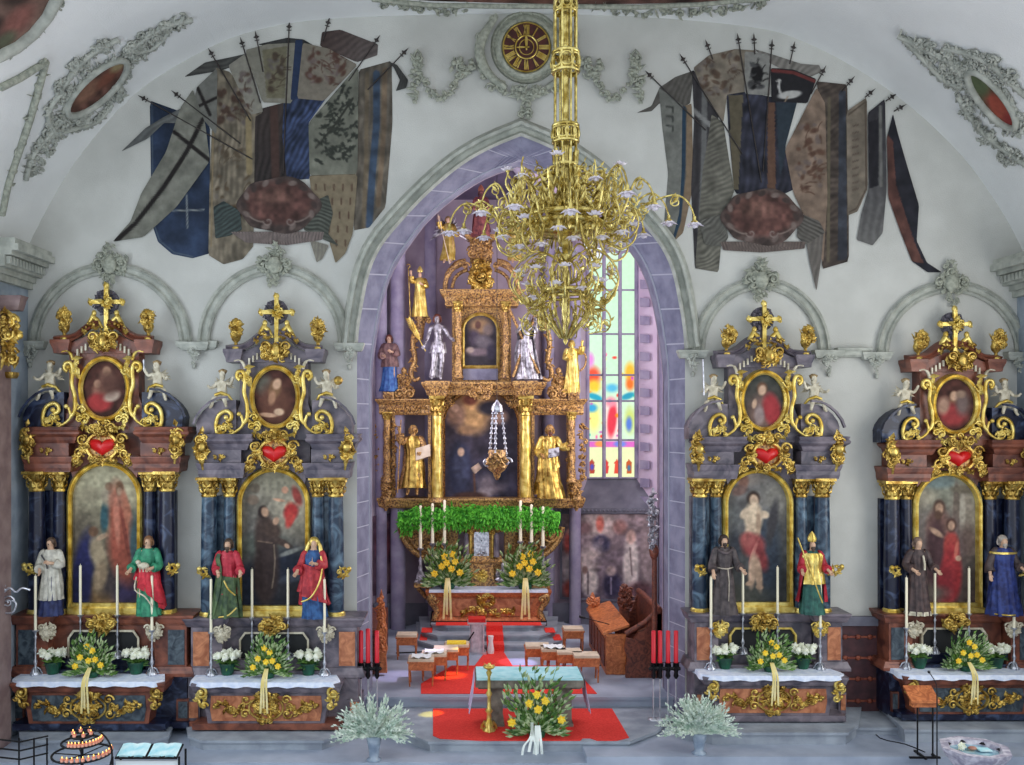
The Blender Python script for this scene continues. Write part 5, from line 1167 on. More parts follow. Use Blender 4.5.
    def ped(mb, f):
        B2(mb, f, 191+e_*.8, 624, 222, 671, 17.40, 17.98)
        x0, x1 = sorted((f(187+e_*.8), f(226)))
        mould(mb, x0, x1, 17.38, 17.98, [(627,0),(625,.02),(622,.04),(619.5,.07),(617.5,.07)]); mould(mb, x0-1, x1+1, 17.38, 17.98, [(677,.05),(674,.05),(671,.02),(668,.0)])
    both(ped, 'pedestal', m); both(lambda mb, f: B2(mb, f, 188+e_, 700, 200+e_*.5, 722, 17.30, 17.98), 'lower_block', m)
    both(lambda mb, f: B2(mb, f, 193+e_*.8, 632, 209+e_*.5, 666, 17.385, 17.41), 'pedestal_panel', pn); both(lambda mb, f: B2(mb, f, 189+e_, 702, 198+e_*.5, 718, 17.285, 17.31), 'lower_panel', pn)
    mb = MB(); mould(mb, 224, 324, 17.62, 17.98, [(627,0),(625,.02),(622,.03),(619,.05),(617.5,.05)]); mb.build('predella_cornice', m, root)
    def vasecut(mb, f):
        orn(mb, f(222), 634, 7, 8, 17.36, 30, 6, 28, 0, .08); blob(mb, P(f(222), 636, 17.33), (.07,.05,.09)); curl(mb, (f(216),630), 3.5, 1.2, 0, 1, 1, 17.34); curl(mb, (f(228),630), 3.5, 1.2, PI, -1, 1, 17.34)
    both(vasecut, 'gilt_relief', 'goldlt' if i == 2 else 'whitestone')
    # back wall and columns
    mb = MB(); bxp(mb, 206, 496, 246, 618, 17.86, 17.98); bxp(mb, 303, 496, 342, 618, 17.86, 17.98); bxp(mb, 236, 470, 312, 618, 17.88, 17.98); mb.build('back_panel', m if i % 3 else 'navy', root)
    for x_ in (216, 324): mb = MB(); bxp(mb, x_, 496, x_+8, 617, 17.8, 17.86); mb.build('pilaster', cl, root)
    for x, d, r in ((209,17.62,8),(229.5,17.76,6.2),(318,17.76,6.4),(336,17.62,8)):
        mb = MB(); lathep(mb, x, d, [(612,r),(560,r*1.0),(520,r*.94),(496,r*.88)], 20); c = mb.build('column', cl, root)
        mb = MB(); lathep(mb, x, d, [(617.5,r*1.3),(615.5,r*1.35),(614,r*1.1),(613,r*1.2),(611,r*1.0)], 20); e = P(x,616,d); w_ = S(r*1.4,d); box(mb, (e.x-w_,e.y-w_,e.z-S(1.5,d)), (e.x+w_,e.y+w_,e.z)); mb.build('column_base', 'goldlt', c)
        mb = MB(); capital(mb, x, d, 477, 497, r*.92); mb.build('capital', 'gold', c)
    # painting and frame
    pp = [(242,606),(242,504)]+arc(273.5,504,31.5,32,180,0,20)[1:-1]+[(305,504),(305,606)]
    fp = [(239.5,610),(239.5,504)]+arc(273.5,504,34,34.5,180,0,28)[1:-1]+[(307.5,504),(307.5,610)]
    mb = MB(); sweep(mb, fp, [(-2.8,0),(-2.8,.10),(-1,.14),(.5,.10),(2.2,.13),(2.8,0)], fr(17.86), pclosed=True); bxp(mb, 237, 606, 310, 611, 17.74, 17.86); bxp(mb, 238, 611, 309, 618, 17.68, 17.86)
    frm = mb.build('picture_frame', 'goldlt', root)
    painted('altar_painting', pp, altar_painting(i), frm, lambda x, y: P(x, y, 17.83), 1.0)
    # entablature
    def ent(mb, f):
        x0, x1 = sorted((f(199), f(243)))
        bxp(mb, x0+1, 464, x1-1, 477, 17.48, 17.98); mould(mb, x0, x1, 17.46, 17.98, [(478,0),(477,.0),(474,.015),(470,.015),(468,.03),(464,.05),(463,.05)])
        bxp(mb, x0+6, 449, x1-2, 464, 17.5, 17.98)
        mould(mb, x0+8, x1+4, 17.5, 17.98, [(450,0),(447,.03),(444,.05),(441,.12),(439,.13),(437,.10),(434,.12)])
        xa, xb = sorted((f(214), f(262))); bxp(mb, xa, 421, xb, 440, 17.62, 17.98)
        xa, xb = sorted((f(240), f(274))); bxp(mb, xa, 436, xb, 480, 17.74, 17.98) if False else None
    both(ent, 'entablature', m)
    mb = MB(); prismp(mb, [(238,478),(238,432),(310,432),(310,478),(306,478)]+arc(273.5,502,36,36,30,150,16)+[(241,478)], 17.78, 17.98); mb.build('arch_spandrel', m, root)
    both(lambda mb, f: (orn(mb, f(219), 457, 5, 3, 17.48, 16, 4, 31, 0, .03)), 'gilt_rosette', 'gold')
    def frag(mb, f):  # quarter-round pediment wings
        pts = [(196,424),(198,418),(203,411),(210,405),(218,401),(236,400),(236,436),(197,436)]
        q = [(f(x), y) for x, y in pts]; prismp(mb, q, 17.55, 17.98)
        q = [(f(x), y) for x, y in [(194,425),(197,417),(203,409),(210,403),(218,399),(228,398)]]
        s = 1 if f(0) == 0 else -1
        sweep(mb, q, [(0,0),(0,.06),(-2.2*s,.06),(-2.2*s,0)], fr(17.5), pclosed=True)
        xa, xb = sorted((f(197), f(216))); bxp(mb, xa, 424, xb, 437, 17.6, 17.98)
    both(frag, 'pediment_wing', m if i % 3 else 'navy')
    def endorn(mb, f):
        orn(mb, f(201), 448, 6, 15, 17.45, 50, 7, 33+i, 0, .12); curl(mb, (f(199),440), 5, 1.3, 0, 1, 1.4, 17.42); curl(mb, (f(202),456), 5, 1.3, PI, 1, 1.3, 17.42); blob(mb, P(f(201),447,17.34), (.09,.06,.09)); leafm(mb, P(f(201),434,17.4), P(f(203),426,17.42), .05, .04); tube(mb, [P(f(202),460,17.42),P(f(203),470,17.45)], [.05,.02], 6)
    both(endorn, 'gilt_flame_ornament', 'gold')
    def vscr(mb, f):  # big C scroll
        s = 1 if f(0) == 0 else -1
        pts = smooth_path([(217,433),(216,424),(219,415),(226,411),(231,414),(231,419),(227,421)],4); q = [(f(x),y) for x,y in pts]
        tube(mb, [P(x,y,17.5) for x,y in q], [S(2.1,17.5)]*len(q), 7)
        tube(mb, [P(f(x),y,17.5) for x,y in smooth_path([(217,433),(228,435),(238,430),(243,424),(241,415)],4)], S(1.5,17.5), 7)
        blob(mb, P(f(226),417.5,17.47), S(2.6,17.5), 0, 8, 5); orn(mb, f(226), 429, 8, 5, 17.5, 18, 6, 35, 0, .08)
        tube(mb, [P(f(x),y,17.5) for x,y in smooth_path([(243,424),(247,418),(247,404),(244,392),(245,380),(243,372),(238,372),(237,377),(240,380)],4)], S(2.1,17.5), 7)
        blob(mb, P(f(240.5),376,17.47), S(2.2,17.5), 0, 8, 5); blob(mb, P(f(239),414,17.47), S(2.4,17.5), 0, 8, 5)
        garl(mb, [(f(250),431),(f(258),434),(f(266),438)], 6, seed=36, d=17.55, depth=.08, dens=1.4); garl(mb, [(f(249),366),(f(249),384)], 8, seed=37, d=17.55, depth=.1, dens=1.5); garl(mb, [(f(249),412),(f(256),428)], 8, seed=38, d=17.55, depth=.1, dens=1.5)
    both(vscr, 'gilt_volute', 'goldlt')
    # attic storey
    mb = MB(); prismp(mb, [(232,436),(234,420),(240,404),(240,362),(234,358),(314,358),(308,362),(308,404),(314,420),(316,436)], 17.66, 17.98)
    prismp(mb, [(236,362),(238,354),(256,346),(264,342),(284,342),(292,346),(310,354),(312,362)], 17.6, 17.98); mb.build('attic', m, root)
    def ped2(mb, f):
        s = 1 if f(0) == 0 else -1
        sweep(mb, [(f(x), y) for x, y in smooth_path([(226,352),(236,351),(244,350),(252,346),(258,341),(264,337),(270,336)],3)], [(0,0),(0,.2),(-1.5*s,.24),(-3*s,.16),(-5.5*s,.2),(-7*s,.08),(-7*s,0)], fr(17.72), pclosed=True)
        x0, x1 = sorted((f(226), f(240))); mould(mb, x0, x1, 17.52, 17.98, [(362,0),(358,.01),(355,.03),(352,.05),(349,.05)])
    both(ped2, 'attic_cornice', m)
    for x, y in ((249,361),(253,358.5),(257,356),(261,353)):
        for f in (lambda v: v, lambda v: 548-v): mb = MB(); bxp(mb, f(x)-.8, y-3, f(x)+.8, y+3.5, 17.55, 17.62); mb.build('dentil', 'whitestone', root)
    def toparc(mb, f): tube(mb, [P(f(x),y,17.52) for x,y in smooth_path([(234,361),(239,360),(243,363),(245,369)],3)], [S(.8,17.5)]*5+[S(1.6,17.5)]*5, 6)
    both(toparc, 'white_scroll', 'whitestone' if i else 'goldlt')
    # oval
    mb = MB(); sweep(mb, arc(275,397,23.5,30,0,360,44)[:-1], [(-2.8,0),(-2.8,.08),(-1.2,.12),(.2,.08),(1.6,.12),(2.8,0)], fr(17.66), closed=True, pclosed=True)
    ov = mb.build('oval_frame', 'goldlt', root)
    painted('oval_painting', arc(275,397,21.5,28,0,360,36)[:-1], oval_painting(i), ov, lambda x, y: P(x, y, 17.63), 1.0)
    # heart cartouche
    mb = MB(); sweep(mb, arc(274,453,15,13,0,360,30)[:-1], [(-2.5,0),(-1,.08),(1,.08),(2.5,0)], fr(17.5), closed=True, pclosed=True); orn(mb, 274, 436, 11, 7, 17.46, 40, 7, 41+i, 0, .12)
    for s_ in (-1, 1):
        curl(mb, (274+s_*19,446), 6, 1.4, 0, s_, 1.5, 17.46); curl(mb, (274+s_*22,460), 6, 1.4, 0, -s_, 1.5, 17.48); orn(mb, 274+s_*25, 466, 5, 6, 17.5, 18, 6, 43, 0, .1); curl(mb, (274+s_*9,434), 4, 1.3, 0, s_, 1.2, 17.42); orn(mb, 274+s_*17, 453, 4, 10, 17.46, 22, 5, 44, 0, .08)
    orn(mb, 274, 467, 14, 3.5, 17.46, 26, 6, 45, 0, .08)
    ct = mb.build('gilt_cartouche', 'gold', root)
    mb = MB(); prismp(mb, arc(274,453,13.5,11.5,0,360,24)[:-1], 17.49, 17.56); mb.build('cartouche_field', 'goldwood', ct)
    mb = MB()
    h_ = [(274+14*(math.sin(t)**3), 453-(9.0*math.cos(t)-3.4*math.cos(2*t)-1.4*math.cos(3*t)-.6*math.cos(4*t))*.88) for t in [2*PI*j/28 for j in range(28)]]
    cen = P(274,453,17.36); ring0 = [P(x,y,17.49) for x,y in h_]; ring1 = [P(274+(x-274)*.72,453+(y-453)*.72,17.42) for x,y in h_]
    mb.add(ring0+ring1+[cen], [(j,(j+1)%28,28+(j+1)%28,28+j) for j in range(28)]+[(28+j,28+(j+1)%28,56) for j in range(28)], 0, True); mb.build('heart', 'red', ct)
    # crowning gilt mass in front of the attic top
    mb = MB(); orn(mb, 275, 351, 13, 9, 17.5, 70, 7, 47+i, 0, .14); curl(mb, (265,346), 5, 1.3, 0, 1, 1.4, 17.44); curl(mb, (286,346), 5, 1.3, PI, -1, 1.4, 17.44); blob(mb, P(275,350,17.38), (.1,.06,.12))
    for s_ in (-1,1): garl(mb, [(275+s_*6,338),(275+s_*14,334),(275+s_*22,342)], 6, seed=48, d=17.55, depth=.1, dens=1.4)
    mb.build('gilt_crown_ornament', 'gold', root)
    # cross
    mb = MB(); prismp(mb, arc(276,312,12,12.5,0,360,24)[:-1], 17.7, 17.76); orn(mb, 276, 312, 12, 12, 17.68, 30, 5, 49, 0, .04); bxp(mb, 274.5, 322, 278, 344, 17.68, 17.75); cr0 = mb.build('cloud_disc', 'halo', root)
    mb = MB(); bxp(mb, 274.3, 297, 278.3, 342, 17.62, 17.68); bxp(mb, 262, 310, 291, 314, 17.62, 17.68)
    for x, y in ((276.3,296),(261,312),(292,312)): blob(mb, P(x,y,17.65), (.06,.04,.06), 0, 8, 5); orn(mb, x, y, 3, 3, 17.64, 5, 3, 50, 0, .03)
    orn(mb, 276, 312, 6, 6, 17.6, 14, 6, 51, 0, .05, radial=True)
    for s_ in (-1,1): tube(mb, [P(276+s_*x,y,17.6) for x,y in ((3,338),(8,330),(12,326),(15,332),(20,342))], [.03,.05,.06,.05,.04], 7); blob(mb, P(276+s_*11,323,17.6), (.05,.05,.06), 0, 8, 5)
    mb.build('gilt_cross', 'goldlt', root)
    # gilt sconces on the columns
    def sc_(mb, f): tube(mb, [P(f(210),577,17.5),P(f(203),575,17.4),P(f(198),570,17.36)], .03, 6); orn(mb, f(204), 573, 5, 5, 17.4, 14, 5, 53, 0, .07); blob(mb, P(f(199),569,17.36), .05, 0, 7, 4)
    both(sc_, 'gilt_sconce', 'goldlt')
    # ---- things that stand on the altar
    nm = A['nm']; pos = ('left','right')
    # altar cloth
    mb = MB(); zt = P(266,683.5,16.88).z+.012
    pl = [(191,16.99),(199,16.83),(331,16.83),(340,16.99),(334,17.6),(200,17.6)]
    W_ = [P(x,683.5,d) for x,d in pl]; top_ = [(p.x,p.y) for p in W_]
    zprism(mb, top_, zt, zt+.02)
    edge = [top_[5],top_[0],top_[1],top_[2],top_[3],top_[4]]; e2 = []
    for a,b in zip(edge, edge[1:]):
        n_ = max(2, int(math.hypot(b[0]-a[0],b[1]-a[1])/.05))
        e2 += [(a[0]+(b[0]-a[0])*j/n_, a[1]+(b[1]-a[1])*j/n_) for j in range(n_)]
    e2.append(edge[-1]); cxm = sum(p[0] for p in top_)/6
    V_ = []
    for j,(x,y) in enumerate(e2):
        w = .012*math.sin(j*1.1)+.006*math.sin(j*2.7); ox = .02 if x > cxm else -.02
        V_ += [(x,y,zt+.02),(x+ox*.5,y-.02-w*.5,zt-.03),(x+ox,y-.025-w,zt-.065-.012*math.sin(j*.7))]
    mb.add(V_, [(3*j+a,3*j+3+a,3*j+4+a,3*j+1+a) for j in range(len(e2)-1) for a in (0,1)], 0, True)
    mb.build('altar_cloth', 'cloth', loc=P(266,683.5,17.1), label='white altar cloth hanging over the table of '+nm, cat='altar cloth', group='side altar cloths')
    ZM = zt+.022
    def onm(px, d): p = P(px, 683.5, d); return Vector((p.x, p.y, ZM))
    # candlesticks
    for j, (x, d, yb, y1, y2, w) in enumerate(((211,17.28,None,632,579,'outer left'),(252,17.56,660,617,569,'inner left'),(288,17.56,660,617,569,'inner right'),(324.5,17.28,None,632,579,'outer right'))):
        b = onm(x, d) if yb is None else P(x, yb, d); 
        if yb: b = P(x, 660, 17.5); b = Vector((P(x,660,d).x, P(x,660,d).y, b.z))
        z1 = P(x, y1, d).z; z2 = P(x, y2, d).z
        t = thing('candlestick', '%s silver candlestick with tall ivory candle on %s' % (w, nm), 'candlestick', b, 'altar candlesticks')
        mb = MB(); H = z1-b.z; r = .05*k
        lathe(mb, b, [(b.z+H*q,r*s_) for q,s_ in ((0,1.9),(.04,1.9),(.08,1.2),(.14,.6),(.2,.35),(.28,.75),(.36,.35),(.5,.3),(.56,.6),(.62,.3),(.78,.28),(.84,.6),(.88,.3),(.95,.5),(.97,1.1),(1,1.1))], 14)
        for a in range(3):
            an = -PI/2+a*2*PI/3; v = Vector((math.cos(an),math.sin(an),0)); tube(mb, [b+v*r*.5+Vector((0,0,H*.16)), b+v*r*1.5+Vector((0,0,H*.12)), b+v*r*2.2+Vector((0,0,.02))], [r*.3,r*.35,r*.3], 6); blob(mb, b+v*r*2.25+Vector((0,0,r*.35)), r*.36, 0, 6, 4)
        mb.build('stand', 'silver', t)
        mb = MB(); lathe(mb, b, [(z1,.026*k),(z2-.01,.024*k),(z2,.012*k)], 10); tube(mb, [(b.x,b.y,z2),(b.x,b.y,z2+.03)], .004, 4); mb.build('candle', 'wax', t)
    # hydrangea pots
    for j, (x, w) in enumerate(((227.5,'left'),(308.5,'right'))):
        b = onm(x, 17.36)
        t = thing('flower_pot', '%s dark green pot of cream-white blossoms on %s' % (w, nm), 'potted flowers', b, 'white blossom pots on the side altars')
        mb = MB(); lathe(mb, b, [(b.z,.10*k),(b.z+.03,.11*k),(b.z+.2*k,.15*k),(b.z+.22*k,.16*k),(b.z+.21*k,.13*k)], 14); mb.build('pot', 'pot', t)
        R = random.Random(i*10+j); mb = MB()
        for _ in range(70):
            a = R.uniform(0,2*PI); l = R.uniform(.08,.28)*k; z = R.uniform(.16,.34)*k; n_ = Vector((math.cos(a),math.sin(a)*.7,R.uniform(-.5,.5)))
            leafm(mb, b+Vector((0,0,z)), b+Vector((0,0,z))+n_*l, .035*k, .015, (0,-.6,.6))
        mb.build('foliage', 'leaf', t)
        for q in range(9):
            a = 2*PI*q/8+R.uniform(-.2,.2); rr_ = .19*k*(0 if q == 8 else 1); c = b+Vector((rr_*math.cos(a), rr_*math.sin(a)*.7-.02, (.38+R.uniform(-.03,.03))*k)); mb = MB(); blob(mb, c, .065*k, 0, 8, 6)
            for _ in range(26):
                v = Vector((R.gauss(0,1),R.gauss(0,1),R.gauss(0,1))).normalized(); leafm(mb, c+v*.05*k, c+v*.085*k+Vector((R.uniform(-.02,.02),0,R.uniform(-.02,.02))), .02*k, .01, tuple(v.orthogonal()))
            mb.build('blossom', 'whitefl', t)
    bouquet('bouquet', onm(268, 17.14), .98*k, 'lily and yellow rose bouquet with long pale ribbon on '+nm, 'altar bouquets', ribbon=(P(270,700,16.84), .62*k), tall=1.0, seed=i)
    return root
def yflower(mb, c, r, R):
    blob(mb, c, r*.62, 0, 8, 5)
    for q in range(10):
        a = q*.9; v = Vector((math.cos(a), -1.2, math.sin(a))).normalized(); leafm(mb, c+v*r*.3, c+v*r*.85, r*.3, r*.15, (0,-1,0))
    for q in range(12):
        a = 2*PI*q/12+(.2 if q % 2 else 0); v = Vector((math.cos(a), -.25, math.sin(a))); leafm(mb, c, c+v*r*(1.1 if q % 2 else .9)+Vector((0,-r*.25*(q % 2 == 0),0)), r*.5, r*.2)
def bouquet(name, b, s, label, group, ribbon=None, tall=1.0, seed=0, fl=None, wide=1.0, white=False, dens=1.0):
    b = Vector(b); t = thing(name, label, 'bouquet', b, group); R = random.Random(100+seed)
    mb = MB(); lathe(mb, b, [(b.z,.10*s),(b.z+.04*s,.12*s),(b.z+.10*s,.11*s)], 12); mb.build('holder', 'pot', t)
    c = b+Vector((0,0,.10*s)); mb = MB()
    for _ in range(int(230*dens)):
        a = R.uniform(-.15, PI+.15); up_ = math.sin(a); l = s*(R.uniform(.2,.46)*wide if up_ < .6 else R.uniform(.25,.5+.28*(up_-.6)/.4)*tall)
        v = Vector((math.cos(a), R.uniform(-.45,.12), max(.0, up_)+.02)).normalized(); m_ = c+v*l*.55; e = c+v*l+Vector((0,0,-.05*s*(1-up_)))
        if _ % 3 == 0: tube(mb, [c, m_, e], [.006*s,.005*s,.003*s], 4)
        for q in range(4):
            t0 = .25+.22*q; u = c.lerp(e, t0); w_ = Vector((v.z*(1 if q % 2 else -1), -.3, abs(v.x)*.4)); w_ = (v*1.1+w_*R.uniform(.3,.9)).normalized(); leafm(mb, u, u+w_*s*R.uniform(.09,.15), .02*s, .01*s, (0,-1,.2), 1 if R.random() < .42 else 0)
    mb.build('foliage', ['leaf', 'leafpale'], t)
    for _ in range(12):
        mb = MB(); a = R.uniform(.3, PI-.3); l = s*R.uniform(.3,.62)*(tall if math.sin(a) > .7 else .8); p = c+Vector((math.cos(a)*l, -.10*s, math.sin(a)*l)); v = Vector((math.cos(a)*.6,-.3,math.sin(a))).normalized()
        tube(mb, [p, p+v*.06*s, p+v*.11*s], [.012*s,.022*s,.006*s], 5); mb.build('lily_bud', 'leafpale', t)
    
    for x, z in (fl or ((-.03,.50),(.07,.42),(-.15,.30),(.12,.26),(.0,.24),(.22,.16),(-.24,.14))):
        mb = MB(); yflower(mb, c+Vector((x*s, -.17*s, z*s)), .062*s, R); mb.build('flower', 'yellow', t)
    if ribbon:
        p, L_ = ribbon; mb = MB(); p = Vector((b.x, p.y-.03, b.z)); w = .018*s
        for q, x in enumerate((-.045,-.01,.035)):
            pts = [c+Vector((x*.5*s,-.12*s,.1*s)), p+Vector((x*s,0,-.0)), p+Vector((x*1.3*s,.0,-L_*.5)), p+Vector((x*1.6*s,.01,-L_*(.9-.15*(q==1))))]
            V_ = []
            for j, u in enumerate(smooth_path3(pts, 4)): V_ += [u+Vector((-w,.004*math.sin(j),0)), u+Vector((w,-.004*math.sin(j),0))]
            mb.add(V_, [(2*j,2*j+1,2*j+3,2*j+2) for j in range(len(V_)//2-1)], 0, True)
        mb.build('ribbon', 'ribbonw' if white else 'ribbon', t)
    return t
for i, A in enumerate(ALT):
    sidealtar(i, A)
    k = A['k']; nm = A['nm']
    # putti, urns
    for j, (x, w, fl) in enumerate(((222,'left',1),(327,'right',-1))):
        m_ = 'whitestone'
        itm = None
        if (i, j) == (2, 0): itm = lambda t, G, h: (lambda mb: (tube(mb, [G(-.33,-.27,.3),G(-.36,-.27,1.35)], .02*h, 5), mb.build('arrow', 'silver', t)))(MB())
        if (i, j) == (1, 1): itm = lambda t, G, h: (lambda mb: (blob(mb, G(-.36,-.30,.60), .13*h, 0, 10, 6), mb.build('gilt_ball', 'gold', t)))(MB())
        if (i, j) == (0, 1): itm = lambda t, G, h: (lambda mb: (tube(mb, [G(.34,-.12,.66),G(.36,-.10,.95)], .03*h, 5), mb.build('torch', 'silver', t)))(MB())
        b = P(x, 402, 17.6)
        putto(b, .66*k, '%s ivory cherub sitting on the pediment wing of %s' % (w, nm), m_, fl, item=itm)
    for j, (x, w) in enumerate(((236,'left'),(318,'right'))):
        b = P(x, 348.8, 17.6); t = thing('gilt_vase', '%s gilded flaming vase on the attic cornice of %s' % (w, nm), 'vase', b, 'gilded vases on the side altars')
        mb = MB(); H = .58*k; lathe(mb, b, [(b.z+H*q,.1*k*s_) for q,s_ in ((0,.8),(.06,.8),(.1,.35),(.2,.3),(.28,.8),(.42,1.0),(.55,.75),(.62,.9))], 14)
        mb.build('vase_body', 'gold', t); mb = MB(); orn(mb, x, 328.5, 6, 9.5, 17.52, 60, 6, 80+i*2+j, 0, .12)
        for q in range(8): a = q*PI/4; leafm(mb, b+Vector((0,0,H*.5)), b+Vector((.12*k*math.cos(a),.12*k*math.sin(a),H*.9)), .04, .03, (math.cos(a),math.sin(a),0))
        mb.build('gilt_flames', 'gold', t)
# ---------------------------------------------------------------- saints on the side altars
def sp(i, x, y, d):   # place on altar i (frame position as on the photo) at the pedestal top
    A = ALT[i]; XF[0] = (Vector(((A['cx']-VX)*17.7/F, 18.0, A['zb'])), A['k'], O2); zt = P(274, 617.5, 17.40).z+.002; XF[0] = None
    return Vector(((x-VX)*d/F, d, zt))
full = lambda **k: dict(dict(folds=11, amp=.09), **k)
GD = 'goldlt'
for i in range(4):
    XF[0] = None
figure('saint_statue', sp(0,50,617,17.38), 1.47, 'statue in white surplice over dark blue skirt, hand on breast, left of the kneeling-figure painting', 'saint statues on the side altars', 'hip','chest',
  robes=[('skirt', cm((26,32,72),(48,58,104)), full(z1=.5,k=1.0)),('surplice', cm((176,172,160),(216,212,198)), [full(z0=.20,z1=.83,k=1.13,amp=.11,folds=12)])], hair=cm((74,56,44)), sleeve=cm((176,172,160),(216,212,198)), sway=.02, extras=[ex_trim(cm((40,40,48)),[(-.09,-.08,.77),(-.02,-.115,.68),(.0,-.12,.60)])])
figure('saint_statue', sp(0,149,617,17.38), 1.50, 'statue in green top and bright red mantle holding a white lamb beside the kneeling-figure painting', 'saint statues on the side altars', 'out','book',
  robes=[('dress', cm((32,112,84),(60,150,112)), full(amp=.08)),('mantle', cm((176,24,44),(220,52,66)), [full(th=(-180,20),z0=.2,z1=.62,zl=(.50,.06),zh=(.60,.62),k=1.3,amp=.16,folds=8),full(th=(-30,140),z0=.1,z1=.62,k=1.35,amp=.14)])], hair=cm((120,84,56)), sleeve=cm((32,112,84),(60,150,112)), sway=-.02,
  extras=[ex_lamb('whitestone'), ex_trim('whitestone',[(-.08,-.16,.50),(-.10,-.17,.34),(.02,-.17,.26),(.10,-.14,.12)],.013)])
figure('saint_statue', sp(1,226,617,17.38), 1.50, 'statue in red tunic with green mantle looking sideways, left of the friar painting', 'saint statues on the side altars', 'hip','out',
  robes=[('tunic', cm((160,28,48),(196,56,72)), full(z0=.3)),('mantle', cm((44,66,44),(84,106,66)), [full(th=(-200,-20),z0=0,z1=.5,zl=(.0,.03),zh=(.56,.50),k=1.2,amp=.16,folds=8),full(th=(60,240),z0=.05,z1=.8,k=1.42,amp=.12),full(th=(-30,30),z0=.0,z1=.5,k=1.25,amp=.1)])], hair=cm((64,48,36)), beard=cm((64,48,36)), sleeve=cm((160,28,48),(196,56,72)), sway=.03, head=.015,
  extras=[ex_trim(GD,[(-.02,-.14,.48),(.04,-.16,.38),(.12,-.13,.30)],.014), ex_trim(GD,[(-.06,-.13,.03),(.06,-.15,.06),(.14,-.10,.14)],.014)])
figure('saint_statue', sp(1,315,617,17.38), 1.52, 'crowned woman statue in red mantle over blue dress, right of the friar painting', 'saint statues on the side altars', 'out','chest',
  robes=[('dress', cm((24,60,110),(48,96,150)), full(amp=.08)),('mantle', cm((150,30,44),(196,60,64)), [full(th=(-190,-20),z0=.2,z1=.66,zl=(.34,.18),zh=(.70,.60),k=1.32,amp=.14,folds=8),full(th=(-20,190),z0=.16,z1=.82,k=1.34,amp=.12)])], sleeve=cm((150,30,44),(196,60,64)), sway=-.03,
  extras=[ex_veil(GD), ex_trim(GD,[(-.12,-.14,.22),(0,-.18,.28),(.10,-.16,.44),(.13,-.10,.62),(.10,-.06,.76)],.016)])
figure('saint_statue', sp(2,724,617,17.38), 1.50, 'friar statue in plain dark brown habit with pale cord belt, left of the martyr painting', 'saint statues on the side altars', (.15,-.02,.62,.16,-.10,.52),(.15,-.03,.62,.19,-.11,.56),
  robes=[('habit', cm((58,50,52),(88,78,78)), full(amp=.12,folds=10))], hair=cm((50,36,30)), beard=cm((50,36,30)), sleeve=cm((58,50,52),(88,78,78)),
  extras=[ex_trim(cm((150,140,126)),[(-.11,-.03,.58),(0,-.095,.57),(.11,-.03,.58)],.012), ex_trim(cm((150,140,126)),[(.02,-.10,.57),(.03,-.12,.40),(.02,-.13,.18)],.010), ex_trim(cm((70,60,62)),[(-.08,-.04,.79),(0,-.08,.76),(.08,-.04,.79)],.03)])
figure('saint_statue', sp(2,812,617,17.38), 1.42, 'bishop statue in gold mitre holding a slanting staff, right of the martyr painting', 'saint statues on the side altars', 'out','out',
  robes=[('robe', cm((24,70,66),(48,104,92)), full()),('chasuble', 'goldlt', [full(th=(-170,-10),z0=.24,z1=.8,zl=(.40,.40),k=1.26,amp=.14,folds=9)]),('cope', cm((150,20,40),(190,40,60)), [full(th=(-15,195),z0=.16,z1=.82,k=1.36,amp=.1)])], beard=cm((60,44,36)), sleeve=cm((150,20,40),(190,40,60)),
  extras=[ex_mitre('goldlt'), ex_staff('goldlt',.06,.18,-.26,1.02,False,-.20)])
figure('saint_statue', sp(3,918,617,17.38), 1.46, 'priest statue in dark brown cassock with white stole end, left of the bearded-man painting', 'saint statues on the side altars', 'hip','out',
  robes=[('cassock', cm((52,40,42),(84,66,64)), full(amp=.11)),('hem', 'whitestone', full(z0=0,z1=.05,k=1.05))], hair=cm((110,90,78)), sleeve=cm((52,40,42),(84,66,64)), extras=[ex_trim('whitestone',[(.02,-.09,.76),(.03,-.11,.66),(.03,-.11,.58)],.018)])
figure('saint_statue', sp(3,1003,617,17.38), 1.50, 'grey-haired statue wrapped in a wide dark navy cloak with gold collar, beside the rightmost columns', 'saint statues on the side altars', 'down','out',
  robes=[('cloak', cm((20,30,84),(44,62,128)), [full(k=1.3,amp=.12,folds=12)]),('collar', 'goldlt', full(z0=.755,z1=.78,k=1.42,amp=.02))], hair=cm((150,142,134)), beard=cm((150,142,134)), sleeve=cm((60,50,50)), extras=[ex_trim('goldlt',[(-.16,-.06,.0+.02),(0,-.17,.02),(.16,-.06,.02)],.014)])
# ================================================================ high altar
XF[0] = None
def fl(px, py, z): d = (HC-z)*F/(py-VY); return Vector(((px-VX)*d/F, d, z))
ha = thing('high_altar', 'tall gilded retable altar with painted centre panel and orange marble table in the chancel', 'altar', P(481, 620, 23.4))
def build(fn, name, mt, par=None, **kw):
    mb = MB(); fn(mb); return mb.build(name, mt, par or ha, **kw)
mirror = lambda x: 962.5-x
def bothh(fn, name, mt, par=None):
    build(lambda mb: fn(mb, lambda x: x), name, mt, par); build(lambda mb: fn(mb, mirror), name, mt, par)
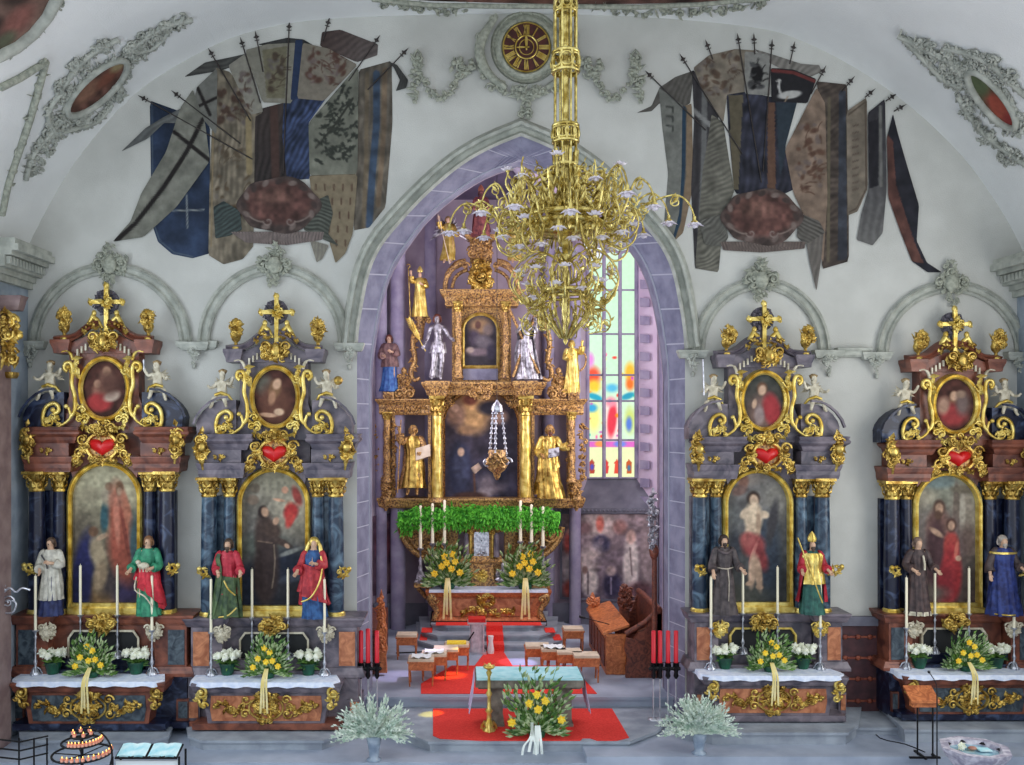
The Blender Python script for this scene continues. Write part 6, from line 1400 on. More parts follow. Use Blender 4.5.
# table
D0 = 23.3
def _m(mb):
    q = [P(x, y, D0) for x, y in [(437,621),(438,613),(434,604),(430,595),(547,595),(543,604),(539,613),(540,621)]]; prism(mb, [(p.x,p.z) for p in q], D0, 24.1)
    mould(mb, 428, 549, D0-.05, 24.1, [(597,0),(596,.02),(594,.04),(592,.06),(590.5,.06)]); mould(mb, 434, 543, D0-.03, 24.1, [(622,.06),(620,.06),(618,.02),(617,0)])
mens = build(_m, 'mensa', 'wood')
build(lambda mb: prismp(mb, [(447,616),(446,608),(443,599),(534,599),(531,608),(530,616)], D0-.02, D0+.01), 'front_panel', 'orange', mens)
def _c(mb):
    garl(mb, smooth_path([(462,614),(472,609),(481,611),(490,614),(505,610),(514,613)],3), 6, seed=2, d=D0-.03, depth=.05, dens=1.3); orn(mb, 484, 597, 8, 3, D0-.06, 18, 5, 3, 0, .05); orn(mb, 486, 604, 9, 5, D0-.02, 14, 6, 4, 0, .03)
build(_c, 'gilt_relief', 'gold', mens)
for s_, x in ((-1,434),(1,543)):
    build(lambda mb: (tube(mb, [P(a,b,D0-.03) for a,b in smooth_path([(x+s_*1,594),(x+s_*3,600),(x-s_*0,606),(x-s_*3,612),(x-s_*1,620)],3)], [.10,.12,.12,.1,.09,.08,.07,.07,.07,.07,.08,.09,.09], 8), curl(mb, (x-s_*1,600), 4, 1.2, 0, s_, 1.2, D0-.1)), 'corner_scroll', 'goldwood', mens)
build(lambda mb: bxp(mb, 430, 621, 547, 626, D0-.1, 24.4), 'base', 'dark')
build(lambda mb: (bxp(mb, 440, 580, 523, 591, 23.85, 24.3), bxp(mb, 452, 560, 511, 590, 24.0, 24.4)), 'gradine', 'goldwood')
# tabernacle
DT = 23.95
def _t(mb):
    bxp(mb, 464, 528, 499, 562, DT, 24.4); mould(mb, 460, 503, DT-.05, 24.4, [(532,0),(530,.03),(528,.05),(525,.09),(523,.09)]); mould(mb, 462, 501, DT-.04, 24.4, [(562,.06),(560,.06),(558,.02),(556,0)])
tb = build(_t, 'tabernacle', 'goldwood')
build(lambda mb: prismp(mb, [(474,557),(474,534)]+arc(481.5,534,7.5,4,180,0,10)[1:-1]+[(489,534),(489,557)], DT-.04, DT), 'door', 'silver', tb)
build(lambda mb: (bxp(mb, 480.8, 536, 482.2, 554, DT-.07, DT-.04), bxp(mb, 478, 540, 485, 541.6, DT-.07, DT-.04), orn(mb, 481.5, 553, 4, 2, DT-.05, 8, 4, 3, 0, .02)), 'door_cross', 'silver', tb)
for x in (466, 496.5): build(lambda mb: lathep(mb, x, DT-.1, [(557,3),(545,2.9),(533,2.5)], 12), 'column', 'greymarble', tb)
for x in (470.5, 492.5): build(lambda mb: (lathep(mb, x, DT-.06, [(558,2.2),(545,2),(531,1.8)], 10), orn(mb, x, 532, 3, 3, DT-.1, 8, 4, 7, 0, .04)), 'gilt_pilaster', 'gold', tb)
def _b(mb):
    prismp(mb, [(466,588),(469,580),(470,562),(493,562),(494,580),(497,588)], DT-.15, 24.2); mould(mb, 466, 497, DT-.12, 24.2, [(566,0),(564,.03),(562,.06)])
build(_b, 'tabernacle_base', 'goldwood', tb); build(lambda mb: orn(mb, 481.5, 576, 6, 5, DT-.17, 26, 5, 9, 0, .04), 'gilt_emblem', 'goldlt', tb)
bothh(lambda mb, f: (orn(mb, f(459), 577, 7, 9, DT-.05, 40, 7, 11, 0, .12), blob(mb, P(f(458), 566, DT-.1), (.10,.08,.12)), curl(mb, (f(454),585), 5, 1.3, 0, 1, 1.3, DT-.1)), 'carved_angel_bust', 'silverst')
# consoles under the retable
DR_ = 24.1
def _k(mb, f):
    q = [(f(x), y) for x, y in [(400,528),(404,540),(412,550),(422,558),(434,562),(446,566),(458,566),(458,526)]]; prismp(mb, q, 24.25, 24.6)
    tube(mb, [P(f(x), y, 24.1) for x, y in smooth_path([(400,527),(403,538),(411,549),(422,557),(436,563)],4)], .07, 7)
    curl(mb, (f(413),536), 7, 1.5, 0, 1 if f(0) == 0 else -1, 1.6, 24.1); curl(mb, (f(427),548), 6, 1.4, 1, 1 if f(0) == 0 else -1, 1.4, 24.1)
    tube(mb, [P(f(x), y, 24.1) for x, y in smooth_path([(406,530),(414,545),(424,552),(436,556)],4)], .04, 6); orn(mb, f(440), 545, 10, 14, 24.15, 30, 7, 13, 0, .1)
bothh(_k, 'scroll_console', 'goldwood')
# predella beam and side pendants
build(lambda mb: mould(mb, 380, 582, 24.15, 24.6, [(508,0),(506,.03),(503,.05),(500,.08),(498,.08)]), 'predella_beam', 'goldwood')
bothh(lambda mb, f: (lathep(mb, f(386), 24.15, [(511,1),(508,2.5),(505,2),(502,5),(498,6.5),(494,4),(490,3.5),(486,6),(482,5),(480,6)], 12), orn(mb, f(386), 490, 5, 5, 24.0, 16, 5, 15, 0, .08)), 'pendant_console', 'goldwood')
# columns
def col(x, d, y0, y1, r, cy, m_, twist=0, par=None):
    def _f(mb):
        p = P(x, 0, d); n = 26; V_ = []; m = 16
        za, zb = P(x, y1, d).z, P(x, y0, d).z
        for i in range(n+1):
            t = i/n; z = za+(zb-za)*t; rr_ = S(r, d)*(1-.12*t)
            for j in range(m):
                a = 2*PI*j/m; q = rr_*(1+twist*math.sin(3*a+t*22)); V_.append((p.x+q*math.cos(a), d+q*math.sin(a), z))
        mb.add(V_, [(i*m+j, i*m+(j+1)%m, (i+1)*m+(j+1)%m, (i+1)*m+j) for i in range(n) for j in range(m)], 0, True)
    c = build(_f, 'column', m_, par)
    build(lambda mb: capital(mb, x, d, cy, y0, r*.95), 'capital', 'gold', c)
    build(lambda mb: lathep(mb, x, d, [(y1+2,r*1.5),(y1,r*1.5),(y1-2,r*1.1),(y1-3,r*1.2)], 14), 'column_base', 'goldwood', c)
col(437, 23.95, 416, 500, 5.6, 396, 'goldlt', .05); col(525.5, 23.95, 416, 500, 5.6, 396, 'goldlt', .05)
col(387, 24.1, 420, 480, 3.8, 412, 'goldwood', .14); col(575.5-4, 24.1, 420, 480, 3.8, 412, 'goldwood', .14)
# side bays
def _bay(mb, f):
    x0, x1 = sorted((f(380), f(432))); mould(mb, x0, x1, 24.15, 24.6, [(415,0),(413,.03),(411,.02),(405,.03),(403,.07),(400,.12),(399,.12)]); orn(mb, f(406), 408.5, 20, 3.2, 24.1, 60, 5, 17, 0, .05)
bothh(_bay, 'bay_cornice', 'goldwood')
bothh(lambda mb, f: (bxp(mb, min(f(392),f(395)), 415, max(f(392),f(395)), 500, 24.2, 24.5), bxp(mb, min(f(428),f(431)), 415, max(f(428),f(431)), 500, 24.2, 24.5), garl(mb, [(f(393),420),(f(393),495)], 5, seed=19, d=24.18, depth=.05, dens=1.1)), 'bay_post', 'goldwood')
bothh(lambda mb, f: garl(mb, [(f(379),422),(f(380),440),(f(379),460),(f(381),480)], 6, seed=20, d=24.25, depth=.1, dens=.9), 'carved_edge', 'goldwood')
bothh(lambda mb, f: bxp(mb, min(f(432),f(443)), 395, max(f(432),f(443)), 500, 24.25, 24.6), 'centre_post', 'goldwood')
# centre picture
pp = [(444,500),(444,424)]+arc(481,424,37,33,180,0,20)[1:-1]+[(518,424),(518,500)]
ops = [('g',481,392,481,500,(60,50,58),(56,56,78)),('n',9,.2),('e',478,402,22,14,0,(186,132,80),.8),('e',474,418,14,15,-20,(196,148,92),.8),('e',480,396,9,6,0,(214,168,104),.8),('e',456,414,9,12,0,(150,112,92),.7),('e',470,400,7,5,0,(120,64,50),.6),('e',491,408,13,7,0,(52,50,62),.6),('e',500,418,8,7,0,(170,132,110),.7),
  ('e',455,408,4,4,0,(196,152,128),.5),('e',466,430,9,5,0,(150,112,78),.8),('e',505,440,10,18,0,(52,50,64),.8),('e',459,470,12,26,0,(44,50,78),.6),('e',461,466,8,20,-4,(58,64,92),.5),('e',461,452,3.4,4.4,0,(206,168,140),.5),('p',[(471,468),(478,463),(482,468),(475,474)],(176,150,130)),
  ('e',492,484,14,10,0,(110,100,110),.7),('e',486,492,8,5,0,(140,130,138),.6),('e',470,496,16,4,0,(70,48,44),.6),('e',500,470,8,14,0,(40,42,60),.8),('l',[(474,474),(475,492)],2,(92,62,50)),('n',4,.15,3)]
pf = build(lambda mb: sweep(mb, [(443,502),(443,424)]+arc(481,424,38.5,34.5,180,0,28)[1:-1]+[(519.5,424),(519.5,502)], [(-2.4,0),(-2.4,.12),(-.8,.18),(.6,.12),(2,.16),(2,0)], fr(24.5), pclosed=True), 'picture_frame', 'goldwood')
painted('altar_painting', pp, ops, pf, lambda x, y: P(x, y, 24.48), 1.0)
bothh(lambda mb, f: (prismp(mb, [(f(432),395),(f(432),430)]+[(f(x),y) for x,y in [(443,430),(444,418),(449,407),(457,398),(468,391),(481,389),(481,394)]][:-1]+[(f(481),394-7),(f(432),387)], 24.42, 24.6), orn(mb, f(447), 400, 8, 7, 24.35, 30, 6, 21, 0, .08)), 'spandrel', 'goldwood')
build(lambda mb: (mould(mb, 427, 541, 24.05, 24.6, [(395,0),(393,.02),(390,.04),(387,.1),(384,.14),(382,.14)]), orn(mb, 481, 391, 10, 7, 23.95, 40, 7, 23, 0, .12)), 'main_cornice', 'goldwood')
bothh(lambda mb, f: (mould(mb, min(f(429),f(446)), max(f(429),f(446)), 23.82, 24.3, [(397,0),(394,.03),(391,.02),(388,.06),(384,.1),(381,.1)]), orn(mb, f(437), 392, 7, 3, 23.8, 14, 4, 24, 0, .04)), 'cornice_block', 'goldwood')
# upper storey
col(458, 24.1, 312, 376, 3.6, 302, 'goldwood', .2); col(506, 24.1, 312, 376, 3.6, 302, 'goldwood', .2)
build(lambda mb: (bxp(mb, 452, 300, 511, 384, 24.35, 24.6), mould(mb, 446, 518, 24.1, 24.6, [(306,0),(304,.03),(301,.02),(297,.05),(294,.12),(291,.16),(290,.16)]), orn(mb, 481, 300.5, 27, 3, 24.05, 70, 5, 25, 0, .04)), 'upper_storey', 'goldwood')
build(lambda mb: bxp(mb, 463, 368, 498, 380, 24.3, 24.34), 'base_panel', 'purple')
pf = build(lambda mb: sweep(mb, [(463,367),(463,330)]+arc(480.5,330,17.5,16,180,0,20)[1:-1]+[(498,330),(498,367),(463,367)], [(-1.6,0),(-1.6,.05),(0,.09),(1.6,.05),(1.6,0)], fr(24.34), pclosed=True), 'picture_frame', 'goldlt')
painted('altar_painting', [(464.5,365),(464.5,330)]+arc(480.5,330,16,14.5,180,0,16)[1:-1]+[(496.5,330),(496.5,365)], [('f',(56,52,60)),('n',6,.2),('e',480,326,10,8,0,(150,116,80),.8),('e',478,325,3,4,0,(96,64,56),.5),('e',488,330,5,6,0,(120,104,100),.7),('e',474,338,6,8,0,(70,60,76),.7),('e',484,342,9,6,20,(104,96,104),.7),('e',478,352,13,4,0,(112,96,104),.7),('e',470,350,4,3,0,(170,150,140),.6),('e',491,352,4,8,0,(60,56,72),.7)], pf, lambda x, y: P(x, y, 24.3), 1.0)
bothh(lambda mb, f: (tube(mb, [P(f(x),y,24.2) for x,y in smooth_path([(445,290),(446,280),(450,271),(458,264),(466,262)],4)], [.06]*6+[.08]*5+[.10]*6, 8), curl(mb, (f(466),266), 4, 1.2, 0, 1, 1.3, 24.1), tube(mb, [P(f(x),y,24.3) for x,y in smooth_path([(452,288),(455,278),(462,272),(468,270)],4)], .05, 6)), 'broken_pediment', 'goldwood')
build(lambda mb: (orn(mb, 481, 276, 10, 16, 24.1, 110, 8, 27, 0, .2), sweep(mb, arc(481,276,6,8,0,360,24)[:-1], [(-1.5,0),(0,.3),(1.5,0)], fr(24.15), closed=True)), 'gilt_cartouche', 'gold')
bothh(lambda mb, f: (tube(mb, [P(f(x),y,24.2) for x,y in smooth_path([(430,318),(421,321),(415,330),(413,345),(415,360),(411,372),(414,380),(420,378)],4)], [.05]*10+[.07]*12+[.05]*7, 7), garl(mb, [(f(x),y) for x,y in smooth_path([(428,319),(418,326),(414,345),(413,372)],3)], 6, seed=29, d=24.2, depth=.1, dens=1.1)), 'scroll_wing', 'goldwood')
bothh(lambda mb, f: (orn(mb, f(404), 392, 9, 8, 24.2, 60, 7, 31, 0, .12), orn(mb, f(404), 380, 6, 7, 24.2, 30, 6, 32, 0, .1), curl(mb, (f(399),394), 5, 1.4, 0, 1, 1.3, 24.1), curl(mb, (f(410),394), 5, 1.4, PI, -1, 1.3, 24.1), blob(mb, P(f(404),371,24.2), (.08,.08,.1))), 'scroll_pinnacle', 'goldwood')
bothh(lambda mb, f: (bxp(mb, min(f(383),f(394)), 392, max(f(383),f(394)), 400, 24.0, 24.5), orn(mb, f(388.5), 396, 3, 3, 23.98, 8, 4, 33, 0, .03)), 'statue_pedestal', 'goldwood')
build(lambda mb: (lathep(mb, 420, 24.2, [(340,3),(326,4.5),(322,3),(319,6),(317,6)], 12)), 'statue_pedestal', 'goldwood')
build(lambda mb: (bxp(mb, 470, 236, 492, 262, 24.35, 24.6), mould(mb, 468, 494, 24.3, 24.6, [(240,0),(238,.05),(235,.1)]), orn(mb, 481, 250, 11, 10, 24.25, 60, 8, 35, 0, .12)), 'crown_pedestal', 'goldwood')
# green garland over the beam
g = thing('leaf_garland', 'thick bright green leaf garland draped along the beam above the tabernacle', 'garland', P(478, 518, 23.85))
mb = MB(); R = random.Random(77)
for i in range(2600):
    x = R.uniform(398, 559); e = (x-478)/81; yc = 516+2*abs(e)+1.2*math.sin(x*.25); y = yc+R.uniform(-11, 11)*(1 if abs(e) < .93 else .8)
    if abs(e) > .8: y += R.uniform(0, 6)
    d = 23.85-R.uniform(0,.18)*(1-abs(y-yc)/16); p = P(x, y, d); v = Vector((R.uniform(-.5,.5), -R.uniform(.1,.8), R.uniform(-1,.35))).normalized()
    leafm(mb, p, p+v*R.uniform(.10,.20), .022, .012, (0,-1,0))
tube(mb, [P(x, 516+2*abs((x-478)/81), 23.9) for x in range(398, 562, 6)], .16, 8)
mb.build('foliage', 'garland', g)
# statues of the high altar
SG = 'saint statues of the high altar'
gr = lambda m_, **k: (m_, k)
figure('saint_statue', P(412, 496, 24.0), 1.86, 'gilded statue holding cross banner and open book in the left niche of the high altar', SG, 'up','book', skin='goldwood',
  robes=[('robe', 'gold', full(z0=.12,z1=.83,k=1.05,amp=.12,folds=10)),('mantle', 'goldwood', full(th=(20,200),z0=.1,z1=.8,k=1.3,amp=.12))], hair='goldwood', sleeve='goldwood', sway=.03,
  extras=[ex_book('benchtop',.13,.58,.20,.3), ex_staff('goldwood',-.20,.05,-.16,1.05,False,-.1)])
figure('saint_statue', P(551, 498, 24.0), 1.92, 'bearded gilded statue with long draped robe in the right niche of the high altar', SG, 'hip',(.16,-.05,.68,.26,-.12,.70), skin='goldwood',
  robes=[('robe', 'gold', full(k=1.08,amp=.14,folds=9)),('mantle', 'gold', [full(th=(-160,20),z0=.3,z1=.6,zl=(.2,.5),k=1.3,amp=.14),full(th=(20,200),z0=.05,z1=.82,k=1.3,amp=.12)])], hair='goldwood', beard='wooddk', sleeve='goldlt', sway=-.03, extras=[ex_book('silverst',.05,.60,.14,.2)])
figure('saint_statue', P(436, 380.5, 23.95), 1.74, 'silvered near-naked statue holding a golden palm frond, upper left of the high altar', SG, (.15,-.03,.63,.20,-.10,.52),(.15,-.04,.64,.20,-.12,.60), skin='silverst',
  robes=[('loincloth', 'silverst', full(z0=.40,z1=.56,k=1.0,amp=.1,nz=8)),('cloak', 'silverst', full(th=(55,125),z0=.05,z1=.74,k=1.1,amp=.14))], hair='wooddk', sway=.035, extras=[ex_palm('goldlt',-.18,.42,-.42,.90)])
figure('saint_statue', P(528, 380.5, 23.95), 1.74, 'silvered statue standing before a diagonal cross, upper right of the high altar', SG, (.16,-.03,.70,.10,-.12,.78),(.16,-.02,.70,.12,-.10,.86), skin='silverst',
  robes=[('robe', 'silverst', full(z0=.02,z1=.6,k=1.05,amp=.15,folds=8)),('cloak', 'silverst', full(th=(-30,160),z0=.02,z1=.8,k=1.35,amp=.14))], hair='silverst', beard='silverst', sway=-.03, extras=[ex_cross('goldwood')])
figure('saint_statue', P(388.5, 391.5, 24.15), 1.50, 'statue in blue skirt and brown cape on the far left pedestal of the high altar', SG, 'book','chest',
  robes=[('skirt', cm((40,80,150),(72,120,180)), full(z1=.6,amp=.1)),('cape', cm((96,70,72),(140,108,104)), full(z0=.42,z1=.83,k=1.3,amp=.12))], hair='wooddk', sleeve=cm((96,70,72),(140,108,104)), sway=.02)
figure('saint_statue', P(571, 393, 24.15), 1.40, 'gilded slender statue on the far right pedestal of the high altar beside the window', SG, 'chest','up', skin='goldlt',
  robes=[('robe', 'goldlt', full(k=1.0,amp=.14,folds=8))], hair='gold', sleeve='goldlt', sway=.03, extras=[ex_trim('goldwood',[(.10,0,.78),(.24,-.02,.7),(.22,-.04,.5),(.12,-.06,.4)],.025)])
figure('bishop_statue', P(420, 317, 24.15), 1.22, 'small gilded bishop statue with staff, high on the left of the retable', SG, 'up','chest', skin='skin',
  robes=[('robe', 'goldlt', full(k=1.05,amp=.12))], sleeve='gold', extras=[ex_mitre('goldlt'), ex_staff('gold',-.20,.0,-.24,1.02,True,-.12)])
figure('angel_statue', P(447, 264, 24.15), 1.26, 'gilded angel statue leaning with long staff above the left pediment curve', SG, 'up','out', skin='skin',
  robes=[('robe', 'goldlt', full(z0=.08,k=1.0,amp=.14))], hair='gold', sleeve='gold', sway=.04, extras=[ex_wings('silverst'), ex_staff('benchtop',.06,-.02,-.20,.98,False,-.14)])
figure('angel_statue', P(516, 264, 24.15), 1.26, 'gilded angel statue above the right pediment curve, half hidden by the chandelier', SG, 'out','up', skin='skin',
  robes=[('robe', 'goldlt', full(z0=.08,k=1.0,amp=.14))], hair='gold', sleeve='gold', sway=-.04, extras=[ex_wings('silverst')])
figure('crowned_statue', P(481, 237, 24.1), 1.25, 'dark red crowned figure enthroned at the very top of the high altar', SG, 'hip','out', skin=cm((120,70,72),(170,110,104)),
  robes=[('robe', cm((104,52,60),(160,92,88)), full(k=1.15,amp=.14)),('cloak', cm((70,40,50),(110,64,72)), full(th=(-10,190),z0=.1,z1=.82,k=1.35,amp=.1))], hair=cm((84,48,46)), beard=cm((84,48,46)), sleeve=cm((104,52,60),(160,92,88)), extras=[ex_mitre(cm((150,90,70)))])
# candles and bouquets of the high altar
for x, yt, yc, yb, w in ((420.5,506,548,584,'outermost left'),(432.5,504,543,584,'second from left'),(444.5,500.5,543,586,'innermost left'),(520.5,501,541,586,'innermost right'),(531.5,505,542,584,'second from right'),(543,507,546,584,'outermost right')):
    d = 23.75; b = P(x, yb, d); 
    if abs(x-482) < 55: b.z = P(x, 590.5, D0).z+.02
    t = thing('altar_candle', '%s tall candle in ornate silvered stand on the high altar' % w, 'candlestick', b, 'high altar candles')
    mb = MB(); z1 = P(x, yc, d).z; z2 = P(x, yt, d).z; H = z1-b.z; r = .07
    lathe(mb, b, [(b.z+H*q,r*s_) for q,s_ in ((0,2.2),(.06,2.2),(.16,1.6),(.3,1.3),(.38,.6),(.46,.9),(.55,.4),(.66,.7),(.75,.3),(.92,.35),(.96,1.1),(1,1.1))], 14); orn(mb, x, P_y(b.z+H*.18, d) if False else yb-5, 5, 4, d-.1, 12, 5, 3, 0, .06); mb.build('stand', 'silverst', t)
    mb = MB(); lathe(mb, b, [(z1,.042),(z2,.036),(z2+.02,.01)], 10); mb.build('candle', 'wax', t)
# side brackets that carry the outer candles
for x0, x1 in ((414,432),(532,550)):
    build(lambda mb: (bxp(mb, x0, 584.2, x1, 588, 23.5, 24.0), tube(mb, [P(x0+4 if x0 < 480 else x1-4, 588, 23.75), P(425 if x0 < 480 else 540, 596, 23.8), P(436 if x0 < 480 else 530, 604, 23.9)], .06, 6)), 'candle_bracket', 'goldwood')
for x, w in ((448,'left'),(525,'right')):
    b = P(x, 591, 23.45); b.z = P(x, 590.5, D0).z+.02
    bouquet('bouquet', b, 1.5, '%s yellow and white lily bouquet on the high altar table' % w, 'high altar bouquets', ribbon=(P(451, 600, 23.15), .78), seed=20+x, wide=.9, fl=((-.05,.46),(.08,.50),(-.10,.30),(.06,.26),(-.02,.36),(.20,.20),(-.22,.18),(.12,.38)))
mb = MB(); zc = P(481, 590.5, D0).z+.002; a = P(429, 590.5, D0-.1); b = P(548, 590.5, D0-.1); box(mb, (a.x, D0-.12, zc), (b.x, 24.0, zc+.018)); box(mb, (a.x, D0-.125, zc-.035), (b.x, D0-.115, zc+.018))
mb.build('altar_cloth', 'cloth', loc=P(481,590.5,D0), label='narrow white altar cloth on the orange marble high altar table', cat='altar cloth')
# sanctuary lamp
dl = 21.0; b = P(497, 478, dl); t = thing('sanctuary_lamp', 'hanging silver and gold sanctuary lamp on chains before the high altar painting', 'hanging lamp', b)
mb = MB(); lathe(mb, P(497,0,dl), [(P(0,y,dl).z, S(r,dl)) for y,r in ((480,1),(477,3),(473,4),(470,8),(465,11),(460,11),(456,8),(452,9),(450,8))], 16); orn(mb, 497, 462, 10, 7, dl-.2, 40, 6, 5, 0, .1); mb.build('bowl', 'goldwood', t)
mb = MB(); c = P(497,0,dl); lathe(mb, c, [(P(0,y,dl).z, S(r,dl)) for y,r in ((412,5),(409,6),(405,5),(402,2),(400,1))], 12); mb.build('canopy', 'silver', t)
for k in range(3):
    a = 2*PI*k/3+.3; r0, r1 = S(5,dl), S(10,dl); mb = MB(); p0 = Vector((c.x+r0*math.cos(a), dl+r0*math.sin(a), P(0,411,dl).z)); p1 = Vector((c.x+r1*math.cos(a), dl+r1*math.sin(a), P(0,456,dl).z)); tube(mb, [p0,p1], .018, 5)
    for q in range(9): blob(mb, p0.lerp(p1,(q+.5)/9), .04, 0, 6, 4)
    mb.build('chain', 'silver', t)
mb = MB(); tube(mb, [(c.x,dl,P(0,401,dl).z),(c.x,dl,12.3)], .006, 4); mb.build('hanging_wire', 'iron', t)
for s_ in (-1,1): build(lambda mb: curl(mb, (497+s_*10,462), 5, 1.2, 0, s_, 1.2, dl-.1), 'handle', 'silver', t)
# ================================================================ chancel murals
GAIN[0] = 1.4
cmu = thing('chancel_mural', 'faded chancel wall painting of robed figures around a central saint, below the window', 'mural', W(608,560,.04))
painted('painted_panel', [(562,514),(656,514),(656,601),(562,597)], [('g',608,514,608,600,(112,96,98),(74,64,74)),('n',9,.25),('e',600,525,16,12,0,(150,132,128),.8),('e',600,524,4,8,0,(168,84,72),.6),('e',601,544,9,9,0,(56,54,76),.5),('e',601,541,3,4,0,(90,80,96),.6),
  ('e',570,543,6,12,0,(168,72,66),.6),('e',571,532,4,4,0,(150,110,96),.5),('e',571,570,9,17,0,(140,128,130),.6),('e',571,589,8,9,0,(140,62,54),.6),('e',584,528,8,6,0,(96,72,74),.7),('e',620,527,7,7,0,(120,84,80),.7),
  ('e',589,560,10,16,30,(150,134,130),.9),('e',590,582,8,14,0,(156,144,138),.5),('e',585,570,3,4,0,(104,80,74),.5),('l',[(588,572),(588,594)],1.5,(70,58,64)),('e',612,585,9,13,0,(44,40,60),.5),('e',611,571,5,5,0,(130,112,110),.6),('l',[(611,578),(611,594)],1.6,(110,100,120)),
  ('e',631,565,8,28,0,(160,148,142),.45),('e',631,537,5,7,0,(150,120,110),.6),('l',[(630,548),(632,575)],1.4,(96,80,80)),('e',648,560,8,34,0,(120,104,104),.7),('e',640,590,14,8,0,(78,52,56),.8),('e',610,556,16,4,-20,(92,80,88),.8),('w',13,20,.06),('n',3,.16,3)], cmu, lambda x, y: W(x, y, .05), 1.3)
mb = MB(); sweep(mb, [(561,513),(657,513),(657,602),(561,598)], [(-1,0),(-1,.05),(1,.05),(1,0)], lambda u, v, h: W(u, v, .03+h), closed=True, pclosed=True); mb.build('frame', 'dado', cmu)
cmu = thing('chancel_mural', 'narrow dark red-brown wall painting beside the left arch jamb in the chancel', 'mural', WL(386,560,.04))
painted('painted_panel', [(373,516),(398,512),(400,592),(373,596)], [('g',386,514,386,596,(64,44,58),(52,38,50)),('n',7,.35),('e',383,545,7,16,0,(104,50,58),.7),('e',386,575,8,14,0,(96,70,76),.8),('e',384,525,4,5,0,(110,74,72),.7)], cmu, lambda x, y: WL(x, y, .05), 1.3)
GAIN[0] = 1.0
# ================================================================ chancel furniture
def carpetpiece(poly, z, label, group=None, th=.012):
    mb = MB(); pts = [fl(x, y, z) for x, y in poly]; zprism(mb, [(p.x,p.y) for p in pts], z+.001, z+th)
    c = sum(pts, Vector())/len(pts); return mb.build('red_carpet', 'carpet', loc=c, label=label, cat='carpet', group=group)
carpetpiece([(433,709),(612,709),(629,738),(617,741),(597,741),(590,738.5),(583,738.5),(580,741),(480,741),(440,739),(433,736)], .36, 'red carpet on the stone dais under the free-standing altar')
carpetpiece([(421,694),(421,684),(452,666),(572,666),(597,694)], .556, 'wide red carpet between the two rows of stools at the chancel edge')
carpetpiece([(474,667),(486,651.5),(503,651.5),(513,667)], .556, 'narrow red runner leading to the foot of the high altar steps', th=.016)
mb = MB(); rx0, rx1 = P(487,0,22.1).x, P(504,0,22.1).x
for z, d0, d1 in ((.70,22.0,22.46),(.84,22.4,22.86),(.98,22.8,23.2)):
    box(mb, (rx0, d0, z), (rx1, d1, z+.014)); box(mb, (rx0, d0-.03, z-.14), (rx1, d0-.015, z+.014))
mb.build('red_carpet', 'carpet', loc=(rx0,22,.7), label='red stair runner climbing the middle of the high altar steps', cat='carpet')
mb = MB(); a, b = P(436,0,23.1).x, P(541,0,23.1).x; box(mb, (a, 22.86, .981), (rx0-.01, 23.2, .993)); box(mb, (rx1+.01, 22.86, .981), (b, 23.2, .993)); mb.build('red_carpet', 'carpet', loc=(a,22.9,.98), label='red carpet covering the top platform in front of the high altar', cat='carpet')
for x0, x1, z, d0, w in ((421,432,.84,22.6,'left side of the middle'),(546,556,.84,22.6,'right side of the middle'),(419.5,427,.70,22.5,'left corner of the lowest'),(554,562,.70,22.5,'right corner of the lowest')):
    mb = MB(); a, b = P(x0,0,d0).x, P(x1,0,d0).x; box(mb, (a, d0-.0, z+.002), (b, d0+.6, z+.016)) if z < .8 else box(mb, (a, d0+.1, z+.002), (b, d0+.6, z+.016))
    mb.build('red_carpet', 'carpet', loc=(a,d0,z), label='small red carpet patch on the %s high altar step' % w, cat='carpet', group='carpet patches on the altar steps')
# free-standing altar
t = thing('free_standing_altar', 'stone table altar with two pillars on the red-carpeted dais', 'altar', fl(529, 729, .36))
zt = P(529, 679, 17.05).z
mb = MB(); x0, x1 = P(475.5,0,17.05).x, P(584,0,17.05).x; box(mb, (x0, 17.05, zt-.16), (x1, 17.85, zt)); box(mb, (x0+.05, 17.1, zt-.20), (x1-.05, 17.8, zt-.16)); mb.build('table_top', 'altstone', t)
for a, b in ((490,503),(557,572)):
    mb = MB(); xa, xb = P(a,0,17.15).x, P(b,0,17.15).x; box(mb, (xa, 17.2, .36), (xb, 17.7, zt-.20)); box(mb, (xa-.03, 17.17, .36), (xb+.03, 17.73, .42)); mb.build('pillar', 'altstone', t)
mb = MB(); box(mb, (x0+.02, 17.03, zt+.002), (x1-.02, 17.87, zt+.014)); box(mb, (x0+.02, 17.025, zt-.02), (x1-.02, 17.035, zt+.014))
c = mb.build('altar_cloth', 'tealcloth', loc=(x0+1,17.4,zt), label='pale turquoise cloth with hanging lilac side panels on the free-standing altar', cat='altar cloth')
for s_, x in ((-1,x0),(1,x1)):
    mb = MB(); V_ = []
    for j in range(13):
        y = 17.03+.8*j/12; w = .012*math.sin(j*1.6); V_ += [(x+s_*.012,y,zt+.014),(x+s_*(.05+w),y-.02,zt-.3),(x+s_*(.11+w*1.5),y-.05,zt-.62)]
    mb.add(V_, [(3*j+q,3*j+3+q,3*j+4+q,3*j+1+q) for j in range(12) for q in (0,1)], 0, True); mb.build('side_panel', cm((186,180,214),(210,206,232)), c)
b = fl(489, 731, .36); t = thing('gilt_candle_stand', 'tall slim gilded candle stand in front of the free altar, left of its flowers', 'candle stand', b)
mb = MB(); H = P(489,663,b.y).z-b.z
lathe(mb, b, [(b.z+H*q,.05*s_) for q,s_ in ((0,2.4),(.03,2.4),(.06,1.5),(.12,1.9),(.16,.9),(.26,.8),(.30,1.5),(.34,.7),(.5,.6),(.55,1.2),(.6,.6),(.8,.5),(.86,1.1),(.9,.6),(.93,2.0),(.96,2.2),(.97,.6),(1,.3))], 14)
